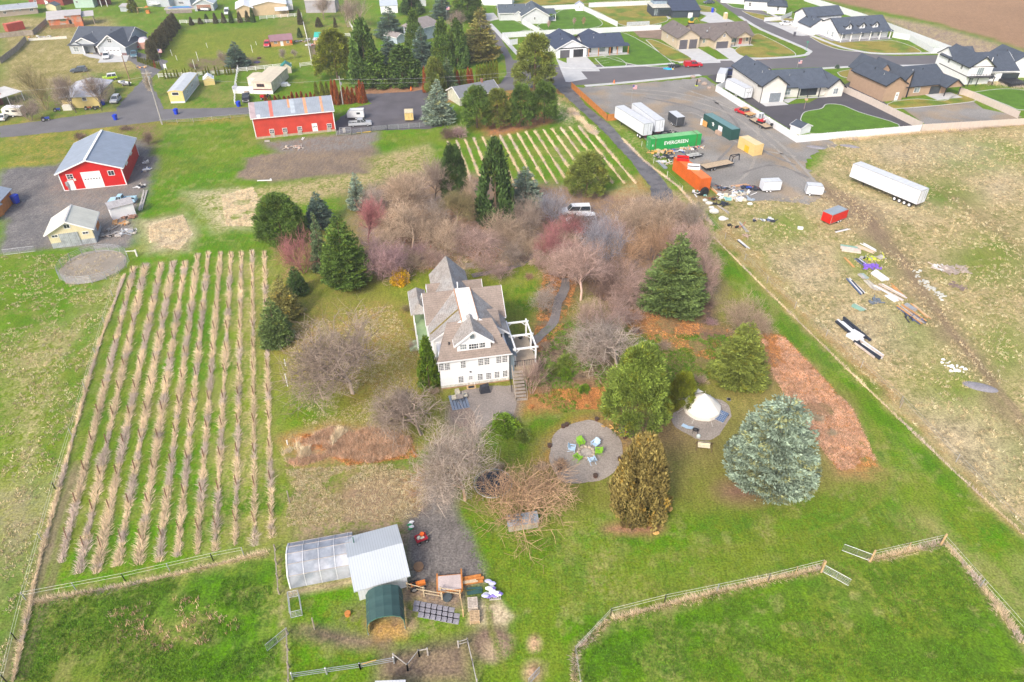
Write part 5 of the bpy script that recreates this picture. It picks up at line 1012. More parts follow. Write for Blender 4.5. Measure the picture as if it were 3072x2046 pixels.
# old conifer grove, top middle
for a in ((778,192,68,82,'pine','yg','yellowish pine at the left end of the conifer grove'),(845,205,44,66,'cedar','ced','tall dark cedar left of centre in the grove'),(866,207,112,70,'cedar','green','lower broad cedar in front of the tall dark cedar'),
    (898,95,14,62,'spruce','dblue','blue grey spruce at the back of the grove'),(897,152,74,46,'spruce','dblue','small brown topped blue spruce inside the grove'),(928,203,105,84,'cedar','ced','broad pyramid cedar at the lane edge'),
    (956,118,22,38,'cedar','green','slim bright cedar before the taupe roofed house'),(948,36,-22,46,'cedar','dark','dark cedar at the top edge'),(973,160,60,56,'spruce','dblue','mottled blue spruce right of the pyramid cedar'),
    (1019,160,44,44,'cedar','green','left one of the twin pointed cedars'),(1053,160,44,46,'cedar','ced','right one of the twin pointed cedars'),(1106,150,15,80,'fir','gold','golden green fir at the right of the grove'),
    (1018,48,-22,50,'spruce','dblue','blue spruce cut by the top edge'),(1076,55,-18,66,'pine','green','dark pine cut by the top edge beside the pale ranch house'),(990,74,32,42,'spruce','grass','soft grey conifer behind the twin cedars'),
    (1003,228,132,44,'pine','olive','olive pine above the blue spruce by the parking lot'),(1031,216,131,42,'spruce','grass','white tipped spruce above the blue spruce by the parking lot'),(1009,292,182,72,'spruce','blue','blue spruce at the right edge of the parking lot'),
    (1097,304,198,64,'pine','green','leftmost of the four pines above the small vineyard'),(1143,302,203,56,'pine','olive','second pine of the row above the small vineyard'),(1198,300,194,54,'pine','green','third pine of the row above the small vineyard'),
    (1250,292,188,58,'pine','green','rightmost of the four pines above the small vineyard'),(549,158,94,48,'spruce','dblue','single dark blue green spruce in the rail fenced paddock')):
    x,yb,yt,W,k,c,l=a; tree(k,x,yb,yt,W*1.22,c,l)
tree('pine',1228,222,76,98,'olive','tall open ponderosa pine with red trunk at the street corner',bole=1.5)
tree('cedar',308,30,-6,26,'yg','yellow green rounded conifer by the swing set')
GAR='arborvitae standing in rows along the lanes'
for i in range(7): tree('cedar',1098+i*7.3,203-i*1.5,150-i*1.9,12,'yg','tall yellow green arborvitae in the clump above the cottage',group='yellow green arborvitae above the cottage')
for x,yb,yt,c,l in ((978,214,154,'dead','slim half dead arborvitae at the lane beside the blue spruce'),(1048,196,155,'yg','slim yellow green arborvitae left of the clump above the cottage'),(1053,199,163,'dead','dead orange arborvitae left of the clump above the cottage'),(1062,198,160,'yg','short green arborvitae behind the cottage roof'),(1069,198,161,'yg','short olive arborvitae behind the cottage roof'),(1077,197,156,'dead','half dead arborvitae behind the cottage roof'),(1084,197,158,'dead','orange tinged arborvitae behind the cottage roof')): tree('cedar',x,yb,yt,12,c,l)
for i,(x,yt,yb,W) in enumerate(((720,735,965,32),(752,738,970,36),(790,838,955,24),(820,800,960,30),(858,798,960,36),(897,808,950,30),(938,785,945,28),(972,742,955,34),(1000,758,950,32))): 
    tree('cedar',x,yb,yt,W*1.6,'dead','tall dead orange arborvitae beside the old barn',f=T10,group='dead orange arborvitae beside the old barn')
for x,yt,yb in ((570,752,930),(622,742,930),(667,755,930)): tree('cedar',x,yb,yt,56,'yg','browning green arborvitae rising behind the old barn roof',f=T10,group='browning arborvitae behind the old barn')
for x,yt in ((95,865),(130,885),(182,878),(217,868),(265,880),(307,880),(341,842),(385,848),(427,838),(471,858),(511,843),(545,868)): tree('cedar',x,945-x*.02,yt,38,'dead' if x not in(130,217) else 'yg','short orange arborvitae peeking over the old barn roof',f=T10,group='short arborvitae behind the old barn')
for i in range(9): t_=i/8; tree('cedar',404-t_*52,70+t_*72,30+t_*62,26,'dull','dark arborvitae in the tall hedge left of the paddock',group='dark hedge left of the paddock')
for i,(x,yt,yb) in enumerate(((1630,160,250),(1765,155,235),(1845,165,225),(1905,130,212),(1985,118,220),(2060,115,215),(2130,95,215),(2210,105,212),(2280,100,205),(2330,70,210))): tree('cedar',x,yb,yt,48,'dull' if i%3 else 'dark','bronze arborvitae along the far white rail fence',f=T00,group='arborvitae along the far rail fence')
X_=(535,590,650,710,760,855,900,965,1015,1075,1190,1240,1285,1395,1450,1555,1605,1655,1725); Y_=(1185,1165,1200,1165,1165,1155,1145,1165,1160,1170,1175,1120,1115,1105,1130,1100,1110,1105,1150)
for x,y in zip(X_,Y_): tree('cedar',x,1330-(x-535)*.067,y,34,'yg','small green arborvitae along the near white rail fence',f=rk,group='arborvitae along the near rail fence')
for i in range(10): tree('cedar',95+i*40,1045+i*14,945+i*10,44,'yg' if i!=7 else 'dead','dense yellow green arborvitae beside the flagpole',f=rk,group='arborvitae beside the flagpole')
for x,y,w_,c,l in ((870,405,110,'dull','dark bronze conifer behind the teal roofed coop'),(1110,408,60,'dull','slim bronze conifer right of the teal roofed coop'),(600,370,90,'dull','dark conifer at the corner of the white rail fences'),(590,560,80,'dark','dark conifer beside the cedar cabin')): tree('cedar',x,y,y-(150 if x!=600 else 230),w_,c,l,f=rl)
SHG='clipped evergreen shrubs'
tree('round',922,657,618,40,'yel','bright yellow flowering shrub left of the farmhouse',name='flowering_shrub',cat='shrub')
for x,y,W,c,l in ((1308,842,46,'bright','bright green shrub in the mulched bed, upper one'),(1280,862,40,'bright','bright green shrub in the mulched bed, lower left one'),(1300,872,34,'jun','low green shrub in the mulched bed, nearest the path'),(1342,905,26,'jun','small green shrub right of the mulched bed'),(1160,1000,70,'jun','low green ground shrub above the gravel drive bend'),(1200,1015,40,'bright','low green shrub above the trampoline'),(1180,590,26,'dull','brown rounded shrub by the path bend')):
    tree('round',x,y,y-W*.5,W,c,l,cat='shrub')
for i,x in enumerate((2010,2245)): tree('round',x,1010,950,60,'dblue','small blue shrub behind the motorhome house',f=ro,group='small blue shrubs behind the motorhome house',cat='shrub')

# ---- bare trees ----
def bare(seed,Hh,spread,levels=4,nst=1,up=.55,lowest=.25,twn=4):
    r=random.Random(seed); V=[];F=[];Wd=[]
    def seg(p,q,a,b_,lv):
        d=(q-p); d.normalize(); u=d.cross(Vector((0,0,1)) if abs(d.z)<.9 else Vector((1,0,0))).normalized(); v=d.cross(u); n=len(V); k=3
        for c,rr in ((p,a),(q,b_)):
            for j in range(k): t=2.094*j; V.append(c+u*math.cos(t)*rr+v*math.sin(t)*rr)
        for j in range(k): F.append((n+j,n+(j+1)%k,n+k+(j+1)%k,n+k+j)); Wd.append(lv)
    def grow(p,d,ln,rad,lv):
        k=3 if lv<2 else 2; pts=[p]; q=p; 
        for i in range(k):
            d=(d+Vector((r.gauss(0,.13),r.gauss(0,.13),r.gauss(0,.09)+.06*(lv<3)))).normalized(); q2=q+d*ln/k; r2=rad*(1-.45*(i+1)/k); seg(q,q2,rad*(1-.45*i/k),r2,lv); q=q2; pts.append(q)
        if lv>=levels: return
        nb=(7,6,5,4,twn,3)[min(lv,5)]
        for j in range(nb):
            t=lowest+(1-lowest)*(j+r.random()*.9)/nb if lv else .3+.7*(j+r.random())/nb; t=min(t,1); kk=min(int(t*k),k-1); bp_=pts[kk].lerp(pts[kk+1],t*k-kk)
            ax=Vector((r.gauss(0,1),r.gauss(0,1),r.gauss(0,.5))).normalized(); side=(ax-d*ax.dot(d)).normalized(); nd=(d*(.5+.25*r.random())+side*(spread*(.75+.5*r.random()))+Vector((0,0,up*.35))).normalized()
            grow(bp_,nd,ln*(.66+.2*r.random())*(1.0 if lv else .85),max(rad*.55,.0115),lv+1)
    for s_ in range(nst):
        a=6.283*s_/nst+r.random(); d=Vector((math.cos(a)*(.0 if nst==1 else .55),math.sin(a)*(.0 if nst==1 else .55),1)).normalized()
        o=Vector((math.cos(a)*.15*(nst>1),math.sin(a)*.15*(nst>1),-.1)); grow(o,d,Hh*(.42 if nst==1 else .36),Hh*(.021 if nst==1 else .009),0 if nst==1 else 1)
    V=np.array([tuple(v) for v in V]); F=np.array(F); Wd=np.array(Wd); V[:,2]=np.maximum(V[:,2],-.1); V[:,2]*=Hh/V[:,2].max(); rad=np.percentile(np.hypot(V[:,0],V[:,1]),97)
    V=np.where((Wd.repeat(4)[:0].size==0),V,V)
    # a minimum twig thickness keeps the finest twigs drawn
    out=[]
    for nm,sel in (('trunk',Wd<=1),('branches',Wd>1)):
        f_=F[sel]; used,inv=np.unique(f_,return_inverse=True); out.append((V[used],inv.reshape(f_.shape),Wd[sel]))
    return out,Hh,rad
BP={}
for key,a in {'oak':(51,9,.95,5,1,.5,.3,3),'oak2':(52,9,1.0,5,1,.45,.25,3),'vase':(53,9,.62,5,1,.9,.3,3),'multi':(54,6,.75,5,5,.7,.2,2),'multi2':(55,6,.9,5,5,.5,.2,2),'shrub':(56,2.5,.9,3,14,.5,.2,4),'willow':(57,9,.55,4,4,1.0,.2,4)}.items():
    out,hh,rr=bare(*a); ms=[]
    for (V,F,Wd) in out:
        r=np.random.default_rng(a[0]); c=np.ones((len(F),3))*(.55+.95*r.random(((len(F)//12)+1,1)))[np.minimum(np.arange(len(F))//12,len(F)//12)]; ms.append(mesh_np('limbs',V,F,[mat('placeholder_twig',(.3,.2,.15),vcol=True)],c))
    BP[key]=(ms,hh,rr); print(key,sum(len(m.polygons) for m in ms),hh,round(float(rr),2))
def twig(n,c): return mat('twigs_'+n,c,.9,.1,1,0,8,vcol=True,rand=.12,spec=.1)
TW={'tan':twig('tan',(.50,.375,.27)),'grey':twig('grey_brown',(.38,.30,.245)),'pink':twig('pinkish',(.50,.35,.295)),'red':twig('red',(.44,.19,.19)),'purple':twig('mauve',(.42,.275,.275)),'blue':twig('blue_grey',(.37,.36,.40)),'orange':twig('orange_tan',(.52,.34,.21)),'straw':twig('straw',(.58,.48,.33)),'pale':twig('pale_grey',(.46,.38,.32)),'olive':twig('olive_brown',(.30,.25,.12)),'dark':twig('dark_brown',(.24,.16,.13))}
def btree(proto,x,yb,yt,W,col,label,f=None,name='bare_tree',group=None,bark=None,cat='tree',hs=1):
    if f: (x0,yb),(_,yt),(x2,_)=f(x,yb),f(x,yt),f(x+W,yb); W=x2-x0; x=x0
    else: (x,yb),(_,yt)=ov(x,yb),ov(x,yt); W*=1.305
    ms,hh,rr=BP[proto]; p=g(x,yb); p.z=0; Rw=W/2/scale_at(yb); lo,hi=.5,40      # crown rim at the back meets row yt
    for _ in range(30):
        h_=(lo+hi)/2; q=Vector((p.x,p.y+Rw*.45,0))
        if hat(q,yt)>h_*.93: lo=h_
        else: hi=h_
    hgt=max(.8,lo)*hs
    root=empty(name,p,random.uniform(0,6.28),label,cat,group,(Rw/rr,Rw/rr,hgt/hh))
    child('trunk',ms[0],root,mat=bark or TW[col]); child('branches',ms[1],root,mat=TW[col]); return root
TK=twig('trunk_orange',(.42,.27,.17)); TKG=twig('trunk_grey',(.42,.35,.3))
for a in (('oak',812,905,690,275,'grey','widest spreading bare tree between vineyard and farmhouse'),('oak2',968,1000,828,215,'grey','bare tree with pale trunk below the farmhouse corner'),('oak',1070,1150,930,225,'pale','bare spreading tree with orange lower trunk on the drive'),
    ('multi2',1205,1185,1040,235,'orange','low wide orange tinted bare tree over the trampoline'),('multi',700,628,508,108,'red','red twigged bare tree below the rounded pine'),('vase',848,560,445,88,'red','tall red twigged tree beside the blue spruce'),
    ('multi',880,640,520,120,'purple','mauve twigged bare tree beside the large green conifer'),('vase',925,500,372,130,'tan','tan bare tree at the top left of the thicket'),('vase',1000,462,345,110,'grey','grey forked bare tree near the tallest conifer'),
    ('oak2',950,590,440,140,'tan','tan bare tree in the middle of the left thicket'),('multi',1020,585,478,130,'tan','tan thicket tree above the farmhouse roof'),('multi2',1090,590,500,140,'pink','pinkish bare tree behind the garden bench'),('multi2',1160,560,470,120,'tan','tan bare tree left of the garden path bend'),
    ('oak',1050,520,430,110,'olive','olive brown bare tree beneath the darker conifer'),('multi',1215,540,430,90,'grey','grey shrubby tree below the silvery spruce'),('multi',1270,510,420,80,'blue','blue grey twigged tree below the small vineyard'),
    ('multi',1270,600,500,100,'red','rosy twigged tree before the parked white vans'),('oak',1335,690,530,170,'pink','large pink brown bare tree at the centre of the right thicket'),('multi2',1290,640,560,110,'pink','pink brown bare tree at the left of the right thicket'),
    ('multi',1385,610,478,110,'blue','blue grey twigged tree in front of the parked vans'),('oak2',1430,690,580,130,'pink','pink brown bare tree left of the very large spruce'),('multi',1450,540,432,110,'tan','tan bare tree at the end of the long drive'),('multi2',1520,540,430,120,'tan','tan bare tree at the top of the right thicket'),
    ('multi',1570,610,485,120,'pink','pinkish bare tree right of the drive end'),('multi',1500,600,480,90,'orange','orange leaved bare tree behind the very large spruce'),('oak2',1600,680,560,90,'pink','bare tree behind the right side of the very large spruce'),('multi2',1440,610,515,100,'orange','low orange twigged tree in the right thicket'),('multi',1380,770,660,130,'pink','bare tree at the lower edge of the right thicket'),
    ('oak2',1420,845,690,225,'pale','pale open bare tree above the bright green pine'),('multi',1700,760,660,100,'tan','tan twiggy tree above the olive green spruce'),('multi2',1740,770,700,80,'tan','low tan bush at the top of the leaf strewn strip'),
    ('willow',1222,905,800,78,'pink','drooping pink brown tree over the deck stairs'),('multi2',1248,712,650,72,'pale','pale domed weeping shrub beside the garden path'),('multi2',905,640,545,90,'purple','low mauve bare bush beside the yellow shrub')):
    btree(*a[:7],bark=TK if a[1] in(1070,1205) else None)
for i,(x,yb,yt,W,c) in enumerate(((970,540,460,90,'tan'),(900,560,480,90,'tan'),(1085,480,395,70,'tan'),(1005,620,560,80,'pink'),(1120,620,560,90,'pink'),(1180,610,545,80,'grey'),(1210,590,520,70,'tan'),(945,625,565,80,'tan'),(860,480,410,70,'pale'),(1550,680,600,80,'pink'),(1400,650,580,90,'pink'),(1320,620,550,80,'pink'),(1480,500,440,90,'tan'),(1560,500,445,80,'tan'),(1600,560,500,70,'pink'),(1620,620,560,70,'tan'),(1300,570,520,60,'tan'),(1350,740,680,80,'tan'),(1440,740,690,80,'pink'),(890,600,520,90,'tan'),(1040,640,590,80,'tan'),(1150,640,590,70,'pink'),(1070,560,490,90,'dark'),(930,470,390,90,'tan'),(1240,620,560,60,'pink'),(1330,540,470,90,'dark'),(1370,545,470,80,'blue'),(1410,570,490,90,'pink'),(1540,620,540,90,'dark'),(1340,640,560,90,'tan'),(1390,690,620,90,'dark'),(1490,680,610,80,'pink'),(1310,600,545,60,'red'),(1170,570,500,80,'tan'),(1000,520,440,80,'pale'),(1590,520,450,70,'pale'),(1300,548,478,100,'red'),(960,600,550,80,'purple'))):
    btree('multi2' if i%2 else 'multi',x,yb,yt,W,c,'tangled bare undergrowth tree filling the thicket behind the farmhouse',group='undergrowth trees of the thicket')
for a in (('willow',425,1010,520,360,'olive','tallest olive brown bare tree at the left lane',T00),('vase',700,1035,660,300,'grey','forked bare tree before the yellow cottage',T00),('vase',935,1015,640,280,'grey','bare tree at the right corner of the yellow cottage',T00),('multi',290,1110,840,230,'grey','grey scrub tree behind the white caravan at the left lane',T00),
    ('vase',1420,900,640,110,'straw','straw coloured slim tree beside the gravel turning',T00),('vase',945,290,-60,330,'grey','dark bare tree before the long corrugated barn',rl),('willow',1300,400,-120,420,'grey','large bare tree left of the grove top',rl),('willow',1440,420,-100,420,'grey','large bare tree touching the conifer grove top',rl),('vase',870,1030,720,230,'grey','bare tree right of the white rail gate',rl),
    ('vase',370,890,700,150,'pale','pale small fruit tree before the cedar cabin',rl),('vase',512,850,710,130,'pale','pale leaning fruit tree before the cedar cabin',rl),('vase',650,600,130,330,'grey','bare tree rising between the pointed cedars and golden fir',rm),('multi',1560,470,480,1,'grey','',rm)):
    if a[3]>a[2]-20: continue
    btree(a[0],*a[1:7],f=a[7])
for a in (('multi',2050,560,440,120,'grey','grey bare shrub in the rail fenced paddock',T00,'shrub'),('multi',1780,630,560,110,'dark','dark thorny shrub beside the near rail fence',T00,'shrub'),('shrub',740,1280,1195,130,'dark','brown shrub behind the bright red barn',T00,'shrub'),('shrub',1160,1190,1140,130,'dark','red brown shrub right of the bright red barn roof',T00,'shrub'),('multi',1370,1330,1180,120,'dark','brown bush below the red barn lane corner',T00,'shrub'),
    ('shrub',1760,1270,1140,210,'dark','dark purple brown shrub by the cottage fence',T10,'shrub'),('shrub',1860,1265,1120,200,'purple','mauve brown shrub by the cottage fence',T10,'shrub'),('multi',700,120,0,160,'grey','',T10,'shrub')):
    if a[6]: btree(*a[:7],f=a[7],name='bare_shrub',cat=a[8])
for x,y,l in ((565,250,'thin young tree behind the playhouse shed'),(660,245,'orange leaved young tree in the far green lawn'),(335,275,'thin young tree behind the navy roofed ranch')): btree('vase',x,y,y-95,46,'orange' if x==660 else 'pink',l,f=T20,name='young_tree')
for i,(x,y,W,c) in enumerate(((1462,765,34,'dark'),(1525,800,40,'tan'),(1620,700,44,'dark'),(1632,745,36,'purple'),(1480,860,36,'tan'),(1610,880,40,'tan'),(1250,900,36,'orange'),(1335,830,40,'tan'),(1385,830,36,'pink'),(1255,800,34,'tan'),(960,760,30,'tan'),(935,715,34,'olive'),(950,800,40,'tan'),(760,650,30,'tan'),(690,720,34,'tan'),(1290,1070,40,'orange'),(1245,1080,40,'tan'),(1150,1080,36,'tan'),(1000,905,34,'tan'),(1200,600,34,'dark'),(1215,640,30,'orange'),(1660,860,36,'tan'),(1350,770,36,'orange'))):
    btree('shrub',x,y,y-W*.55,W,c,'low leafless garden bush in the beds around the farmhouse',name='bare_shrub',group='leafless garden bushes',cat='shrub')
# ---- vineyards ----
def blades(P,D,h,wd,r):
    n=len(P); S=unit(np.cross(D,r.normal(size=(n,3)))); V=np.stack([P-S*wd/2,P+S*wd/2,P+D*h],1).reshape(-1,3); return V,np.arange(3*n).reshape(-1,3)
TUSS=mat('tussock_blades',(.56,.44,.26),.9,.12,.4,0,8,vcol=True,spec=.1)
STRAW=mat('dry_grass_blades',(.80,.64,.42),.9,.12,.4,0,8,vcol=True,spec=.1)
def grass_row(a,b_,wd,hgt,dens,seed,gap=0):
    r=np.random.default_rng(seed); Ln=(b_-a).length; n=int(Ln*dens); t=r.random(n); 
    if gap: t=t[vnoise(t*Ln,t*0+seed*7.7,2.2,seed,2)>gap]; n=len(t)
    A_=np.array(a); B_=np.array(b_); P=A_+(B_-A_)*t[:,None]; d=np.array((b_-a).normalized()); s_=np.array([-d[1],d[0],0])
    wv=.3+1.4*vnoise(t*Ln,t*0+seed*3.3,2.6,seed+5,4); off=r.normal(size=n)*wd*.28*wv; P=P+s_*off[:,None]; cl=np.floor(t*Ln*1.6)
    ang=np.sin(cl*12.9898+seed)*43758.5; lean=(ang-np.floor(ang)-.5)*.45
    D_=unit(np.stack([s_[0]*(off/wd*1.6+lean)+d[0]*r.normal(size=n)*.3-d[0]*.35,s_[1]*(off/wd*1.6+lean)+d[1]*r.normal(size=n)*.3-d[1]*.35,np.full(n,.75)],1))
    V,F=blades(P,D_,hgt*r.uniform(.5,1.25,(n,1))*wv[:,None],.05,r); c=np.ones((n,3))*r.uniform(.7,1.3,(n,1))*np.where(r.random((n,1))<.3,[[.9,.88,.95]],[[1,1,1]]); q_=vnoise(t*Ln,t*0+seed,5,seed+9,3); c*=(.72+.56*q_)[:,None]; c=np.where((vnoise(t*Ln,t*0+seed*2,3.5,seed+3,3)>.58)[:,None],c*np.array([.82,.84,1.02]),c)
    return V,F,c
POSTM=mat('rusty_stake',(.16,.075,.045),.8); pm=M(); pm.box(-.045,-.045,0,.045,.045,1.45); POSTME=pm.mesh('post',POSTM)
VR=[((403,803),(184,1690)),((438,793),(236,1722)),((485,790),(288,1722)),((521,785),(352,1700)),((557,785),(414,1697)),((594,763),(476,1688)),((626,757),(532,1672)),((662,757),(590,1665)),((694,757),(645,1655)),((725,757),(706,1637)),((757,752),(765,1640)),((793,756),(816,1615))]
for i,(p,q) in enumerate(VR):
    a,b_=g(*p),g(*q); root=empty('vineyard_row',a,0,None,'vineyard row','grassy vine rows of the large vineyard')
    root['label']=('leftmost straw covered vine row beside the tall fence line' if i==0 else 'rightmost sparse vine row beside the garden lawn' if i==11 else 'straw covered vine row in the large vineyard')
    V,F,c=grass_row(Vector((0,0,0)),b_-a,(.62,.66,.7,.66,.66,.6,.56,.52,.46,.4,.38,.36)[i],.5,(190,190,200,190,185,170,160,150,125,95,80,100)[i],100+i,.08)
    o=bpy.data.objects.new('dry_grass',mesh_np('dry_grass',V,F,[STRAW],c)); COL.objects.link(o); o.parent=root
    Ln=(b_-a).length; k=12
    for j in range(k):
        pt=(b_-a)*((j+.4)/k); c_=child('post',POSTME,root,pt); c_.rotation_euler=(R(-16),R(-4),0) if j<k-1 else (R(-38),R(0),R(28))
    m=M(); m.tube([Vector((0,0,1.2)),(b_-a)*.96+Vector((0,0,1.2))],.006,3); m.obj('wire',DARK,root)
V3=[]
for k in range(17):
    x=1760+k*80; y=1300-.118*(x-1760); sl_=.33+k/16*.5; y2=1690; V3.append((T10(x,y),T10(x+(y2-y)*sl_,y2)))
for i,(p,q) in enumerate(V3):
    a,b_=g(*p),g(*q); root=empty('vineyard_row',a,0,'thinly grassed vine row of the small vineyard','vineyard row','vine rows of the small vineyard')
    V,F,c=grass_row(Vector((0,0,0)),b_-a,.3,.5,85,300+i,.16); o=bpy.data.objects.new('dry_grass',mesh_np('dry_grass',V,F,[STRAW],c)); COL.objects.link(o); o.parent=root
# tall dry grass belts
def belt(pl,wd,hgt,dens,label,name='dry_grass',seed=1,f=ov,m=STRAW,gap=0):
    Vs=[];Fs=[];Cs=[];n=0
    for i in range(len(pl)-1):
        V,F,c=grass_row(G(f(*pl[i])),G(f(*pl[i+1])),wd,hgt,dens,seed*31+i,gap); Vs.append(V);Fs.append(F+n);Cs.append(c); n+=len(V)
    o=bpy.data.objects.new(name,mesh_np(name,np.concatenate(Vs),np.concatenate(Fs),[m],np.concatenate(Cs))); COL.objects.link(o); tag(o,label,'dry grass',kind='stuff'); return o
belt([(287,632),(262,700),(232,780),(205,870),(170,1000),(135,1130),(105,1240),(75,1365),(50,1480),(30,1568)],.12,.5,170,'strip of tall straw grass along the left fence line',seed=2)
belt([(1410,1425),(1560,1385),(1720,1345),(1890,1308)],.5,.45,160,'dry grass under the lower pasture fence',seed=6)
belt([(2175,1250),(2260,1350),(2354,1480)],.7,.45,160,'dry grass under the right pasture fence',seed=7); belt([(1995,1290),(2170,1248)],.5,.45,160,'dry grass under the gate side fence',seed=8)
belt([(1320,1568),(1322,1500),(1400,1425)],.4,.4,130,'dry grass at the fence bend',seed=9)
belt([(75,1385),(300,1345),(450,1310),(620,1270)],.5,.4,120,'dry grass under the lower left fence',seed=10)
belt([(1310,250),(1345,285),(1370,310)],1.6,.6,260,'straw grass beside the long drive',seed=11); belt([(1430,318),(1480,370),(1560,430),(1640,520)],.5,.45,90,'straw fringe along the equipment yard',seed=12)
belt([(1880,318),(1960,322),(2060,310),(2200,300),(2354,285)],2.2,.7,160,'dry weeds along the outside of the vinyl fence',seed=13)
belt([(1640,545),(1760,665),(1990,890),(2200,1090),(2354,1230)],.3,.35,60,'orange straw fringe along the field boundary',seed=14)
belt([(2150,170),(2260,190),(2354,200)],6,.7,200,'rough dry grass behind the two storey house',seed=15)
# scattered tufts on the rough ground
def scatter(pl,n,hgt,label,name,m,seed,wd=.06,f=ov,spread=.35):
    pw=[tuple(G(f(*p)))[:2] for p in pl]; r=np.random.default_rng(seed); x0,x1=min(p[0] for p in pw),max(p[0] for p in pw); y0,y1=min(p[1] for p in pw),max(p[1] for p in pw)
    x=r.uniform(x0,x1,n*2); y=r.uniform(y0,y1,n*2); ok=(sdist(pw,x,y)>0)&(vnoise(x,y,3.5,seed,3)>.42); x=x[ok];y=y[ok]; k=7; x=np.repeat(x,k)+r.normal(size=len(x)*k)*.12; y=np.repeat(y,k)+r.normal(size=len(y)*k)*.12; nn=len(x)
    D_=unit(np.stack([r.normal(size=nn)*spread,r.normal(size=nn)*spread,np.ones(nn)],1)); V,F=blades(np.stack([x,y,np.zeros(nn)],1),D_,hgt*r.uniform(.4,1.3,(nn,1)),wd,r); c=np.ones((nn,3))*np.repeat(r.uniform(.5,1.5,(nn//7,1)),7,axis=0)*np.where(np.repeat(r.random((nn//7,1))<.3,7,axis=0),[[1.15,1.3,1.45]],[[1,1,1]]); o=bpy.data.objects.new(name,mesh_np(name,V,F,[m],c)); COL.objects.link(o); tag(o,label,'grass',kind='stuff')
scatter([(1700,470),(1900,440),(1900,330),(2354,300),(2500,400),(2500,1250),(2354,1215),(1760,650),(1660,530)],14000,.42,'rough straw tussocks over the right field','grass_tussocks',TUSS,61,spread=.8)
scatter([(0,590),(280,580),(270,680),(62,1385),(0,1568)],7000,.32,'straw tussocks over the left pasture','grass_tussocks',TUSS,62,spread=.8)
GRB=mat('green_grass_blades',(.12,.24,.015),.9,.12,.4,0,8,vcol=True,spec=.1)
scatter([(62,1390),(620,1280),(640,1568),(20,1568)],5200,.2,'green grass tufts in the lower left pasture','grass_tufts',GRB,63,spread=.5,wd=.05)
scatter([(1330,1440),(1900,1300),(2170,1240),(2354,1470),(2354,1568),(1320,1568)],7000,.2,'green grass tufts in the lower right pasture','grass_tufts',GRB,64,spread=.5,wd=.05)
BANKM=mat('bank_weeds',(.60,.38,.24),.9,.2,.5,0,8,vcol=True)
scatter([(655,1040),(700,1005),(780,978),(880,988),(950,1010),(930,1045),(850,1065),(760,1050),(700,1070),(660,1075)],3600,.55,'rust brown weeds on the bank below the big bare tree','dry_weeds',BANKM,66,spread=.6,wd=.05)
scatter([(650,1045),(690,1015),(760,985),(800,990),(740,1050),(665,1072)],1300,1.0,'pale reeds at the left end of the weedy bank','reeds',STRAW,67,spread=.35,wd=.05)
scatter([(345,560),(345,520),(420,495),(440,540),(410,575)],5000,.35,'flattened pale grass above the large vineyard','dry_grass',STRAW,68,spread=1.4,wd=.05)
scatter([(510,450),(580,430),(600,470),(590,520),(520,520)],5000,.3,'pale grass patch beside the rounded pine','dry_grass',STRAW,69,spread=1.4,wd=.05)
scatter([(1745,765),(1800,775),(1960,940),(2018,1070),(1930,1082),(1850,980),(1780,870)],4500,.3,'low rust brown brush strip right of the tent','dry_weeds',mat('brush_strip_weeds',(.62,.36,.23),.9,.2,.5,0,8,vcol=True),77,spread=1.2,wd=.06)
LEAFM=mat('fallen_leaves',(.5,.22,.07),.9,.2,.5,0,8,vcol=True)
scatter([(250,1400),(470,1370),(560,1440),(420,1500),(260,1480)],160,.4,'rusty weed stalks in the lower left pasture','weed_stalks',BANKM,65)
for k_,pl in enumerate(([(1740,765),(1800,770),(1960,940),(2018,1070),(1930,1082),(1850,980)],[(690,1000),(930,990),(960,1050),(800,1070)],[(860,560),(1240,560),(1240,610),(960,620)],[(1190,900),(1400,890),(1400,940),(1200,940)],[(1250,630),(1330,640),(1290,760),(1220,830)],[(1400,700),(1680,760),(1640,830),(1460,770)])):
    scatter(pl,2600,.12,('fallen leaves over the strip right of the tent','fallen leaves over the dry bank','fallen leaves behind the farmhouse','fallen leaves below the deck stairs','fallen leaves beside the garden path','fallen leaves under the very large spruce')[k_],'fallen_leaves',LEAFM,70+k_,wd=.14,spread=1.5)

scatter([(1255,750),(1330,735),(1440,790),(1400,930),(1290,950),(1200,900),(1200,800)],2200,.3,'mixed low plants in the mulched beds right of the farmhouse','bed_plants',GRB,81,spread=.9)
scatter([(1460,770),(1680,770),(1660,860),(1560,900),(1480,880)],1800,.3,'low green plants in the beds above the tent','bed_plants',GRB,82,spread=.9)
scatter([(860,560),(1240,560),(1230,610),(960,625)],2400,.5,'dry weeds on the thicket floor','dry_weeds',TUSS,83,spread=.9)
scatter([(640,750),(900,700),(960,800),(940,960),(700,980)],4200,.16,'dry grass tufts under the big bare tree','dry_grass',TUSS,84,spread=.9)
scatter([(660,1080),(1000,1060),(960,1190),(660,1210)],4200,.16,'dry tufts on the worn lawn above the shed','dry_grass',TUSS,85,spread=.9)
scatter([(1050,1200),(1500,1230),(2000,1110),(2150,1230),(1880,1290),(1380,1400),(1150,1560),(1110,1340)],6500,.13,'green tufts over the lower right lawn','grass_tufts',GRB,86,spread=.8,wd=.05)
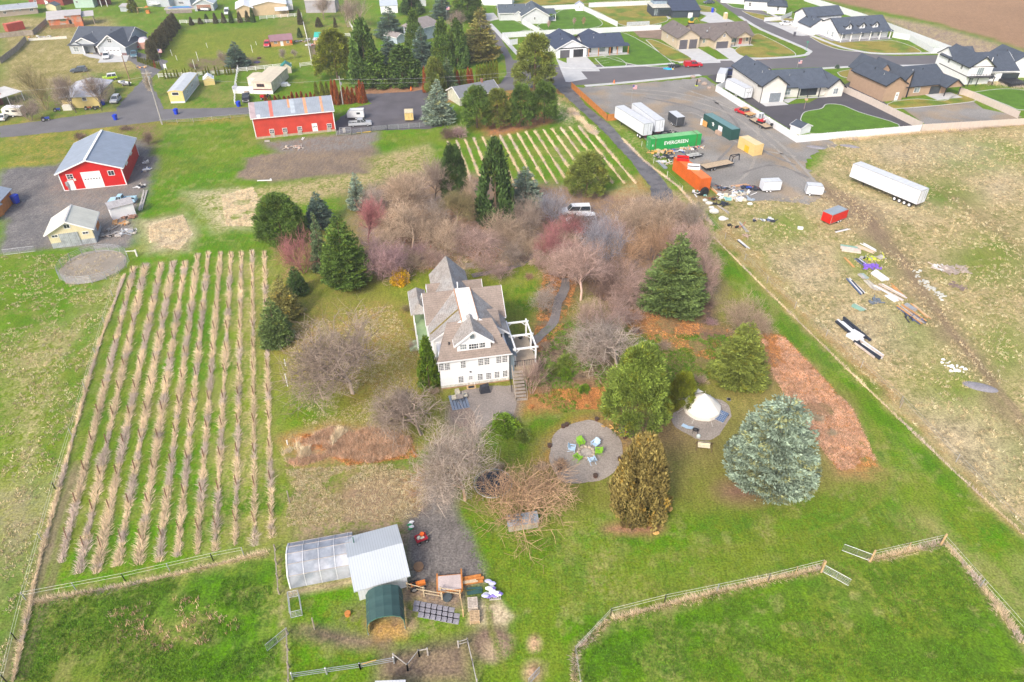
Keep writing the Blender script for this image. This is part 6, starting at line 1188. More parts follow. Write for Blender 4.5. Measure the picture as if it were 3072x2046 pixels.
# ================= FENCES =================
VINYL=mat('white_vinyl',(.72,.74,.77),.5,.04,1,.03,6,stripe=('X',.9,.07)); TANV=mat('tan_vinyl',(.60,.52,.46),.55,.04,1,.03,6,stripe=('X',.9,.07))
def run_fence(pl,f,builder,root,**kw):
    pw=[G(f(*p)) for p in pl]
    for a,b_ in zip(pw[:-1],pw[1:]): builder(a-root.location,b_-root.location,root,**kw)
def seg_frame(o,a,b_): o.location=a; d=b_-a; o.rotation_euler=(0,0,math.atan2(d.y,d.x)); return o
_pc={}
def postme(w,h,m):
    k=(w,h,m.name)
    if k not in _pc: mb=M(); mb.box(-w/2,-w/2,0,w/2,w/2,h); mb.add([(-w*.62,-w*.62,h),(w*.62,-w*.62,h),(w*.62,w*.62,h),(-w*.62,w*.62,h),(0,0,h+w*.5)],[(0,1,4),(1,2,4),(2,3,4),(3,0,4)]); _pc[k]=mb.mesh('post',m)
    return _pc[k]
def solid(a,b_,root,h=1.85,m=None,pm_=None,step=2.6):
    Ln=(b_-a).length; mb=M(); mb.box(0,-.03,.05,Ln,.03,h-.12); mb.box(0,-.05,h-.12,Ln,.05,h); seg_frame(mb.obj('panel',m,root),a,b_)
    n=max(1,round(Ln/step))
    for i in range(n+1): child('post',postme(.13,h+.05,pm_ or m),root,a+(b_-a)*(i/n))
def rails(a,b_,root,h=1.35,m=WPLAIN,n=3,step=2.5,pw_=.13,rw=.13,t=.05):
    Ln=(b_-a).length; 
    for i in range(n): mb=M(); z=h-.12-i*(h-.2)/n; mb.box(0,-t/2,z-rw/2,Ln,t/2,z+rw/2); seg_frame(mb.obj('rail',m,root),a,b_)
    k=max(1,round(Ln/step))
    for i in range(k+1): child('post',postme(pw_,h,m),root,a+(b_-a)*(i/k))
def wire(a,b_,root,h=1.3,m=None,n=2,step=6,pmat=None):
    Ln=(b_-a).length; mb=M()
    for i in range(n): z=h-i*.45; mb.tube([(0,0,z),(Ln,0,z)],.012,3)
    seg_frame(mb.obj('wire',m or mat('fence_tape',(.6,.6,.5),.6),root),a,b_); k=max(1,round(Ln/step))
    for i in range(k+1): child('post',postme(.07,h,pmat or GALV),root,a+(b_-a)*(i/k))
def boards(a,b_,root,h=1.8,m=None,step=2.4):
    Ln=(b_-a).length; mb=M(); x=0; r=random.Random(int(Ln*100))
    while x<Ln: mb.box(x,-.02,.03,min(x+.135,Ln),.01,h-r.random()*.05); x+=.15
    mb.box(0,.01,.3,Ln,.06,.42); mb.box(0,.01,h-.5,Ln,.06,h-.38); seg_frame(mb.obj('boards',m,root),a,b_)
    for i in range(max(1,round(Ln/step))+1): child('post',postme(.11,h,m),root,a+(b_-a)*(i/max(1,round(Ln/step))))
def fence(name,label,pl,f,fn,**kw):
    root=empty(name,G(f(*pl[0])),0,label,'fence'); run_fence(pl,f,fn,root,**kw); return root
fence('vinyl_fence','white vinyl privacy fence along the equipment yard and curved lawn',[(2146,274),(2389,428),(2758,396)],lambda x,y:(x,y),solid,m=VINYL)
fence('vinyl_fence','white vinyl fence with gate between the yard boulders and motorhome',[(2146,274),(2192,255)],lambda x,y:(x,y),solid,m=VINYL)
fence('vinyl_fence','tan vinyl fence at the right end of the far field edge',[(1402,1208),(2352,1150),(2700,1125)],T30,solid,m=TANV)
fence('vinyl_fence','white to tan vinyl fence between the curved lawn and brown house',[(690,848),(935,960),(1400,1190)],T30,solid,m=TANV)
fence('vinyl_fence','tan vinyl fence beside the two storey house lawn',[(1745,860),(1870,905),(2290,1088)],T30,solid,m=TANV)
fence('vinyl_fence','tall white vinyl fence bordering the ploughed field',[(330,10),(880,190),(1660,488)],T30,solid,m=VINYL,h=2.3)
fence('vinyl_fence','white vinyl fence and gate beside the dormered house lawn',[(1140,345),(1290,372),(1505,492),(1640,489)],T30,solid,m=VINYL)
fence('vinyl_fence','long white vinyl fence behind the navy roofed ranch house',[(1310,560),(1960,520),(2352,505)],rm,solid,m=VINYL)
fence('vinyl_fence','white vinyl fence running behind the tan house',[(-20,590),(950,535),(1580,503)],rn,solid,m=VINYL)
fence('vinyl_fence','diagonal white vinyl fence between the two green and yellow lawns',[(290,185),(850,450)],rn,solid,m=VINYL)
fence('vinyl_fence','white vinyl fence across the back of the far green lawn',[(1830,160),(2352,135),(2490,140)],rm,solid,m=VINYL)
fence('vinyl_fence','white vinyl fence leading to the charcoal modern house',[(370,128),(1420,85)],rn,solid,m=VINYL)
fence('vinyl_fence','short diagonal vinyl fence beside the pale ranch house',[(1600,350),(1850,495)],rm,solid,m=VINYL)
fence('vinyl_fence','white vinyl corner fence and gate at the street side',[(1310,560),(1420,665),(1530,650)],rm,solid,m=VINYL)
fence('vinyl_fence','white vinyl fence behind the white street side house',[(940,320),(1180,300),(1340,230)],ro,solid,m=VINYL,h=1.5)
fence('board_fence','orange stained board fence beside the long drive',[(545,812),(872,1112),(960,1105)],T20,boards,m=ORWOOD)
RF='white rail fence'
fence('rail_fence','white three rail fence with small arborvitae along it',[(430,1312),(1100,1285),(1740,1232)],rk,rails)
fence('rail_fence','white three rail fence behind the cream mobile home',[(1765,1215),(2352,1155),(2660,1125)],rk,rails)
fence('rail_fence','white rail fence dropping toward the lane past the yellow shed',[(2190,640),(2165,790),(2160,960)],T00,rails)
fence('rail_fence','short white rail section right of the fence gap',[(592,990),(765,968)],rl,rails)
fence('rail_fence','long white rail fence climbing beside the coop',[(765,965),(700,600),(612,250)],rl,rails)
fence('rail_fence','white rail fence in front of the sandy workshop',[(0,290),(612,240)],rl,rails)
fence('rail_fence','far white rail fence behind the bronze arborvitae',[(790,400),(1450,385),(1900,365)],rk,rails)
fence('rail_fence','white rail fence right of the teal roofed coop',[(950,560),(1230,548),(1430,540)],rl,rails); fence('rail_fence','white rail fence beside the large bare trees',[(1430,540),(1320,370)],rl,rails)
fence('pipe_fence','silver pipe fence across the front of the parking lot',[(740,1250),(880,1243),(1060,1210),(1210,1195),(1600,1168)],T10,rails,m=GALV,n=5,h=1.4,rw=.05,pw_=.08,step=3)
fence('board_fence','weathered grey board fence below the red cargo box',[(-60,650),(400,600),(575,590)],rj,boards,m=WOOD); fence('board_fence','old grey fence climbing past the rusty barn',[(575,590),(800,390)],rj,boards,m=WOOD)
fence('board_fence','weathered grey fence along the left edge lots',[(20,1070),(300,860),(450,690)],rj,boards,m=WOOD); fence('low_wall','low cream block wall left of the grey gabled house',[(490,690),(1125,650)],rj,solid,h=.9,m=CREAMW)
fence('pen_fence','rusty picket fence of the pool pen before the grey blue house',[(560,235),(990,215)],rk,boards,m=mat('grey_picket',(.3,.25,.24)),h=1.3)
fence('wire_fence','wire fence with white posts along the lane before the paddock',[(1480,1135),(1780,1125),(2290,1075)],T00,rails,m=GALV,n=3,rw=.04,pw_=.07,h=1.2,step=4)
TAPE=mat('white_tape',(.75,.75,.66),.6)
fence('wire_fence','white tape fence across the foot of the large vineyard',[(240,812),(1150,640),(1960,455),(2240,400)],T03,wire,m=TAPE,step=5.5)
fence('wire_fence','tape fence running down the lower left corner',[(240,812),(150,1180),(60,1568),(20,1750)],T03,wire,m=TAPE)
fence('wire_fence','wire fence with yellow insulators bordering the lower right pasture',[(625,1620),(578,1310),(905,960),(1400,835),(2352,640)],T23,wire,m=TAPE,step=5.2)
fence('wire_fence','short tape fence ending at the gate post',[(0,640),(490,515)],T33,wire,m=TAPE,pmat=NEWWOOD,step=4); fence('wire_fence','wire fence between gate and corner post of the lower pasture',[(960,430),(1590,285)],T33,wire,m=TAPE,pmat=NEWWOOD,step=4)
fence('wire_fence','long tape fence down the right side of the lower pasture',[(1590,285),(2352,1150),(2700,1540)],T33,wire,m=TAPE,step=6)
fence('wire_fence','wire fence along the left pasture edge',[(372,815),(270,1170),(180,1470),(90,1800)],lambda x,y:(x-12,y),wire,m=TAPE,step=9)
fence('wire_fence','field fence with grey posts between mown strip and rough field',[(2120,660),(2300,850),(2700,1210),(3072,1600)],lambda x,y:(x,y),wire,m=GALV,pmat=mat('old_grey_post',(.45,.42,.4)),h=1.3,step=9)
fence('wire_fence','yard fence with white posts beside the long drive verge',[(1190,1345),(1300,1500),(1560,1760)],T20,wire,m=GALV,pmat=WPLAIN,step=9)
for x,y,f,l in ((488,560,T33,'left timber gate post of the lower pasture'),(938,460,T33,'right timber gate post of the lower pasture'),(1585,310,T33,'corner timber post of the lower pasture')):
    mb=M(); mb.tube([(0,0,0),(0,0,1.9)],.11,8); tag(mb.obj('gate_post',NEWWOOD,None,G(f(x,y))),l,'post')
def gate(p,q,f,label,h=1.2,n=5,name='gate'):
    a,b_=G(f(*p)),G(f(*q)); d=b_-a; root=empty(name,a,math.atan2(d.y,d.x),label,'gate'); Ln=d.length; mb=M()
    mb.tube([(0,0,.15),(0,0,h),(Ln,0,h),(Ln,0,.15),(0,0,.15)],.03,4); mb.obj('frame',GALV,root); mb=M()
    for i in range(1,n): mb.tube([(0,0,.15+(h-.15)*i/n),(Ln,0,.15+(h-.15)*i/n)],.014,3)
    mb.tube([(Ln/2,0,.15),(Ln/2,0,h)],.02,3); mb.obj('bars',GALV,root); return root
gate((935,462),(675,365),T33,'open wire gate left of the right gate post'); gate((500,560),(735,690),T33,'open wire gate swung inside the lower pasture'); gate((300,1130),(105,1290),T13,'open pipe gate left of the straw paddock'); gate((250,1490),(150,1600),T23,'small wire gate at the bottom edge'); gate((40,780),(330,745),T01,'loose pipe panels beside the gravel yard',n=6)
# stock pen of wire panels
for p,q,l in (((305,800),(400,780),'far'),((305,800),(325,985),'left'),((400,780),(430,960),'right'),((325,985),(430,960),'near')): gate(p,q,T13,l+' wire panel of the small pen beside the shed',h=1.1,n=4,name='wire_gate')
# round pen
cen=G(T01(868,890)); rad=5.7; pen=empty('round_pen',cen,0,'round corral of silver pipe panels beside the cream barn','corral')
for i in range(16):
    a0,a1=2*math.pi*i/16,2*math.pi*(i+1)/16; p0=Vector((math.cos(a0)*rad,math.sin(a0)*rad,0)); p1=Vector((math.cos(a1)*rad,math.sin(a1)*rad,0)); mb=M(); Ln=(p1-p0).length
    for z in (.25,.5,.75,1.0,1.25,1.55): mb.tube([(0,0,z),(Ln,0,z)],.025,4)
    mb.tube([(0,0,0),(0,0,1.58)],.03,4); mb.tube([(Ln-.05,0,0),(Ln-.05,0,1.58)],.03,4); seg_frame(mb.obj('pipe_panel',GALV,pen),p0,p1)
# ================= VEHICLES =================
def wheel_me(r=.36,w=.24,white=False):
    k=('wh',r,w,white)
    if k not in _pc:
        a=M(); a.tube([(0,-w/2,0),(0,-w*.35,0),(0,w*.35,0),(0,w/2,0)],[r*.9,r,r,r*.9],14); b_=M(); b_.tube([(0,-w/2-.01,0),(0,w/2+.01,0)],r*.58,10)
        _pc[k]=(a.mesh('tyre',TYRE),b_.mesh('rim',WPLAIN if white else RIM))
    return _pc[k]
def wheels(root,pos,r=.36,w=.24,white=False):
    for x,y in pos:
        e=bpy.data.objects.new('wheel',wheel_me(r,w,white)[0]); COL.objects.link(e); e.parent=root; e.location=(x,y,r); child('rim',wheel_me(r,w,white)[1],e)
HL=mat('headlight_glass',(.75,.76,.78),.2); TL=mat('tail_light',(.45,.02,.02),.3)
def place(name,label,cat,rear,front,f,group=None,Lr=None):
    a,b_=G(f(*rear)),G(f(*front)); d=(b_-a); c=(a+b_)/2; return empty(name,c,math.atan2(d.y,d.x),label,cat,group),d.length
VK={'suv':(4.7,1.85,[(-2.35,.45),(-2.3,.95),(-2.15,1.05),(1.0,1.05),(2.2,.92),(2.35,.75),(2.35,.4),(-2.35,.35)],[(-2.2,1.03),(-1.95,1.62),(.15,1.62),(1.05,1.03)]),
 'sedan':(4.6,1.8,[(-2.3,.4),(-2.28,.9),(-1.5,.98),(1.0,.95),(2.15,.78),(2.3,.6),(2.3,.3),(-2.3,.3)],[(-1.7,.95),(-1.0,1.4),(.1,1.4),(.95,.94)]),
 'van':(5.6,1.95,[(-2.8,.4),(-2.8,1.1),(1.7,1.15),(2.55,.98),(2.8,.8),(2.8,.4),(-2.8,.4)],[(-2.75,1.08),(-2.65,1.98),(.95,1.98),(1.75,1.12)]),
 'pickup':(5.8,1.95,[(-2.9,.5),(-2.9,1.12),(1.3,1.12),(2.75,1.05),(2.9,.85),(2.9,.42),(-2.9,.42)],[(-.75,1.1),(-.6,1.8),(.75,1.8),(1.45,1.1)]),
 'old_pickup':(5.3,1.9,[(-2.65,.5),(-2.65,1.1),(1.0,1.1),(2.5,1.05),(2.65,.9),(2.65,.42),(-2.65,.42)],[(-.15,1.08),(-.05,1.72),(.75,1.72),(1.05,1.08)]),
 'jeep':(4.1,1.75,[(-2.0,.5),(-2.0,1.15),(.7,1.15),(1.95,1.05),(2.05,.6),(-2.0,.5)],[(-1.9,1.13),(-1.85,1.8),(.4,1.8),(.75,1.13)])}
def car(kind,rear,front,f,pc,label,cat='car',name=None,canopy=False,bed=None,topc=None):
    L_,W_,body,cab=VK[kind]; root,dl=place(name or {'suv':'parked_suv','sedan':'parked_car','van':'parked_van','pickup':'pickup_truck','old_pickup':'pickup_truck','jeep':'off_road_car'}[kind],label,cat,rear,front,f)
    m=M(); n=len(body); hw=W_/2
    isb=kind in('pickup','old_pickup'); x0=cab[0][0] if isb else None
    if isb:   # cab and bonnet solid, open bed behind
        bx=body[0][0]; zb=body[1][1]; solidp=[(x0-.08,.45)]+[(x0-.08,zb)]+body[2:-1]
        m.sprism(solidp,-hw,hw); 
        if bed!='flat':
            m.box(bx,-hw,.45,x0-.08,-hw+.1,zb); m.box(bx,hw-.1,.45,x0-.08,hw,zb); m.box(bx,-hw+.1,.45,bx+.08,hw-.1,zb); m.box(bx+.08,-hw+.1,.45,x0-.08,hw-.1,.65,2)
            if canopy: m.sprism([(bx+.02,zb),(bx+.12,1.75),(x0-.1,1.78),(x0-.1,zb)],-hw+.05,hw-.05)
        else: m.box(bx,-hw-.1,.75,x0-.1,hw+.1,.95,2)
    else: m.sprism(body,-hw,hw)
    i_=.13; q=[]                                  # tapered greenhouse
    zt=cab[1][1]
    for y in (-1,1):
        for (x,z) in cab: q.append((x,y*(hw-(.04 if z<zt-.1 else i_+.08)),z))
    bodyo=m.obj('body',[pc,GLASS,topc or DARK],root)
    g_=M(); g_.add(q,[(0,1,2,3),(7,6,5,4),(0,4,5,1),(1,5,6,2),(2,6,7,3)]); g_.obj('windows',GLASS,root)
    r_=M(); xs,xe=cab[1][0],cab[2][0]; r_.box(xs-.02,-(hw-i_-.07),zt-.01,xe+.02,hw-i_-.07,zt+.05)
    for s_ in (-1,1):
        for k_ in (0,.5,1): 
            xb=cab[0][0]+(cab[3][0]-cab[0][0])*k_; xt=cab[1][0]+(cab[2][0]-cab[1][0])*k_; r_.beam((xb,s_*(hw-.035),cab[0][1]),(xt,s_*(hw-i_-.07),zt),.09,.05)
    r_.obj('roof',topc or pc,root)
    wx=L_*.31; wheels(root,[(wx+.1,hw-.12),(wx+.1,-hw+.12),(-wx,hw-.12),(-wx,-hw+.12)],.38 if kind in('pickup','jeep','old_pickup','van') else .34)
    for s_ in (-1,1): a=M(); a.box(L_/2-.12,s_*(hw-.25)-.16,.68,L_/2+.01,s_*(hw-.25)+.16,.85); a.obj('headlight',HL,root); a=M(); a.box(-L_/2-.01,s_*(hw-.12)-.08,.75,-L_/2+.05,s_*(hw-.12)+.08,1.0); a.obj('tail_light',TL,root)
    a=M(); a.box(L_/2-.05,-hw+.05,.4,L_/2+.08,hw-.05,.58); a.obj('bumper',RIM,root); a=M(); a.box(-L_/2-.07,-hw+.05,.4,-L_/2+.03,hw-.05,.56); a.obj('bumper',RIM,root); return root
P_=paint; SIL=P_('silver',(.45,.47,.5),.3); WC=P_('white',(.78,.79,.8),.3); REDC=P_('red',(.5,.01,.02),.3); DKC=P_('slate',(.08,.1,.13),.3); BLK=P_('black',(.015,.015,.018),.35)
car('pickup',(860,1160),(1060,1150),T10,SIL,'silver crew cab pickup parked by the pipe fence','pickup'); 
car('old_pickup',(1262,290),(1010,305),T01,P_('baby_blue',(.42,.65,.78),.4),'pale blue old pickup behind the small white shed','pickup',name='pickup_truck')
car('suv',(805,655),(655,668),T00,DKC,'dark grey suv parked below the grey gabled house','suv'); car('suv',(990,505),(975,560),T00,WC,'white hatchback on the concrete driveway','car',name='parked_car')
car('pickup',(1245,480),(1232,555),T00,P_('teal_chrome',(.1,.2,.25),.25),'dark teal truck nose out beside the grey gabled house','pickup'); car('suv',(1262,410),(1275,470),T00,REDC,'red car behind the dark teal truck','car')
car('jeep',(1045,730),(985,738),T00,P_('lime',(.45,.65,.02),.4),'lime green off road car by the gravel turning','jeep',topc=WC); car('suv',(1095,905),(1040,965),T00,SIL,'silver grey car on the grass right of the yellow cottage','car')
car('sedan',(5,1130),(62,1060),T00,WC,'white car cut by the left edge','car'); car('pickup',(265,310),(250,480),ra,BLK,'black pickup before the cream mobile home steps','pickup'); car('suv',(120,640),(95,715),rl,P_('cherry',(.65,.03,.05),.3),'small red car beside the cedar cabin','car')
car('van',(1590,180),(1570,290),rk,WC,'white van behind the bronze arborvitae','van'); car('pickup',(725,660),(1075,650),rc,REDC,'dark red pickup with canopy on the street','pickup',canopy=True); car('sedan',(1320,365),(1190,368),ro,WC,'white sedan on the wide concrete apron','car')
car('pickup',(1630,860),(1560,745),rc,P_('midnight',(.03,.04,.12),.3),'dark blue pickup beside the boxy white trailer','pickup'); car('pickup',(830,900),(535,780),re,REDC,'red flatbed pickup with tan bed in the yard','pickup',bed='flat',topc=mat('tan_bed',(.55,.36,.16)))
car('van',(700,395),(475,400),T21,WC,'white passenger van glimpsed behind bare twigs','van'); car('van',(760,480),(500,490),T21,WC,'second white van partly hidden by rosy twigs','van')
car('sedan',(640,20),(585,22),lambda x,y:(1820+x*.5,0+y*.5),DKC,'dark car at the far kerb by the white houses','car')
car('sedan',(155,900),(150,860),rn,WC,'white car inside the open garage of the navy roofed ranch','car')
def box_trailer(name,label,cat,rear,front,f,W_=2.4,h0=.6,h1=2.6,bm_=None,rm_=None,axle=(-.8,.1),dual=2,tongue=1.2,r=.34,white=True,group=None,nose=0,Lf=None,rounded=0,stripe=True):
    root,Ln=place(name,label,cat,rear,front,f,group); Ln=Lf or Ln; hw=W_/2; m=M()
    prof=[(-Ln/2,h0),(-Ln/2,h1),(Ln/2-nose,h1),(Ln/2,h1-nose*.9),(Ln/2,h0)] if nose else [(-Ln/2,h0),(-Ln/2,h1),(Ln/2,h1),(Ln/2,h0)]
    m.sprism(prof,-hw,hw); m.obj('body',bm_ or WC,root); a=M(); a.box(-Ln/2+.04,-hw+.06,h1,Ln/2-.04-nose,hw-.06,h1+.05); a.obj('roof',rm_ or mat('trailer_roof',(.6,.62,.64),.5,.06,1,.05,6,stripe=('X',1.2,.06)),root)
    a=M(); 
    for z in (h0,h1): 
        for s_ in (-1,1): a.beam((-Ln/2,s_*hw,z),(Ln/2-(nose if z==h1 else 0),s_*hw,z),.06)
    for s_ in (-1,1): a.beam((-Ln/2,s_*hw,h0),(-Ln/2,s_*hw,h1),.07)
    a.beam((-Ln/2,-hw,h1),(-Ln/2,hw,h1),.07); a.obj('edge_trim',RIM,root)
    a=M(); a.box(-Ln/2-.02,-.015,h0+.1,-Ln/2-.005,.015,h1-.1); a.box(-Ln/2-.03,-hw*.6,h0+.9,-Ln/2-.01,-hw*.55,h1-.3); a.obj('door_seam',DARK,root)
    wheels(root,[(Ln*axle[0]/2+i*r*2.25,s_*(hw-.1)) for i in range(dual) for s_ in (-1,1)],r,white=white)
    if tongue: a=M(); a.beam((Ln/2,-.5,h0-.1),(Ln/2+tongue,0,h0-.1),.08); a.beam((Ln/2,.5,h0-.1),(Ln/2+tongue,0,h0-.1),.08); a.beam((Ln/2+tongue,0,0),(Ln/2+tongue,0,h0),.07); a.obj('tongue',DARK,root)
    return root
WT=mat('white_trailer_skin',(.74,.77,.82),.35,.05,1,.03,5,stripe=('X',1.2,.04),spec=.5)
# semi trailers (rear faces the camera)
def semi(rear,front,f,label,legs=True,Lf=13.2,h1=4.05,dual=2):
    r_=box_trailer('semi_trailer',label,'trailer',rear,front,f,2.5,1.15,h1,WT,None,(-.82,0),dual,0,.5,True,Lf=Lf)
    a=M(); [a.box(Lf*.28,s_*.8-.06,0,Lf*.28+.12,s_*.8+.06,1.15) for s_ in (-1,1)]; a.obj('landing_leg',DARK,r_); a=M(); a.box(-Lf*.48,-.5,.75,Lf*.45,.5,1.14); a.obj('chassis',mat('maroon_frame',(.22,.03,.05)),r_); return r_
semi((645,770),(105,420),rf,'white semi trailer nearest the orange board fence',Lf=14.2); semi((905,725),(400,340),rf,'white semi trailer alongside the green container',Lf=13.6)
r_=semi((1345,330),(800,100),T31,'long white semi trailer alone in the dry field',Lf=16.1,dual=4)
box_trailer('enclosed_trailer','black enclosed trailer with grey roof in the yard','trailer',(1325,560),(1110,400),rf,2.2,.55,2.7,mat('charcoal_skin',(.06,.065,.075),.4),None,(-.2,0),2,.0,Lf=4.9)
box_trailer('horse_trailer','white two axle horse trailer beside the scrap heap','trailer',(2400,640),(2180,650),ri,2.0,.5,2.4,WT,None,(.1,0),2,.8,Lf=3.9)
box_trailer('cargo_trailer','small white cargo trailer with dry weeds at its corner','trailer',(345,215),(480,225),T31,1.9,.5,2.3,WT,None,(-.5,0),1,.5,nose=.4,Lf=3.4)
box_trailer('cargo_trailer','bright red cargo trailer with grey roof in the dry field','trailer',(500,500),(690,425),T31,2.2,.5,2.35,P_('fire_red',(.66,.015,.01),.35),mat('ribbed_grey_roof',(.3,.35,.4),.5,.1,1,.1,6,stripe=('X',.5,.15)),(0,0),2,.6,nose=.3,Lf=5.0)
box_trailer('enclosed_trailer','boxy white trailer with black rear door by the motorhome garage','trailer',(1420,1015),(1500,850),rc,2.4,.5,2.9,WT,None,(-.2,0),2,.6,Lf=6.5)
fw=box_trailer('travel_trailer','long white travel trailer with swirl stripes behind the vinyl fence','caravan',(2010,1330),(1560,1090),rc,2.5,.6,3.3,WT,None,(-.3,0),2,1.2,Lf=9.5)
a=M(); [a.box(x,-1.27,1.7,x+.8,-1.25,2.3) for x in (-3.6,-2.2,.2,2.6)]; a.obj('window',GLASS,fw); a=M(); [a.hexa([(x,-1.28,z),(x+2.6,-1.28,z-.35),(x+2.6,-1.26,z-.35),(x,-1.26,z),(x,-1.28,z+.12),(x+2.6,-1.28,z-.2),(x+2.6,-1.26,z-.2),(x,-1.26,z+.12)]) for x,z in ((-4.2,1.3),(-1.2,1.5),(1.4,1.2))]; a.obj('stripe',mat('stripe_teal',(.12,.22,.27)),fw); a=M(); a.beam((-4.77,-.6,2.3),(-4.77,0,1.9),.03,.12); a.beam((-4.77,.6,2.3),(-4.77,0,1.9),.03,.12); a.obj('chevron',mat('stripe_grey',(.2,.22,.25)),fw)
cv=box_trailer('caravan','old white caravan under the bare trees at the left lane','caravan',(200,1065),(90,1065),T00,2.2,.5,2.5,CREAMW,WPLAIN,(0,0),1,.8,nose=.5,Lf=5.0); a=M(); a.box(-1.6,1.1,1.4,-.2,1.13,1.9); a.box(.5,1.1,1.4,1.4,1.13,1.9); a.box(-.8,-1.13,1.4,.8,-1.1,1.9); a.obj('window',GLASS,cv)
tc=box_trailer('camper','white teardrop camper trailer behind the silver pickup','camper',(995,1085),(850,1090),T10,2.1,.6,2.4,WC,WC,(0,0),1,.6,nose=.8,Lf=4.4); a=M(); a.box(-1.2,1.06,1.4,-.3,1.08,1.9); a.box(-.4,-1.08,1.5,.5,-1.06,1.9); a.obj('window',GLASS,tc)
yb_=box_trailer('tractor_shed_truck','pale yellow box bodied trailer alone on the asphalt','trailer',(1410,1130),(1408,1075),T10,2.3,.5,2.4,mat('butter_yellow',(.7,.52,.2),.5),mat('butter_roof',(.72,.6,.38),.5),(-.3,0),1,.4,white=False,Lf=3.2)
box_trailer('utility_trailer','white box trailer before the blue grey garage','trailer',(1285,185),(1155,180),rk,1.8,.5,1.3,WC,DARK,(0,0),1,.6,white=False); box_trailer('box_truck','white box truck beyond the sandy workshop','truck',(455,190),(440,95),rl,2.4,.6,2.9,WC,None,(-.4,0),2,.0,Lf=7)
# containers
def container(name,label,p,q,f,cm,rm_,W_=2.44,h=2.6,Lf=None,z0=.12):
    a,b_=G(f(*p)),G(f(*q)); d=b_-a; root=empty(name,a,math.atan2(d.y,d.x),label,'container'); Ln=Lf or d.length; m=M(); m.box(0,0,z0,Ln,W_,z0+h); m.obj('body',cm,root)
    x=.35; a=M()
    while x<Ln-.35: a.box(x,-.035,z0+.18,x+.14,0,z0+h-.15); a.box(x,W_,z0+.18,x+.14,W_+.035,z0+h-.15); x+=.28
    o_=a.obj('corrugation',cm,root); o_['kind']='stuff'; a=M(); a.box(.12,.12,z0+h,Ln-.12,W_-.12,z0+h+.03); a.obj('roof',rm_,root); a=M()
    for x in (0,Ln-.14):
        for y in (0,W_-.14): a.box(x-.02,y-.02,z0-.05,x+.16,y+.16,z0+h+.04)
    a.box(0,-.04,z0+h-.13,Ln,.0,z0+h+.04); a.box(0,-.04,z0-.05,Ln,0,z0+.14); a.obj('corner_post',cm,root)
    for s_ in (0,1): a=M(); xx=-.03 if s_==0 else Ln+.03; [a.box(xx-.02,y,z0+.1,xx+.02,y+.05,z0+h-.1) for y in (.4,.9,1.45,1.95)]; a.obj('lock_bar',cm if s_ else RIM,root)
    return root,Ln
def text(s,size,m,parent,loc,rot,name='lettering',ext=.004,sx=1,bold=.02):
    cu=bpy.data.curves.new(name,'FONT'); cu.body=s; cu.size=size; cu.extrude=ext; cu.offset=bold*size; cu.align_x='CENTER'; cu.align_y='CENTER'; o=bpy.data.objects.new(name,cu); COL.objects.link(o)
    dg=bpy.context.evaluated_depsgraph_get(); me=bpy.data.meshes.new_from_object(o.evaluated_get(dg)); bpy.data.objects.remove(o); me.materials.clear(); me.materials.append(m)
    q=bpy.data.objects.new(name,me); COL.objects.link(q); q.parent=parent; q.location=loc; q.rotation_euler=rot; q.scale=(sx,1,1); return q
GREENC=mat('container_green',(.02,.33,.075),.5,.08,.6,.06,6); LT=mat('lettering_white',(.85,.87,.85),.5,.02,1,.02,4)
ev,Ln=container('shipping_container','bright green shipping container lettered EVERGREEN',(722,1003),(1690,890),rf,GREENC,mat('container_green_roof',(.2,.48,.2),.6,.15,.5,.15,5,stripe=('X',.3,.12)),h=2.75,Lf=13.2)
text('EVERGREEN',1.2,LT,ev,(Ln*.5,-.06,1.55),(R(90),0,0),sx=1.0,bold=.012); text('6',.7,LT,ev,(.5,-.06,1.35),(R(90),0,0)); text('G',.5,LT,ev,(-.07,1.7,1.7),(R(90),0,R(-90))); text('C',.5,LT,ev,(-.07,1.7,1.0),(R(90),0,R(-90)))
a=M(); [a.box(x,-.07,.1,x+.16,2.5,2.92) for x in (1.1,Ln-1.3)]; a.obj('corner_post',mat('rusty_green',(.16,.12,.05)),ev)
DG=mat('container_dark_green',(.025,.085,.075),.5,.08,.6,.06,6); dgc,Ln=container('shipping_container','dark green office container with plywood hatch and white logo',(1745,475),(2300,810),rf,DG,mat('container_teal_roof',(.14,.26,.26),.5,.08,1,.06,6,stripe=('X',.3,.08)),Lf=12.3)
a=M(); a.box(1.0,-.75,.2,3.0,-.7,1.6); a.obj('plywood_hatch',mat('plywood_orange',(.62,.33,.1)),dgc,rz=0); a=M(); a.box(6.7,-.7,.1,8.8,-.05,.9); a.obj('plywood_step',mat('plywood_tan',(.45,.32,.24)),dgc); a=M(); a.box(6.9,-.08,.95,8.6,-.03,2.1); a.obj('window_board',mat('board_white',(.72,.73,.78)),dgc)
a=M(); a.tube([(4.55,-.06,1.75),(4.55,-.03,1.75)],.3,12); a.tube([(4.1,-.06,1.75),(4.1,-.03,1.75)],.12,8); a.tube([(4.95,-.06,1.6),(4.95,-.03,1.6)],.14,8); a.box(4.25,-.06,1.15,4.95,-.03,1.35); a.obj('logo',LT,dgc)
a=M(); a.tube([(0,0,0),(0,0,1.3)],.32,10); a.ball((0,0,1.3),.32,10,5); tag(a.obj('propane_tank',WPLAIN,None,G(rf(1725,485))),'white propane tank at the end of the dark green container','tank')
TC=mat('container_cream',(.68,.5,.22),.6,.08,.8,.08,6); tcn,Ln=container('shipping_container','cream wooden clad container with yellow door',(2070,1355),(2215,1440),T20,TC,mat('cream_container_roof',(.72,.58,.34),.7,.1,.6,.08,5),Lf=6.1)
a=M(); a.box(2.6,-.1,.15,4.2,-.05,1.7); a.obj('door',mat('amber_door',(.75,.42,.03)),tcn)
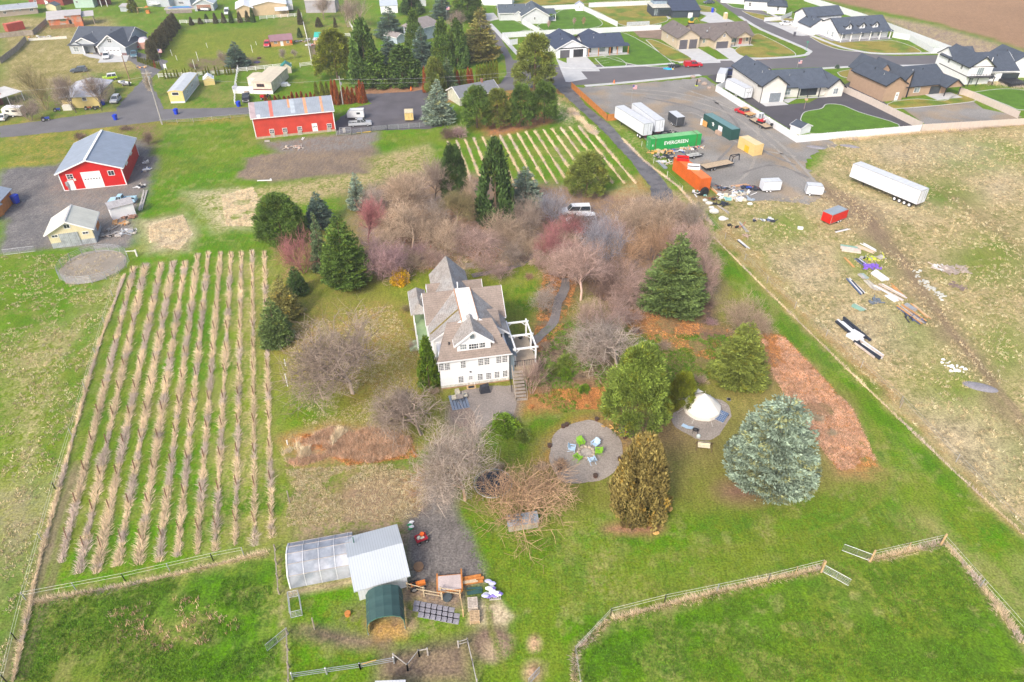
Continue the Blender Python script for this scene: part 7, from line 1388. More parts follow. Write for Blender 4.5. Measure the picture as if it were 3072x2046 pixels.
OC=mat('container_orange',(.62,.13,.02),.5,.1,.6,.08,6); oc,Ln=container('shipping_container','long orange shipping container beside the drive with truck beds on top',(865,345),(1250,665),ri,OC,mat('container_orange_roof',(.75,.2,.05),.5,.1,.6,.08,5,stripe=('X',.3,.06)),h=2.9,Lf=12.2)
def truck_bed(x,y,z,pc,parent_root,label,rz=0):
    q=parent_root.matrix_basis@Vector((x,y,z)); root=empty('truck_bed',q,parent_root.rotation_euler.z+rz,label,'truck bed'); m=M(); m.box(-1.3,-.95,0,1.3,-.85,.6); m.box(-1.3,.85,0,1.3,.95,.6); m.box(-1.3,-.85,0,-1.22,.85,.6); m.box(1.22,-.85,0,1.3,.85,.6); m.obj('side_panel',pc,root); a=M(); a.box(-1.22,-.85,.02,1.22,.85,.12); a.obj('bed_floor',DARK,root); a=M(); a.box(-1.31,.5,.2,-1.3,.75,.4); a.box(-1.31,-.75,.2,-1.3,-.5,.4); a.obj('tail_light',TL,root)
truck_bed(1.8,1.2,3.05,P_('bright_red',(.7,.01,.01),.3),oc,'bright red pickup bed on top of the orange container',R(62)); truck_bed(6.6,1.25,3.05,WC,oc,'white pickup bed on top of the orange container',R(62))
rcx,_=container('shipping_container','faded red cargo box left of the rusty barn',(150,545),(400,495),rj,mat('container_red',(.5,.08,.05),.6,.1,.6,.08,6),mat('container_red_roof',(.62,.14,.1)),Lf=6.1,W_=2.4)
# flat trailers
def flat(name,label,rear,front,f,W_=2.4,z=.85,Lf=None,goose=False,side=.0,dm=None,dual=2):
    root,Ln=place(name,label,'trailer',rear,front,f); Ln=Lf or Ln; m=M(); m.box(-Ln/2,-W_/2,z-.06,Ln/2,W_/2,z); m.obj('deck',dm or mat('plank_deck',(.5,.38,.25),.85,.15,2,.15,8,stripe=('Y',.2,.15)),root); a=M()
    for s_ in (-1,1): a.beam((-Ln/2,s_*W_/2,z-.08),(Ln/2,s_*W_/2,z-.08),.08,.18)
    a.beam((-Ln/2,-W_/2,z-.08),(-Ln/2,W_/2,z-.08),.08,.15); a.beam((Ln/2,-W_/2,z-.08),(Ln/2,W_/2,z-.08),.08,.15)
    if side:
        for s_ in (-1,1): a.beam((-Ln/2,s_*W_/2,z+side),(Ln/2,s_*W_/2,z+side),.05); [a.beam((-Ln/2+Ln*i/4,s_*W_/2,z),(-Ln/2+Ln*i/4,s_*W_/2,z+side),.05) for i in range(5)]
    if goose:
        for s_ in (-.5,.5): a.beam((Ln/2,s_,z),(Ln/2+.1,s_,z+1.2),.14); a.beam((Ln/2+.1,s_,z+1.2),(Ln/2+2.2,s_*.3,z+1.3),.14)
        a.beam((Ln/2+2.2,0,z+1.3),(Ln/2+2.4,0,z-.1),.14); a.beam((Ln/2+.1,-.5,z+1.2),(Ln/2+.1,.5,z+1.2),.12)
    else: a.beam((Ln/2,-.6,z-.2),(Ln/2+1.2,0,z-.25),.07); a.beam((Ln/2,.6,z-.2),(Ln/2+1.2,0,z-.25),.07)
    a.obj('frame',DARK,root); wheels(root,[(-Ln*.18-i*.85,s_*(W_/2-.12 if goose else W_/2+.12)) for i in range(dual) for s_ in (-1,1)],.36); return root
flat('gooseneck_trailer','black gooseneck flatbed trailer with tan plank deck','x' and (1330,345),(1690,275),ri,2.5,.95,7.6,True); flat('utility_trailer','small railed utility trailer behind the red truck bed',(1100,165),(1250,140),ri,1.9,.6,3.4,False,.45,dm=mat('grey_deck',(.5,.5,.46)),dual=1)
flat('utility_trailer','low black utility trailer hitched behind the dark red pickup',(445,670),(640,660),rc,1.9,.6,3.2,False,.6,dm=DARK)
et=flat('equipment_trailer','plank deck trailer carrying a red and white mini excavator',(1060,1075),(790,930),re,2.3,.7,6.8)
ex=empty('mini_excavator',et.matrix_basis@Vector((0,0,.7)),et.rotation_euler.z+R(20),'red and white mini excavator loaded on the plank trailer','excavator')
m=M(); m.box(-.9,-.75,0,.9,-.4,.45); m.box(-.9,.4,0,.9,.75,.45); m.obj('track',DARK,ex); m=M(); m.box(-.9,-.65,.5,.7,.65,1.0); m.obj('body',REDC,ex); m=M(); m.box(-.1,-.5,1.0,.75,.45,2.3); m.obj('cab',GLASSL,ex); m=M(); m.box(-.15,-.55,2.3,.8,.5,2.4); [m.box(x,y,1,x+.08,y+.08,2.3) for x in(-.12,.7) for y in(-.53,.42)]; m.obj('cab_frame',WC,ex); m=M(); m.tube([(-.8,.2,.9),(-2.0,.2,1.9),(-3.2,.2,1.0)],[.16,.14,.1],5); m.obj('boom',WC,ex); m=M(); m.box(-3.5,-.1,.2,-3.0,.5,.7); m.obj('bucket',DARK,ex)
# boats, tractors, quads, bins
bo,_=place('boat','white open motor boat on a trailer at the gravel turning','boat',(1180,790),(1110,775),T00); m=M(); m.add([(-2.4,-.9,.9),(1.2,-.9,.9),(2.6,0,1.0),(1.2,.9,.9),(-2.4,.9,.9),(-2.2,-.4,.35),(1.0,-.3,.35),(1.9,0,.4),(1.0,.3,.35),(-2.2,.4,.35)],[(0,1,6,5),(1,2,7,6),(2,3,8,7),(3,4,9,8),(4,0,5,9),(5,6,7,8,9)]); m.box(.4,-.8,.85,1.2,.8,.92); m.obj('hull',WC,bo); m=M(); m.box(-2.1,-.75,.5,.4,.75,.55); m.obj('cockpit_floor',mat('boat_interior',(.3,.27,.3)),bo); m=M(); m.hexa([(.3,-.7,.9),(.9,-.6,.9),(.9,.6,.9),(.3,.7,.9),(.3,-.65,1.35),(.35,-.6,1.35),(.35,.6,1.35),(.3,.65,1.35)]); m.obj('windscreen',GLASSL,bo); m=M(); m.box(-2.7,-.2,.5,-2.35,.2,1.4); m.obj('outboard_motor',DARK,bo); wheels(bo,[(-.6,.9),(-.6,-.9)],.28); m=M(); m.beam((1.0,0,.3),(3.6,0,.35),.1); m.obj('tongue',DARK,bo)
def tractor(rear,front,f,pc,label,s=1.0,name='tractor'):
    r_,_=place(name,label,'tractor',rear,front,f); r_.scale=(s,s,s); m=M(); m.box(0,-.35,.7,1.6,.35,1.3); m.box(-.9,-.5,.6,.1,.5,1.0); m.obj('body',pc,r_); m=M(); m.box(-.6,-.3,1.0,-.1,.3,1.2); m.box(-.7,-.3,1.2,-.6,.3,1.7); m.obj('seat',DARK,r_); wheels(r_,[(-.5,.7),(-.5,-.7)],.7,.3); wheels(r_,[(1.2,.6),(1.2,-.6)],.4,.22); m=M(); m.tube([(.2,0,1.3),(-.05,0,1.6)],.03,4); m.tube([(-.05,-.2,1.6),(-.05,.2,1.6)],.03,4); m.obj('steering_wheel',DARK,r_); return r_
tractor((700,390),(600,385),ra,REDC,'red tractor behind the ridge of the old red barn'); tractor((860,1010),(905,1000),T00,mat('dark_quad',(.06,.06,.07)),'dark quad bike left of the yellow cottage corner',.6,'quad_bike'); tractor((780,1010),(830,1005),T00,mat('rust_quad',(.35,.12,.05)),'rust coloured quad bike before the yellow cottage',.6,'quad_bike'); tractor((385,1115),(450,1105),T00,paint('royal_blue',(.03,.07,.4)),'blue ride on mower beside the lane',.7,'ride_on_mower'); tractor((500,1025),(545,1020),T00,paint('royal_blue',(.03,.07,.4)),'blue quad bike near the white caravan',.6,'quad_bike')
BLUEP=mat('bin_blue',(.01,.05,.55),.45,.05,1,.03,6)
def bin_(p,f,label,col=None,s=1):
    r_=empty('wheelie_bin',G(f(*p)),random.uniform(-.4,.4),label,'bin'); r_.scale=(s,s,s); m=M(); m.hexa([(-.26,-.28,.05),(.26,-.28,.05),(.26,.28,.05),(-.26,.28,.05),(-.33,-.36,1.0),(.33,-.36,1.0),(.33,.4,1.0),(-.33,.4,1.0)]); m.obj('body',col or BLUEP,r_); m=M(); m.hexa([(-.35,-.38,1.0),(.35,-.38,1.0),(.35,.42,1.0),(-.35,.42,1.0),(-.33,-.36,1.08),(.33,-.36,1.08),(.33,.4,1.14),(-.33,.4,1.14)]); m.obj('lid',col or BLUEP,r_); wheels(r_,[(-.3,.3),(.3,.3)],.12,.06)
bin_((1065,1102),T00,'blue wheelie bin on the lane edge before the yellow cottage',s=1.25); bin_((950,965),T00,'blue bin beside the yellow cottage wall',s=1.3); bin_((1622,1050),T00,'blue wheelie bin before the long mobile home',s=1.3); bin_((2195,980),T00,'blue wheelie bin at the foot of the rail fence',s=1.3)
bin_((155,298),T01,'blue bin beside the left edge workshop',s=1.6); bin_((1840,115),T20,'blue bin standing in the new street',s=1.5); bin_((1385,530),ro,'dark bin on the concrete apron of the dormered house',mat('bin_dark',(.1,.1,.12)),1.2)
# poles and lines
def pole(b_,yt,f,label,arm=True,name='utility_pole',r=.17,m=None):
    p=G(f(*b_)); _,y2=f(b_[0],yt); h=hat(p,y2); r_=empty(name,p,R(15),label,'pole'); a=M(); a.tube([(0,0,0),(0,0,h)],[r,r*.65],8); a.obj('shaft',m or mat('pole_wood',(.3,.19,.12)),r_)
    if arm: a=M(); a.box(-1.2,-.06,h-.9,1.2,.06,h-.75); a.obj('crossarm',m or _mc['pole_wood'],r_); a=M(); a.tube([(.3,0,h-2.4),(.3,0,h-1.6)],.2,8); a.obj('transformer',GALV,r_)
    return p,h
pa,ha=pole((1492,1145),640,T00,'tall grey utility pole on the lane verge',m=mat('pole_grey',(.42,.4,.38))); pb,hb=pole((1195,745),505,T00,'brown utility pole beside the boat',arm=False); pc_,hc=pole((800,960),700,T10,'utility pole among the dead arborvitae',m=_mc['pole_grey'])
def line(a,b_,sag=1.2,label=''):
    k=14; pts=[a.lerp(b_,i/k)-Vector((0,0,sag*4*(i/k)*(1-i/k))) for i in range(k+1)]; m=M(); m.tube(pts,.018,3); tag(m.obj('power_line',mat('cable',(.55,.55,.55),.5)),label,'cable')
up=lambda v,h: Vector((v.x,v.y,h))
line(up(pa,ha-.8),up(pc_,hc-.8),1.6,'power line from the tall pole to the arborvitae pole'); line(up(pa,ha-1.6),up(pa,0)+Vector((-60,-8,ha-3)),1.6,'power line leaving the tall pole to the left edge'); line(up(pc_,hc-.8),up(pc_,0)+Vector((75,16,hc)),1.6,'power line passing in front of the conifer grove'); line(up(pc_,hc-1.8),up(pc_,0)+Vector((75,17,hc-1)),1.8,'lower cable passing in front of the conifer grove')
def flag(b_,yt,f,label,h=None):
    p=G(f(*b_)); _,y2=f(b_[0],yt); h=h or hat(p,y2); r_=empty('flagpole',p,0,label,'flagpole'); a=M(); a.tube([(0,0,0),(0,0,h)],.05,6); a.ball((0,0,h),.09,6,4); a.obj('shaft',RIM,r_); a=M()
    for i in range(7): a.box(.06,-.012,h-1.15+i*.14,1.2,.012,h-1.15+i*.14+.07)
    a.obj('red_stripe',mat('flag_red',(.5,.03,.05)),r_); a=M(); a.box(.06,-.009,h-1.15,1.2,.009,h-.1); a.obj('flag_cloth',mat('flag_white',(.7,.68,.7)),r_); a=M(); a.box(.06,-.014,h-.6,.5,.014,h-.1); a.obj('canton',mat('flag_blue',(.05,.06,.25)),r_)
flag((500,1165),820,rk,'white flagpole with striped flag beside the small arborvitae hedge'); flag((340,140),-60,rf,'flagpole with pale flag behind the semi trailers',h=6); flag((1425,1000),880,ro,'corner flag on a pole behind the motorhome house') ; flag((500,405),95,rm,'flagpole rising between the twin cedars')
mb=M(); mb.tube([(0,0,0),(0,0,3.2)],.04,6); mb.box(-.4,-.02,3.0,.4,.02,3.25); tag(mb.obj('street_sign',mat('sign_green',(.02,.35,.2)),None,G(T30(345,475))),'green street name sign on its post at the corner','sign')
# ================= GARDEN, YARD AND FIELD OBJECTS =================
def at2(p,q,f): a,b_=G(f(*p)),G(f(*q)); d=b_-a; return a,b_,math.atan2(d.y,d.x),d.length
# fire pit
FPc=G(T22(682,1022)); fp=empty('fire_pit',FPc,0,'ring of pale boulders round the fire pit ash','fire pit'); STONE=mat('pale_stone',(.5,.42,.33),.9,.15,2,.2,8,rand=.2)
for i in range(12): a=6.283*i/12; m=M(); m.ball((0,0,0),.27,8,5,sq=(1,.8,.62),jit=.12); o=m.obj('ring_stone',STONE,fp,(math.cos(a)*.95,math.sin(a)*.95,.14),a+1.57)
m=M(); m.tube([(0,0,.0),(0,0,.06)],.72,14); m.obj('ash_bed',mat('ash',(.42,.37,.32),.95,.2,3,.2,9),fp)
ADG=paint('lime_chair',(.25,.52,.03),.5); ADB=paint('pale_blue_chair',(.5,.66,.82),.5)
def adir():
    root=empty('lawn_chair',(0,0,0),0); m=M()
    for i in range(5): x=-.24+i*.12; m.hexa([(x-.05,-.02,.28),(x+.05,-.02,.28),(x+.05,.5,.38),(x-.05,.5,.38),(x-.05,-.02,.31),(x+.05,-.02,.31),(x+.05,.5,.41),(x-.05,.5,.41)])
    m.obj('seat',ADG,root); m=M()
    for i in range(5): x=-.24+i*.12; t=.95-abs(i-2)*.05; m.hexa([(x-.055,-.02,.25),(x+.055,-.02,.25),(x+.055,.01,.25),(x-.055,.01,.25),(x*1.25-.06,-.36,t),(x*1.25+.06,-.36,t),(x*1.25+.06,-.33,t),(x*1.25-.06,-.33,t)])
    m.obj('backrest',ADG,root)
    for s_ in (-1,1):
        m=M(); m.box(s_*.37-.08,-.28,.52,s_*.37+.08,.5,.56); m.obj('armrest',ADG,root); m=M(); m.box(s_*.33-.03,.4,0,s_*.33+.03,.48,.52); m.obj('leg',ADG,root); m=M(); m.hexa([(s_*.3-.03,-.5,0),(s_*.3+.03,-.5,0),(s_*.3+.03,-.42,0),(s_*.3-.03,-.42,0),(s_*.3-.03,.4,.28),(s_*.3+.03,.4,.28),(s_*.3+.03,.48,.36),(s_*.3-.03,.48,.36)]); m.obj('leg',ADG,root)
    return root
proto=adir(); CH=[((625,940),1,'lime green chair at the top left of the fire pit'),((770,955),0,'pale blue chair at the top right of the fire pit'),((540,1000),0,'pale blue chair left of the fire pit'),((803,1030),1,'lime green chair right of the fire pit'),((597,1092),1,'lime green chair at the lower left of the fire pit'),((738,1118),0,'pale blue chair nearest the camera at the fire pit')]
for i,(p,gcol,l) in enumerate(CH):
    o=proto if i==0 else copy_tree(proto); q=G(T22(*p)); o.location=q; d=FPc-q; o.rotation_euler=(0,0,math.atan2(d.y,d.x)-math.pi/2); o.scale=(1.12,1.12,1.12); tag(o,l,'chair','garden chairs round the fire pit')
    if not gcol:
        for c in o.children:
            for s_ in c.material_slots: s_.link='OBJECT'; s_.material=ADB
PL=mat('rust_tub',(.11,.06,.045),.8,.2,3,.2,10); SOIL=mat('potting_soil',(.09,.06,.045),.95)
for p,l in (((502,775),'right one of two rusty tubs at the top left of the fire pit pad'),((470,790),'left one of two rusty tubs at the top left of the fire pit pad'),((777,725),'rusty tub at the top of the fire pit pad'),((345,968),'rusty tub at the left rim of the fire pit pad'),((435,1190),'rusty tub at the lower left rim of the pad'),((765,1247),'rusty tub at the bottom rim of the pad'),((1035,890),'rusty tub at the foot of the orange post'),((990,1092),'rusty tub half under the bronzed cypress')):
    r_=empty('planter_tub',G(T22(*p)),0,l,'planter'); m=M(); m.tube([(0,0,0),(0,0,.42)],[.25,.31],10); m.obj('tub',PL,r_); m=M(); m.tube([(0,0,.42),(0,0,.43)],.26,10); m.obj('soil',SOIL,r_)
# bench, post, woodpile by the pine
bn=empty('garden_bench',G(T22(1010,855)),R(-52),'dark slatted bench beside the pine trunk','bench'); m=M(); m.box(-.8,-.25,.4,.8,.25,.46); m.obj('seat',mat('slate_slats',(.16,.16,.18),.7),bn); m=M(); m.box(-.8,.22,.46,.8,.3,.95); m.obj('backrest',_mc['slate_slats'],bn); m=M(); [m.box(x,-.2,0,x+.06,.2,.4) for x in(-.75,.69)]; m.obj('legs',DARK,bn)
m=M(); m.beam((0,0,0),(.05,.1,2.1),.16); tag(m.obj('timber_post',ORWOOD,None,G(T22(1035,885))),'orange timber post beside the dark bench','post')
def logpile(p,f,n,col,label,name='firewood_pile',s=.25,spread=.5):
    r_=empty(name,G(f(*p)),0,label,'firewood'); rr=random.Random(int(p[0]*7+p[1])); mm=col
    for i in range(n): m=M(); a=rr.random()*3.1; x,y=rr.gauss(0,spread),rr.gauss(0,spread*.7); z=.1+rr.random()*.25; m.tube([(x-math.cos(a)*s,y-math.sin(a)*s,z),(x+math.cos(a)*s,y+math.sin(a)*s,z)],.09,6); m.obj('log',mm,r_)
    return r_
LOGC=mat('split_log',(.6,.36,.12),.85,.2,3,.2,9); logpile((940,790),T22,9,LOGC,'small orange firewood heap beside the dark bench')
for p,f,l in (((1285,120),T23,'upper split log stump below the bronzed cypress'),((1325,205),T23,'lower split log stump below the bronzed cypress'),((1457,1548),T22,'single split log stump right of the bronzed cypress')):
    m=M(); m.ball((0,0,.12),.42,9,4,sq=(1,.55,.45),jit=.08); tag(m.obj('tree_stump',LOGC,None,G(f(*p)),random.random()),l,'stump')
# bell tent
tp=G(T22(1742,622)); tn=empty('bell_tent',tp,0,'cream canvas bell tent on the gravel pad','tent'); CANV=mat('canvas',(.84,.80,.72),.8,.05,1,.04,6); m=M(); n=18; Rt=2.5
ring=lambda r,z,k=0:[(math.cos(6.283*i/n)*r*(1-.03*(i%2)),math.sin(6.283*i/n)*r*(1-.03*(i%2)),z) for i in range(n)]
vs=ring(Rt,0)+ring(Rt*1.0,.62)+ring(Rt*.52,1.75)+[(0,0,2.8)]; fs=[(i,(i+1)%n,n+(i+1)%n,n+i) for i in range(n)]+[(n+i,n+(i+1)%n,2*n+(i+1)%n,2*n+i) for i in range(n)]+[(2*n+i,2*n+(i+1)%n,3*n) for i in range(n)]
m.add(vs,fs); m.obj('canvas',CANV,tn); m=M(); m.poly([(-1.3,.9,1.9),(-1.75,1.4,1.75),(-.4,1.9,1.95),(-.1,.3,2.8)]); m.hexa([(-1.8,1.35,1.74),(-.35,1.95,1.94),(-.3,1.7,2.1),(-1.6,1.2,1.9),(-1.8,1.35,1.78),(-.35,1.95,1.98),(-.3,1.7,2.14),(-1.6,1.2,1.94)]); m.obj('awning',CANV,tn)
m=M(); [m.tube([(math.cos(a)*Rt,math.sin(a)*Rt,.62),(math.cos(a)*3.5,math.sin(a)*3.5,.02)],.02,4) for a in [i*.785+.2 for i in range(8)]]; m.obj('guy_ropes',mat('rope_white',(.75,.72,.65)),tn); m=M(); m.tube([(0,0,2.9),(0,0,3.15)],.05,6); m.obj('tent_pole',WOOD,tn)
def panel(p,f,w_,l_,rz,label,col,h=.5,nx=3,ny=4):
    r_=empty('solar_panel',G(f(*p)),rz,label,'solar panel'); m=M(); q=[(-w_/2,-l_/2,.05),(w_/2,-l_/2,.05),(w_/2,l_/2,h),(-w_/2,l_/2,h)]; m.hexa(q+[(x,y,z+.05) for x,y,z in q]); m.obj('frame',RIM,r_)
    k=(h-.05)/l_; m=M()
    for i in range(nx):
        for j in range(ny):
            x0=-w_/2+.04+i*(w_-.04)/nx; y0=-l_/2+.04+j*(l_-.04)/ny; x1=x0+(w_-.04)/nx-.04; y1=y0+(l_-.04)/ny-.04; z=lambda y:.05+(y+l_/2)*k+.055; m.hexa([(x0,y0,z(y0)),(x1,y0,z(y0)),(x1,y1,z(y1)),(x0,y1,z(y1)),(x0,y0,z(y0)+.01),(x1,y0,z(y0)+.01),(x1,y1,z(y1)+.01),(x0,y1,z(y1)+.01)])
    o=m.obj('cells',col,r_); o['kind']='stuff'; m=M(); [m.beam((x,l_/2,0),(x,l_/2,h),.04) for x in(-w_/2+.05,w_/2-.05)]; m.obj('leg',DARK,r_)
panel((1915,700),T22,1.5,1.7,R(-38),'large gridded solar panel leaning beside the tent',mat('cell_blue',(.1,.16,.28),.25),.5,6,6); panel((1808,705),T22,.9,.6,R(5),'small black solar panel before the tent door',BLK,.3,2,1); panel((1990,540),T22,.5,.4,R(-10),'tiny black solar panel behind the tent',BLK,.2,1,1)
r_=empty('lounge_chair',G(T22(1598,800)),R(-38),'pale blue folding lounge chair left of the tent','chair'); m=M(); m.box(-.6,-.28,.3,.2,.28,.36); m.hexa([(.2,-.28,.3),(.9,-.28,.6),(.9,.28,.6),(.2,.28,.3),(.2,-.28,.36),(.9,-.28,.66),(.9,.28,.66),(.2,.28,.36)]); m.obj('seat',ADB,r_); m=M(); [m.beam((x,y,0),(x,y,.3),.03) for x in(-.5,.5) for y in(-.25,.25)]; m.obj('leg',RIM,r_)
r_=empty('grill',G(T22(1680,850)),R(-15),'black barbecue grill before the tent','barbecue'); m=M(); m.ball((0,0,.75),.42,10,5,sq=(1,.6,.6)); m.obj('lid',BLK,r_); m=M(); [m.beam((x,y,0),(x,y,.7),.04) for x in(-.3,.3) for y in(-.18,.18)]; m.obj('leg',DARK,r_)
m=M(); m.ball((0,0,.28),.28,10,6,sq=(1,1,1.1)); tag(m.obj('gas_bottle',mat('gas_white',(.6,.68,.68)),None,G(T22(1710,885))),'white gas bottle beside the barbecue','gas bottle')
r_=empty('swing_bench',G(T22(1757,985)),R(-8),'metal framed swing bench with two cream cushions','bench'); m=M(); m.box(-.75,-.3,.45,.75,-.02,.55); m.obj('cushion',mat('cream_cushion',(.72,.66,.5)),r_); m=M(); m.box(-.75,.05,.5,.75,.3,.95); m.obj('cushion',_mc['cream_cushion'],r_); m=M(); [m.beam((x,-.6,0),(x,0,1.1),.05) for x in(-.95,.95)]; [m.beam((x,.6,0),(x,0,1.1),.05) for x in(-.95,.95)]; m.beam((-.95,0,1.1),(.95,0,1.1),.06); m.beam((-.8,-.3,.42),(.8,-.3,.42),.04); m.obj('frame',mat('rust_frame',(.12,.07,.05)),r_)
# trampoline
tr=empty('trampoline',G(T12(2178,1345)),0,'round black trampoline half under the orange tinted tree','trampoline'); Rj=2.25; m=M(); m.tube([(0,0,.78),(0,0,.8)],Rj*.88,28); m.obj('jumping_mat',mat('mat_navy',(.025,.035,.05),.7),tr); m=M(); pts=[(math.cos(6.283*i/28)*Rj,math.sin(6.283*i/28)*Rj,.82) for i in range(29)]; m.tube(pts,.05,5); m.obj('frame',RIM,tr); m=M(); [m.beam((math.cos(6.283*i/56)*Rj*.88,math.sin(6.283*i/56)*Rj*.88,.8),(math.cos(6.283*i/56)*Rj,math.sin(6.283*i/56)*Rj,.82),.03) for i in range(56)]; o=m.obj('springs',mat('spring_grey',(.4,.43,.42)),tr); o['kind']='stuff'
for i in range(6): m=M(); a=6.283*i/6; m.beam((math.cos(a)*Rj,math.sin(a)*Rj,0),(math.cos(a)*Rj,math.sin(a)*Rj,.82),.06); m.obj('leg',RIM,tr)
# patio set and covered grill
a_,b_,an,Ln=at2((770,1520),(1050,1470),rh); pa_=empty('patio_rug',a_,an,'blue grey patterned rug under the patio table','rug'); m=M(); m.box(0,0,0,2.4,3.0,.07); m.obj('rug_field',mat('rug_blue',(.2,.25,.33),.9,.1,2,.08,9),pa_); m=M(); [m.box(.3+i*.42,0.05,.07,.41+i*.42,2.95,.076) for i in range(5)]; m.obj('rug_stripe',mat('rug_dark',(.07,.09,.14)),pa_)
tb=empty('patio_table',G(rh(890,1350)),an,'small brown slatted patio table on the rug','table'); m=M(); m.box(-.45,-.45,.68,.45,.45,.73); m.obj('tabletop',mat('slat_brown',(.33,.29,.26),.7,stripe=('X',.12,.2)),tb); 
for x in(-.4,.4):
    for y in(-.4,.4): m=M(); m.box(x-.03,y-.03,0,x+.03,y+.03,.68); m.obj('leg',DARK,tb)
WC_=mat('wicker_cream',(.6,.56,.46),.8)
for p,rz,l in (((855,1265),180,'cream patio chair behind the small table'),((795,1350),-70+160,'cream patio chair left of the small table'),((985,1300),-90,'cream patio chair right of the small table')):
    r_=empty('patio_chair',G(rh(*p)),an+R(rz),l,'chair'); m=M(); m.box(-.28,-.25,.35,.28,.28,.45); m.obj('seat',WC_,r_); m=M(); m.box(-.28,-.32,.4,.28,-.25,.95); m.obj('backrest',WC_,r_); m=M(); m.box(-.34,-.3,.5,-.28,.25,.65); m.box(.28,-.3,.5,.34,.25,.65); m.obj('armrest',WC_,r_); m=M(); [m.box(x,y,0,x+.05,y+.05,.35) for x in(-.28,.23) for y in(-.25,.2)]; m.obj('leg',DARK,r_)
gc=empty('covered_grill',G(rh(1315,1205)),an,'barbecue under a black cover beside the farmhouse wall','barbecue'); m=M(); m.hexa([(-.7,-.4,0),(.75,-.45,0),(.7,.5,0),(-.75,.45,0),(-.55,-.15,1.1),(.5,-.2,1.15),(.6,.35,1.2),(-.6,.35,1.1)]); m.hexa([(-.35,-.2,1.1),(.3,-.25,1.12),(.3,.25,1.18),(-.3,.3,1.12),(-.1,-.02,1.3),(.1,-.02,1.3),(.1,.1,1.3),(-.1,.1,1.3)]); m.obj('cover',mat('black_cover',(.03,.033,.045),.5,.3,3,.2,8),gc)
for i,y in enumerate((1320,1365,1425)):
    r_=empty('water_tank',G(rg(258,y+60)),0,('upper','middle','lower')[i]+' white rimmed tank beside the farmhouse porch','tank'); m=M(); m.tube([(0,0,0),(0,0,.8)],.42,14); m.obj('tank_body',mat('tank_grey',(.35,.35,.35)),r_); m=M(); m.tube([(0,0,.8),(0,0,.84)],.43,14); m.tube([(0,0,.84),(0,0,.86)],.2,10); m.obj('lid',TRIMW,r_)
m=M(); m.ball((0,0,.35),.35,9,5,sq=(1,1,.9)); tag(m.obj('pot',mat('black_pot',(.03,.03,.03)),None,house_pt(L0+2.9,6.2,2.4)),'black round pot on the pergola deck','pot')
gb=empty('garden_bench',G(rg(1060,255)),R(14),'weathered bench beside the curved path behind the farmhouse','bench'); m=M(); [m.box(-.75,-.25+i*.13,.42,.75,-.16+i*.13,.45) for i in range(4)]; m.obj('seat',WOOD,gb); m=M(); [m.box(-.75,.26,.5+i*.14,.75,.3,.6+i*.14) for i in range(4)]; m.obj('backrest',WOOD,gb); m=M(); [m.box(x,y,0,x+.06,y+.06,.6) for x in(-.75,.69) for y in(-.25,.22)]; m.obj('legs',WOOD,gb)
m=M(); m.ball((0,0,.45),.28,8,5,sq=(.7,.7,1.4)); tag(m.obj('garden_ornament',paint('vermilion',(.75,.08,.02)),None,G(T11(1605,715))),'bright orange red ornament in the thicket','ornament')
# --- lower yard
ct=empty('garden_cart',G(T13(1520,270)),R(28),'red garden cart loaded with pots on the drive','cart'); m=M(); m.box(-.65,-.4,.4,.65,.4,.5); [m.box(-.65,y,.5,.65,y+.04,.75) for y in(-.4,.36)]; m.box(-.65,-.4,.5,-.6,.4,.75); m.obj('tray',paint('cart_red',(.5,.02,.04)),ct); wheels(ct,[(.45,.5),(.45,-.5),(-.45,.5),(-.45,-.5)],.22,.12); m=M(); m.tube([(.65,0,.45),(1.4,.15,.6)],.03,4); m.obj('handle',WOOD,ct)
m=M(); m.tube([(.2,.2,.5),(.2,.2,.9)],[.2,.25],9); m.obj('orange_bucket',paint('bucket_orange',(.85,.15,.02)),ct); m=M(); m.ball((-.25,0,.65),.25,8,4); m.box(-.1,-.35,.5,.3,-.05,.72); m.obj('bag',mat('sack_cream',(.6,.6,.5)),ct)
pb=empty('soil_bags',G(T13(1425,140)),R(12),'pallet of white and green soil bags beside the white shed','bags'); 
for i in range(6): m=M(); m.ball((random.uniform(-.2,.2),-.45+i*.18,.18+.08*(i%2)),.32,8,4,sq=(1,.5,.4)); m.obj('bag',TRIMW if i%3 else paint('bag_green',(.03,.3,.1)),pb)
a_,b_,an,Ln=at2((1672,765),(1890,745),T13)
pf=empty('timber_platform',a_,an,'orange stained timber platform with grey plank deck','platform'); m=M(); m.box(.05,.05,.55,Ln,1.75,.6); m.obj('deck',mat('lilac_planks',(.55,.46,.43),.8,.1,1,.08,8,stripe=('X',.14,.2)),pf); m=M(); m.box(-.1,-.15,.4,.05,2.1,.62); m.box(Ln,-.15,.4,Ln+.16,2.4,.66); m.box(.05,-.1,.4,Ln,.05,.56); m.box(.05,1.75,.4,Ln,1.85,.56); m.obj('frame',ORWOOD,pf); m=M(); [m.box(x,y,0,x+.12,y+.12,.45) for x in(0,Ln-.1) for y in(0,1.6)]; m.obj('leg',ORWOOD,pf)
def plankset(p,q,f,w_,n,cols,label,name='lumber_stack',h=.12,z=.0,jit=.1,cat='lumber',boardn='board',th=.05):
    """a stack or spread of boards lying along p-q"""
    a,b_,an,Ln=at2(p,q,f); r_=empty(name,a,an,label,cat); rr=random.Random(int(p[0]*3+p[1]))
    for i in range(n):
        y=(i+.5)/n*w_-w_/2; L1=Ln*rr.uniform(.75,1.0); x0=rr.uniform(0,Ln-L1); zz=z+rr.random()*h; m=M(); m.cbox(x0+L1/2,y,zz+th,L1,w_/n*.85,th*1.6,rr.gauss(0,jit*.3)); m.obj(boardn,cols[rr.randrange(len(cols))],r_)
    return r_
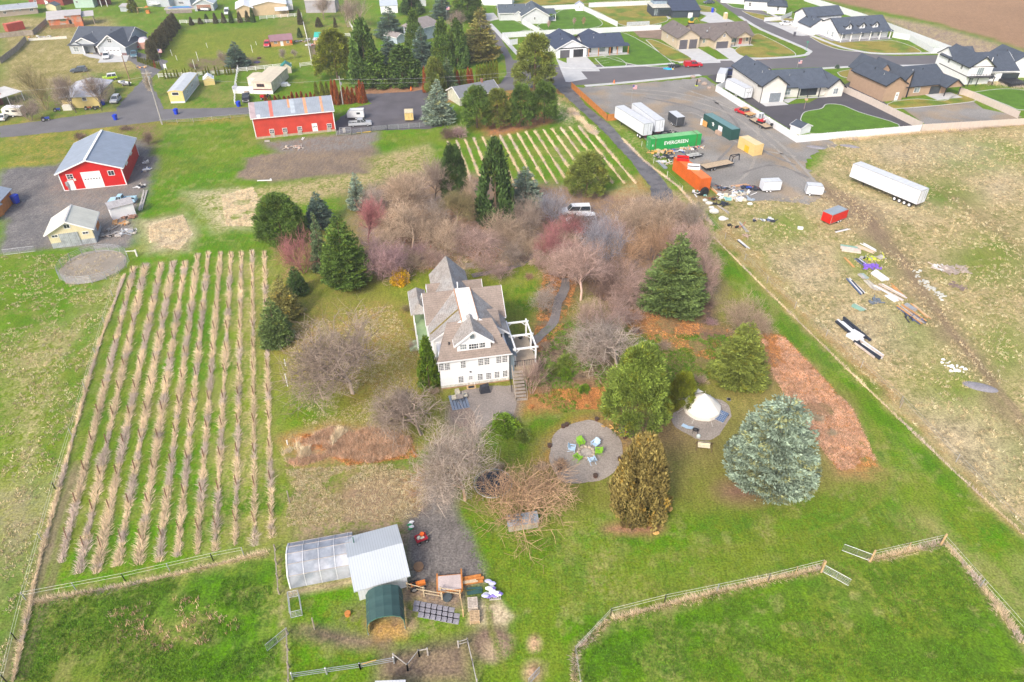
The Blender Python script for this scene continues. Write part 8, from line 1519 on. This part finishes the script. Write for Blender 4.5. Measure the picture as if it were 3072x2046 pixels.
TANB=mat('raw_plank',(.6,.47,.31),.85,.15,1,.15,8); GRB_=mat('grey_plank',(.42,.39,.36),.9,.2,1,.15,8); WHB=mat('white_plank',(.72,.72,.72),.7,.08,1,.08,8); BKB=mat('black_tarp',(.035,.04,.055),.5,.3,3,.2,9); PUR=mat('purple_wrap',(.25,.13,.6),.5,.2,3,.2,8); GRW=mat('green_wrap',(.25,.42,.33),.6,.1,1,.1,8); ORB=mat('orange_plank',(.62,.32,.12),.8,.15,1,.15,8); BLB=mat('blue_pipe',(.1,.14,.25),.5)
plankset((1895,650),(2095,620),T13,.9,3,[ORWOOD],'orange timber beams right of the platform',th=.12); plankset((1900,668),(2040,650),T13,.35,2,[TANB],'short pale boards between the orange beams',z=.2)
plankset((1935,745),(2085,725),T13,.8,3,[mat('green_tarp',(.04,.1,.09),.6)],'folded dark green tarp beside the platform','tarp',cat='tarp',boardn='fold')
hb=empty('feed_bags',G(T13(2160,740)),0,'heap of white and violet feed bags at the yard corner','bags'); rr=random.Random(4)
for i in range(16): m=M(); x,y=rr.gauss(0,.42),rr.gauss(0,.6); m.ball((x*1.2,y*1.1,.2+rr.random()*.4),.42,7,4,sq=(1,.6,.35)); m.obj('bag',[TRIMW,mat('bag_violet',(.22,.17,.5)),TRIMW,mat('bag_lilac',(.5,.5,.75))][i%4],hb,rz=0)
def pallet(p,f,rz,n,label,col):
    r_=empty('pallet_stack',G(f(*p)),rz,label,'pallets')
    for k in range(n):
        m=M(); z=k*.14
        for i in range(7): m.box(-.6+i*.18,-.5,z+.1,-.5+i*.18,.5,z+.125)
        for y in(-.5,-.05,.4): m.box(-.6,y,z,.58,y+.1,z+.1)
        m.obj('pallet',col,r_)
    return r_
pallet((1992,870),T13,R(95),5,'tall stack of pale pallets in the lower yard',mat('pallet_pale',(.58,.5,.42),.9,.2,2,.15,8)); pallet((2010,985),T13,R(95),4,'stack of orange tinted pallets next to the pale ones',mat('pallet_tan',(.55,.4,.24),.9,.2,2,.15,8)); pallet((2195,775),T13,R(5),1,'single grey pallet beside the feed bags',GRB_)
pv=empty('paver_slabs',G(T13(1470,930)),R(-8),'loose grid of grey paving slabs in the straw paddock','paving'); PV=mat('paver_grey',(.27,.26,.29),.9,.15,1.5,.15,8); A0=G(T13(1465,930)); 
for i in range(8):
    for j in range(3):
        if (i,j) in ((7,0),(0,2)): continue
        q=G(T13(1480+i*52-j*5,850+i*10+j*45))-G(T13(1470,930)); m=M(); m.cbox(0,0,.03,.68,.62,.06,0); o=m.obj('slab',PV,pv); o.location=Matrix.Rotation(R(8),3,'Z')@q
for p,q,l in (((1395,720),(1545,760),'upper'),((1545,780),(1710,810),'middle'),((1700,760),(1880,790),'right')):
    fence('wood_rail_fence','weathered wooden rail fence, '+l+' section behind the paving slabs',[p,q],T13,rails,m=mat('pale_fence_wood',(.52,.42,.28),.9,.15,2,.15,8),n=2,h=1.2,rw=.1)
fence('wood_rail_fence','yellowish wooden rail fence right of the paving slabs',[(1878,800),(1905,965)],T13,rails,m=NEWWOOD,n=2,h=1.2); fence('wood_rail_fence','old rail fence between the lower paddocks',[(1270,1370),(1395,1465),(1500,1335),(1580,1320)],T13,rails,m=GRB_,n=1,h=1.2,step=3); fence('wood_rail_fence','wire and rail fence down to the bottom edge beside the dirt circle',[(1860,1250),(1945,1225),(1990,1420),(2030,1600)],T13,rails,m=GRB_,n=2,h=1.1,step=2.2,rw=.05)
fence('wire_fence','thin wire fence with mossy ground along the bottom of the paddock',[(340,1540),(960,1450),(1270,1395)],T13,rails,m=GALV,n=3,h=1.1,rw=.025,step=3.5); fence('post_fence','grass grown post fence right of the lower left pasture',[(180,360),(215,760)],T13,rails,m=WOOD,n=2,h=1.0,rw=.05,step=1.8); fence('post_fence','weathered fence with straw between the lower paddocks',[(290,1130),(310,1600)],T13,rails,m=WOOD,n=2,h=1.0,rw=.06,step=1.5)
m=M(); m.beam((0,0,.5),(1.4,.35,.6),.1); tag(m.obj('yellow_bar',paint('bar_yellow',(.75,.45,.02)),None,G(T13(970,1430))),'yellow painted bar on the lower fence line','bar')
m=M(); m.tube([(0,0,0),(0,0,.35)],.3,10); tag(m.obj('bucket',ORWOOD,None,G(T13(845,950))),'brown bucket alone in the straw paddock','bucket'); m=M(); m.tube([(0,0,0),(0,0,.3)],[.45,.5],14); tag(m.obj('water_tub',mat('tub_slate',(.07,.09,.1)),None,G(T13(1758,800))),'dark round water tub below the timber platform','tub')
tractor((1430,715),(1520,690),T13,paint('mower_orange',(.7,.2,.03)),'orange ride on mower beside the green shelter',.6,'ride_on_mower')
m=M(); m.tube([(0,0,0),(0,0,.35)],[.5,.55],12); tag(m.obj('log_round',mat('log_brown',(.3,.18,.1)),None,G(T13(1495,520))),'dark log round on the gravel drive','log')
for p,h,l,f in (((272,225),1.2,'upper white marker post between vineyard and lawn',T12),((292,415),2.3,'lower white marker post between vineyard and lawn',T12),((290,950),.8,'thin white stake at the dry grass bank',T12),((310,1480),2.0,'bleached post with straw below the dry grass bank',T12),((1210,610),1.4,'grey leaning post in the straw fringe',T32),((540,1085),2.0,'weathered post in the straw paddock',T13),((535,970),.01,'x',T13)):
    if h<.1: continue
    m=M(); m.tube([(0,0,0),(.05,0,h)],.07,6); tag(m.obj('marker_post',TRIMW if 'white' in l else WOOD,None,G(f(*p))),l,'post')
# white bar gate beside round pen, blue thing, etc
m=M(); m.beam((-.9,0,1.0),(.9,0,1.1),.12); m.beam((.9,0,0),(.9,0,1.3),.25); tag(m.obj('arm_post',CREAMW,None,G(T01(1215,785))),'cream post with arm beside the round corral','post')
m=M(); m.box(-1.6,-.1,0,1.6,.1,.15); m.box(1.2,-.15,0,1.5,.15,.4); tag(m.obj('fallen_post',TRIMW,None,G(T11(80,92)),R(5)),'white post lying in the grass below the dirt patch','post')
# --- junk heaps: each heap is a thing, each piece a part
def heap(p,f,n,rx,ry,mats_,label,name='scrap_heap',cat='scrap',seed=1,sz=(.3,1.3),zt=.5,tyres=0):
    r_=empty(name,G(f(*p)),0,label,cat); rr=random.Random(seed)
    n=int(n*2.2)
    for i in range(n):
        x,y=rr.uniform(-rx,rx)*1.25,rr.uniform(-ry,ry)*1.25; k=rr.random(); m=M(); mm=mats_[rr.randrange(len(mats_))]; an=rr.uniform(0,3.14); s1=rr.uniform(*sz)
        if k<.4: m.cbox(x,y,.08+rr.random()*zt*.5,s1*1.6,rr.uniform(.12,.3),.07,an); nm='plank'
        elif k<.7: m.cbox(x,y,.15+rr.random()*zt*.3,s1*.7,s1*.5,.3,an); nm='crate'
        elif k<.85: m.tube([(x,y,.1),(x+math.cos(an)*s1,y+math.sin(an)*s1,.2+rr.random()*zt)],.07,5); nm='pipe'
        else: m.ball((x,y,.2),s1*.32,7,4,sq=(1,.8,.5),jit=.15); nm='sack'
        m.obj(nm,mm,r_)
    for i in range(tyres):
        x,y=rr.uniform(-rx,rx),rr.uniform(-ry,ry); e=child('tyre',wheel_me(.42,.28)[0],r_,(x,y,.16)); e.rotation_euler=(R(85),0,0)
    return r_
MX=[ORB,TANB,GRB_,WHB,BKB,ORB]; MD=[BKB,GRB_,mat('rust_scrap',(.28,.12,.06)),BLB,GRB_]; MW=[WHB,mat('beige_foam',(.65,.58,.43)),WHB,GRB_,BLB,mat('teal_scrap',(.25,.5,.47))]
heap((870,1025),rf,11,1.6,.7,[ORB,TANB,mat('plywood_gold',(.68,.4,.1))],'orange pallets and boards at the left foot of the green container',seed=2); heap((1085,1035),rf,8,1.2,.6,[ORB,mat('plywood_gold',(.68,.4,.1)),BKB],'yellow pallets in front of the green container',seed=3); heap((1240,1010),rf,9,1.2,.6,[WHB,paint('royal',(.02,.08,.45)),BKB,WHB],'white and blue bins in front of the green container',seed=4); heap((1470,960),rf,10,1.5,.5,MX,'mixed boxes before the lettering of the green container',seed=5); heap((1640,945),rf,9,1.2,.4,[WHB,BLB,TANB,paint('junk_red',(.5,.05,.05))],'upright boards and pipes at the right foot of the green container',seed=6)
heap((1000,1120),rf,16,1.8,1.0,[BKB,DARK,GRB_],'tangled black metal scrap left of the red truck bed',seed=7,tyres=2); heap((1060,1240),rf,9,1.3,.8,[GRB_,TANB,WHB],'grey logs and buckets left of the orange container',seed=8); plankset((870,1190),(1040,1360),rf,.9,5,[mat('steel_beam',(.3,.34,.4),.4),GALV],'long steel beams beside the drive verge','steel_beams',th=.08,cat='metal',boardn='beam')
heap((1120,640),rf,9,1.6,.6,[DARK,BKB,GRB_],'dark frames between the semi trailer and black trailer',seed=9)
# big tyre against the container
wt_=empty('large_wheel',G(ri(1330,720)),R(20),'huge black tyre leaning at the end of the orange container','wheel'); m=M(); m.tube([(0,-.3,0),(0,-.2,0),(0,.2,0),(0,.3,0)],[.75,.95,.95,.75],18); o=m.obj('tyre',TYRE,wt_); o.location.z=.95; m=M(); m.tube([(0,-.32,0),(0,.32,0)],.4,10); o=m.obj('hub',DARK,wt_); o.location.z=.95
plankset((1430,600),(1580,745),ri,.7,5,[ORB,TANB],'long orange boards right of the huge tyre'); heap((1270,690),ri,7,1.0,.9,[mat('teal_scrap',(.25,.5,.47)),WHB,DARK],'small teal and black scrap left of the huge tyre',seed=10,tyres=2)
heap((1650,620),ri,12,1.5,.8,MD,'rusty machine parts at the left of the scrap row',seed=11,tyres=3); heap((1670,740),ri,14,1.7,1.4,MW,'white boards and pipes in the scrap row',seed=12,sz=(.4,1.8)); heap((1800,770),ri,8,1.3,1.0,[mat('beige_foam',(.65,.58,.43)),WHB],'beige foam slabs in the scrap row',seed=13,sz=(.8,1.9)); heap((1870,680),ri,12,1.6,1.2,MW,'teal and white items in the scrap row',seed=14); heap((1990,780),ri,4,.8,.6,[mat('tank_blue_grey',(.35,.42,.5))],'blue grey metal tank right of the foam slabs',seed=15,sz=(.8,1.2)); heap((1945,600),ri,6,.7,.6,[paint('royal',(.02,.08,.45)),BKB],'blue drums above the scrap row',seed=16); heap((2080,625),ri,8,1.1,.7,[paint('junk_red',(.5,.05,.05)),BKB],'red and black quad parts beside the horse trailer',seed=17,tyres=2); plankset((1700,590),(1990,560),ri,.9,4,[ORB,mat('plank_pink',(.5,.35,.28))],'reddish boards above the scrap row')
for i,(x,y,s_) in enumerate(((1345,800,.55),(1405,850,.75),(1440,910,.6),(1475,975,1.0),(1600,1080,.9),(1665,1070,.4),(2005,855,.6))):
    m=M(); m.ball((0,0,s_*.4),s_,9,5,sq=(1,.75,.5),jit=.1); tag(m.obj('bulk_bag',mat('bulk_white',(.7,.69,.64),.8,.1,2,.1,6),None,G(ri(x,y))),('first','second','third','fourth and largest','fifth','small sixth','separate last')[i]+' white bulk bag along the scrap line by the drive','bag')
heap((1420,770),ri,6,1.0,.7,[mat('rust_scrap',(.28,.12,.06)),DARK],'rusty plates above the white bulk bags',seed=18); heap((1570,850),ri,7,1.3,.7,[BKB,DARK],'black hoses right of the white bulk bags',seed=19); plankset((1500,850),(1720,1000),ri,.3,2,[GRB_],'long grey pole lying below the scrap row',th=.07)
fr=heap((1810,1180),ri,4,1.2,.5,[mat('brick_panel',(.5,.2,.13)),DARK],'dark framed red panel on the field edge',seed=20); plankset((1840,1100),(1990,1280),ri,.5,2,[GALV,GRB_],'grey ladder like rails beside the red panel'); heap((2190,1090),ri,9,1.6,.6,[BKB,WHB,BLB,TANB],'black and white bags left of the red cargo trailer',seed=21,tyres=1); plankset((1830,1370),(1985,1510),ri,.7,3,[BKB,WHB],'black and white tarp strip beside the mown verge','tarp',cat='tarp',boardn='fold'); heap((1940,1310),ri,3,.6,.4,[mat('plank_pink',(.5,.35,.28))],'pinkish soil mound near the tarp strip',seed=22)
# lumber in the field (T31)
S=lambda *a,**k: plankset(*a,**k)
S((660,715),(850,745),T31,2.2,3,[GRW,mat('pinkish_board',(.62,.52,.45))],'green wrapped flat stack at the head of the lumber line',h=.1,th=.2); S((800,690),(985,760),T31,1.3,6,[TANB,mat('pinkish_board',(.62,.52,.45))],'pale boards right of the green wrapped stack'); S((860,665),(1000,745),T31,.8,4,[TANB,WHB],'upper pale boards right of the green wrapped stack')
heap((960,810),T31,9,2.2,.5,[paint('lemon',(.6,.65,.05)),GRB_,paint('lemon',(.6,.65,.05))],'yellow green machine frame in the lumber line',seed=30,tyres=1); S((810,810),(910,885),T31,1.2,6,[BLB,WHB,BKB],'dark blue pipes below the yellow frame',boardn='pipe')
heap((965,890),T31,11,1.3,.5,[PUR],'purple wrapped bundle in the lumber line',name='wrapped_bundle',cat='bundle',seed=31,sz=(.6,1.3)); S((955,935),(1080,1020),T31,1.5,3,[WHB],'white wrapped pallet below the purple bundle',th=.22,h=.1); S((830,945),(900,1000),T31,1.2,4,[GRB_,mat('teal_grey',(.35,.42,.4))],'grey green crates left of the white pallet',th=.12); S((900,1010),(1000,1110),T31,1.1,4,[mat('faded_board',(.55,.5,.4)),GRB_],'faded boards below the grey crates',th=.1)
S((990,1050),(1250,1195),T31,2.0,9,[TANB,WHB,mat('pinkish_board',(.62,.52,.45))],'large spread of pale planks in the middle of the lumber line',h=.3); S((1120,1040),(1270,1180),T31,.5,3,[ORB],'orange edged planks along the large spread'); S((1090,1145),(1195,1215),T31,1.1,3,[WHB],'white sheets at the lower left of the plank spread',th=.1)
S((1195,1240),(1430,1415),T31,1.6,7,[ORB,BLB,TANB,GRB_],'mixed orange and dark boards at the lower end of the lumber line',h=.25); S((1310,1215),(1490,1365),T31,.6,4,[TANB,ORB],'slim tan boards at the right lower end of the lumber line'); S((1255,1225),(1370,1295),T31,1.0,3,[GALV],'grey metal sheets near the lower end of the lumber line'); heap((1340,1360),T31,6,1.2,.5,[BKB,BLB],'dark tarp bundle at the lower end of the lumber line',seed=32)
S((730,995),(880,1150),T31,1.0,4,[WHB,BKB,BLB],'blue and white wrapped long bundle left of the lumber line',h=.2,th=.12); heap((985,1205),T31,5,.9,.4,[mat('slate_tarp',(.15,.18,.22))],'slate grey tarp heap left of the lumber line',seed=33); S((775,1235),(885,1290),T31,1.4,4,[mat('faded_board',(.55,.5,.4)),GRW],'pale square pallet boards left of the lumber line',th=.08); S((700,800),(790,890),T31,.5,2,[GRB_,ORB],'thin pole pieces left of the dark blue pipes')
S((640,1375),(900,1590),T31,2.0,5,[BKB,WHB,BKB],'upper black half of the long tarp covered bundle',h=.3,th=.2,boardn='fold'); S((800,1570-1568+1568),(1040,1740),T31,1.6,6,[WHB,mat('pinkish_board',(.62,.52,.45)),BKB],'lower half of the long bundle with white wrapped end',h=.25,th=.15,boardn='fold'); S((740,1500),(850,1568),T31,2.2,3,[WHB],'white sheet across the long bundle',th=.3)
heap((1590,900),T31,9,1.2,.7,[WHB,mat('pinkish_board',(.62,.52,.45))],'white boards heaped on the brush pile',seed=34,sz=(.5,1.5)); heap((1720,920),T31,22,1.7,1.1,[mat('brush_grey',(.4,.33,.28))],'grey brush pile in the right field',name='brush_pile',cat='brush',seed=35,sz=(.5,1.2)); 
def rubble(pl,n,f,label,m_,seed=1,s=(.1,.35)):
    r_=empty('rubble',G(f(*pl[0])),0,label,'rubble'); rr=random.Random(seed); P=[G(f(*p))-r_.location for p in pl]
    for i in range(n): t=rr.random()*(len(P)-1); k=int(t); q=P[k].lerp(P[k+1],t-k); m=M(); m.ball((q.x+rr.gauss(0,.45),q.y+rr.gauss(0,.45),.05),rr.uniform(*s),6,4,sq=(1,.8,.5),jit=.2); m.obj('piece',m_,r_)
rubble([(1340,910),(1440,1050),(1500,1090),(1630,1190)],60,T31,'strip of pale concrete rubble in the right field',mat('rubble_pale',(.5,.5,.46),.9,.15,2,.1,8),3); rubble([(1660,210),(1720,280),(1770,240)],34,T32,'white plaster rubble heap in the right field',TRIMW,4); rubble([(1700,1060),(1800,1080)],24,T31,'dark brush mound below the brush pile',mat('brush_dark',(.2,.15,.13)),5,(.2,.45))
m=M(); m.ball((0,0,-.05),1.7,14,5,sq=(1.4,.6,.16)); tag(m.obj('gravel_heap',mat('heap_grey',(.26,.25,.27),.9,.15,2,.15,8),None,G(T32(1950,420)),R(-22)),'low grey gravel heap in the right field','gravel')
for x,y in ((440,1355),(750,1345)): m=M(); m.ball((0,0,-.05),1.6,14,5,sq=(1.5,.6,.22)); tag(m.obj('gravel_heap',_mc['heap_grey'],None,G(T30(x,y)),R(-22)),'%s low dark gravel heap outside the vinyl fence'%('left' if x==440 else 'right'),'gravel')
S((605,570),(745,535),T31,.7,3,[WHB,BKB],'white channel piece below the red cargo trailer'); m=M(); m.box(-.5,-.3,0,.5,.3,.4); tag(m.obj('foam_box',TRIMW,None,G(T31(295,535)),R(-15)),'small white box alone in the dry field','box')
tw=bare(91,1.3,.9,2,12)[0]; 
btree('shrub',510,250,195,80,'straw','round tumbleweed at the corner of the small white cargo trailer',f=T31,name='tumbleweed',cat='weed')
for p,f,W,l in (((450,720),T32,150,'branch heap on the leaf strewn strip'),((590,860),T32,110,'lower branch heap on the leaf strewn strip'),((1450,1420),T12,110,'dead brush heap on the brown mound')): btree('shrub',p[0],p[1],p[1]-60,W,'straw' if 'strip' in l else 'orange',l,f=f,name='brush_pile',cat='brush')
# cream barn junk
heap((1000,560),T01,10,.6,1.8,[GRB_,WOOD],'grey timber pile against the cream barn',seed=40,sz=(.5,1.4)); S((1055,515),(1060,455),T01,.9,5,[ORB],'orange planks behind the cream barn pile',h=.3); heap((1175,430),T01,16,1.2,.5,[mat('rust_bars',(.3,.17,.12))],'rusty bar tangle before the small white shed',seed=41,sz=(.5,1.2)); heap((1150,490),T01,8,1.0,.4,[ORB,TANB],'orange crates below the rusty tangle',seed=42); heap((1185,570),T01,12,1.1,1.0,[GALV,WHB,GRB_],'silver metal sheets beside the grassy boundary',seed=43,sz=(.5,1.4)); heap((1065,590),T01,9,1.0,.8,[mat('pinkish_board',(.62,.52,.45)),GRB_],'pinkish pallet boards beside the cream barn',seed=44,tyres=1)
S((1290,380),(1335,180),T01,.9,7,[mat('bleached_pole',(.58,.54,.49))],'bundle of bleached poles beside the pale blue pickup',name='pole_bundle',boardn='pole',h=.3); heap((1285,150),T01,7,.8,.6,[BKB,GRB_,WHB],'black tyre and scrap below the red barn corner',seed=45,tyres=2); heap((2090,840),lambda x,y:rb(x,y),5,.6,.6,[GRB_,WHB],'grey concrete blocks right of the red barn',seed=46); heap((2080,990),rb,6,.5,.8,[WHB,BLB,GRB_],'small white scrap right of the red barn',seed=47)
heap((1200,1330),ra,12,2.0,.7,[mat('plank_pink',(.5,.35,.28)),GRB_,STONE],'stones and boards on the dirt before the old barn',seed=48); S((1340,1190),(1380,1130),ra,.5,2,[WHB],'two white boards leaning near the old barn wall'); m=M(); m.box(-.6,-.25,0,.6,.25,.3); tag(m.obj('trough',GRB_,None,G(ra(665,1205)),R(5)),'pale trough before the left end of the old barn','trough')
hc_=empty('livestock_chute',G(ra(2150,1060)),R(8),'silver pipe stock pen at the right end of the old barn','stock pen'); m=M(); [m.tube([(-.8,y,z),(2.0,y,z)],.03,4) for y in(0,1.2) for z in(.4,.8,1.2)]; [m.tube([(x,y,0),(x,y,1.3)],.04,4) for x in(-.8,.6,2.0) for y in(0,1.2)]; m.obj('pipe_panel',GALV,hc_); m=M(); m.box(.0,.3,.3,.7,.9,1.3); m.obj('squeeze_box',GRB_,hc_)
m=M(); m.beam((0,0,.2),(3.6,0,.25),.12); tag(m.obj('yellow_barrier',paint('barrier',(.8,.5,.03)),None,G(T10(925,1228)),R(14)),'yellow bar lying before the silver pickup','bar')
# street odds
def cone(p,f,l): r_=empty('traffic_cone',G(f(*p)),0,l,'cone'); m=M(); m.tube([(0,0,.03),(0,0,.7)],[.22,.04],10); m.obj('cone_body',paint('cone_orange',(.85,.18,.02)),r_); m=M(); m.box(-.28,-.28,0,.28,.28,.04); m.obj('base',DARK,r_); r_.scale=(1.6,1.6,1.6)
cone((1425,830),T10,'orange traffic cone on the lane before the pyramid cedar'); cone((937,768),T20,'orange traffic cone on the pavement edge of the yard')
for i,(x,y,s_) in enumerate(((905,870,.8),(1015,945,.8),(1130,1010,.95),(1222,1085,.7))): m=M(); m.ball((0,0,s_*.35),s_,9,6,sq=(1,.75,.6),jit=.12); tag(m.obj('boulder',mat('tan_boulder',(.38,.3,.25),.9,.2,1,.2,6),None,G(rc(x,y))),('small boulder at the pavement end of the yard','boulder behind the dark bollard','largest tan boulder beside the black gravel','last boulder nearest the vinyl fence')[i],'boulder')
r_=empty('bollard',G(rc(975,1030)),0,'dark hydrant post standing on a yellow green base','bollard'); m=M(); m.tube([(0,0,.1),(0,0,1.9)],.2,8); m.obj('post',DARK,r_); m=M(); m.tube([(0,0,0),(0,0,.2)],.5,12); m.obj('base',paint('base_lime',(.6,.7,.05)),r_)
r_=empty('tarp',G(rc(420,700)),R(-10),'bright blue tarp spilled behind the black utility trailer','tarp'); m=M(); m.ball((0,0,.05),1.3,12,5,sq=(1.2,.7,.2),jit=.15); m.obj('sheet',paint('tarp_blue',(.02,.4,.75)),r_); m=M(); m.ball((1.4,-.2,.1),.5,8,4,sq=(1,.7,.4)); m.obj('yellow_bag',paint('sack_yellow',(.75,.55,.12)),r_)
r_=empty('bird_house',G(re(1597,755)),0,'wooden bird house on a post in the black gravel','bird house'); m=M(); m.tube([(0,0,0),(0,0,2.6)],.06,6); m.obj('post',mat('mauve_post',(.4,.28,.27)),r_); m=M(); m.box(-.35,-.3,2.4,.35,.3,2.8); m.obj('nest_box',NEWWOOD,r_)
r_=empty('portable_toilet',G(ro(368,278)),R(15),'tan portable toilet at the street edge','toilet'); m=M(); m.box(-.6,-.6,0,.6,.6,2.2); m.obj('cabin',mat('toilet_tan',(.68,.5,.28)),r_); m=M(); m.ball((0,0,2.2),.75,8,4,sq=(.9,.9,.3)); m.obj('roof',TRIMW,r_); m=M(); m.box(-.4,-.63,.15,.4,-.6,1.95); m.obj('door',mat('toilet_door',(.58,.42,.24)),r_)
r_=empty('pool',G(rk(790,150)),R(8),'blue covered swimming pool behind the picket pen','pool'); m=M(); m.box(-6,-1.6,0,6,3.4,.5); m.obj('deck',GRB_,r_); m=M(); m.box(-4.6,-.9,.5,4.6,.8,.56); m.obj('cover',paint('pool_blue',(.04,.16,.5)),r_); m=M(); m.box(-3.4,1.4,.5,3.2,2.6,.56); m.obj('cover',paint('pool_aqua',(.03,.35,.6)),r_)
r_=empty('swing_set',G(rk(200,225)),R(8),'wooden swing set with orange tower beside the yellow green conifer','swing set'); m=M(); m.beam((-2.6,0,2.2),(.8,0,2.3),.12); [m.beam((-2.6,y,0),(-2.6,0,2.2),.1) for y in(-.8,.8)]; m.obj('frame',NEWWOOD,r_); m=M(); m.box(.6,-.7,0,1.9,.7,1.2); m.hexa([(.5,-.8,2.3),(2.0,-.8,2.3),(2.0,.8,2.3),(.5,.8,2.3),(.9,-.1,2.8),(1.6,-.1,2.8),(1.6,.1,2.8),(.9,.1,2.8)]); m.obj('tower',ORWOOD,r_); m=M(); [m.beam((x,0,.5),(x,0,2.2),.02) for x in(-2,-1.6,-.9,-.5)]; m.box(-2.05,-.1,.45,-1.55,.1,.5); m.box(-.95,-.1,.45,-.45,.1,.5); m.obj('swing_seats',mat('swing_green',(.05,.3,.2)),r_)
r_=empty('gazebo_tent',G(rk(205,800)),0,'pink octagonal greenhouse with pale roof right of the grey gabled house','greenhouse'); n=8; v1=[(math.cos(6.283*i/n)*2.4,math.sin(6.283*i/n)*2.4) for i in range(n)]; m=M(); m.add([(x,y,0) for x,y in v1]+[(x,y,2.2) for x,y in v1],[(i,(i+1)%n,n+(i+1)%n,n+i) for i in range(n)]); m.obj('wall',mat('pink_panel',(.66,.36,.28),.5),r_); m=M(); m.add([(x,y,2.2) for x,y in v1]+[(x*.45,y*.45,3.3) for x,y in v1],[(i,(i+1)%n,n+(i+1)%n,n+i) for i in range(n)]+[tuple(range(n,2*n))]); m.obj('roof',mat('pale_pink_roof',(.68,.6,.62),.5),r_)
r_=empty('retaining_wall',G(rn(1010,440)),R(11),'grey block wall left standing in the bare lot','wall'); m=M(); m.box(0,0,0,9,.3,1.4); m.obj('wall_face',mat('block_grey',(.48,.5,.52)),r_)
r_=empty('mini_excavator',G(rn(2085,400)),R(10),'yellow and green mini excavator behind the tan house','excavator'); m=M(); m.box(-1,-.7,0,1,.7,.5); m.obj('track',DARK,r_); m=M(); m.box(-.9,-.6,.5,.8,.6,1.0); m.obj('body',paint('digger_yellow',(.75,.42,.02)),r_); m=M(); m.box(-.3,-.5,1,.6,.5,2.2); m.obj('cab',mat('digger_glass',(.03,.12,.1),.2),r_); m=M(); m.tube([(.8,0,1),(2.2,.3,2),(3.4,.5,.6)],.12,5); m.obj('boom',paint('digger_orange',(.6,.3,.1)),r_)
r_=empty('campfire_ring',G(rk(2115,985)),0,'upper rusty fire ring in the rail fenced paddock','fire ring'); m=M(); m.tube([(0,0,0),(0,0,.4)],.65,12); m.obj('ring',PL,r_); r_=empty('campfire_ring',G(rk(2080,1050)),0,'lower blue black fire ring in the rail fenced paddock','fire ring'); m=M(); m.tube([(0,0,0),(0,0,.2)],1.0,14); m.obj('ring',mat('blueblack',(.07,.06,.13)),r_)
for x,y,h,l in ((655,940,2.0,'thin white post at the left of the paddock'),(738,1015,1.6,'short white post at the lower left of the paddock'),(1245,800,1.6,'white post in the middle of the paddock'),(1095,1020,2.8,'leaning white post above the near rail fence'),(1045,1180,3.2,'tall white pole behind the small arborvitae'),(2005,880,2.4,'pale post right of the blue green spruce'),(2070,755,1.2,'small white post near the red car')): m=M(); m.tube([(0,0,0),(-.1,0,h)],.07,6); tag(m.obj('garden_post',TRIMW,None,G(rk(x,y))),l,'post')
heap((610,610),rl,12,2.2,.7,[WOOD,BKB,ORB,WHB],'firewood and clutter right of the cedar cabin',seed=50); heap((790,670),rl,12,2.0,.8,[WHB,WHB,paint('junk_red',(.5,.05,.05)),GRB_],'white chairs and toys before the teal roofed coop',seed=51); heap((740,620),lambda x,y:rl(x-30,y-30),5,.6,1.0,[WHB,BLB],'white pieces beside the rail fence at the coop',seed=52)
heap((760,625),rj,10,5,.6,[ORB,GRB_,WHB],'building debris along the cream block wall',seed=53)
heap((120,1130),lambda x,y:rk(x,y),6,1.6,.6,[BLB,ORB,TANB],'blue and orange bags at the foot of the arborvitae hedge',seed=54); bx=empty('white_sign',G(rk(545,1170)),R(10),'white lattice stand at the end of the arborvitae hedge','stand'); m=M(); m.box(-.4,-.05,0,-.3,.05,1.8); m.box(.3,-.05,0,.4,.05,1.8); m.box(-.4,-.04,.5,.4,.04,1.7); m.obj('stand_frame',TRIMW,bx)
w_=empty('porch_chair_set',G(rn(450,905)),0,'dark porch chairs on the navy roofed ranch porch','chairs')
for i in range(2): m=M(); m.box(-.3+i*1.6,-.3,.12,.3+i*1.6,.3,.55); m.box(-.3+i*1.6,.25,.5,.3+i*1.6,.35,1.1); m.obj('chair',DARK,w_)
for i,(x,y) in enumerate(((1590,130+120),(300,1165))): pass

# ---- place words for look-alikes ----
ORD=['first','second','third','fourth','fifth','sixth','seventh','eighth','ninth','tenth','eleventh','twelfth','thirteenth','fourteenth','fifteenth','sixteenth','seventeenth','eighteenth','nineteenth','twentieth']; ORD+=['twenty '+o for o in ORD[:9]]+['thirtieth']+['thirty '+o for o in ORD[:9]]
byl={}
for o in COL.objects:
    if o.parent is None and o.get('label') and not o.get('kind'): byl.setdefault(o['label'],[]).append(o)
for lb,os_ in byl.items():
    if len(os_)>1:
        os_.sort(key=lambda o:o.location.x/max(o.location.y,1))
        for i,o in enumerate(os_): o['label']=lb+', '+(ORD[i]+' from the left' if i else 'leftmost one')
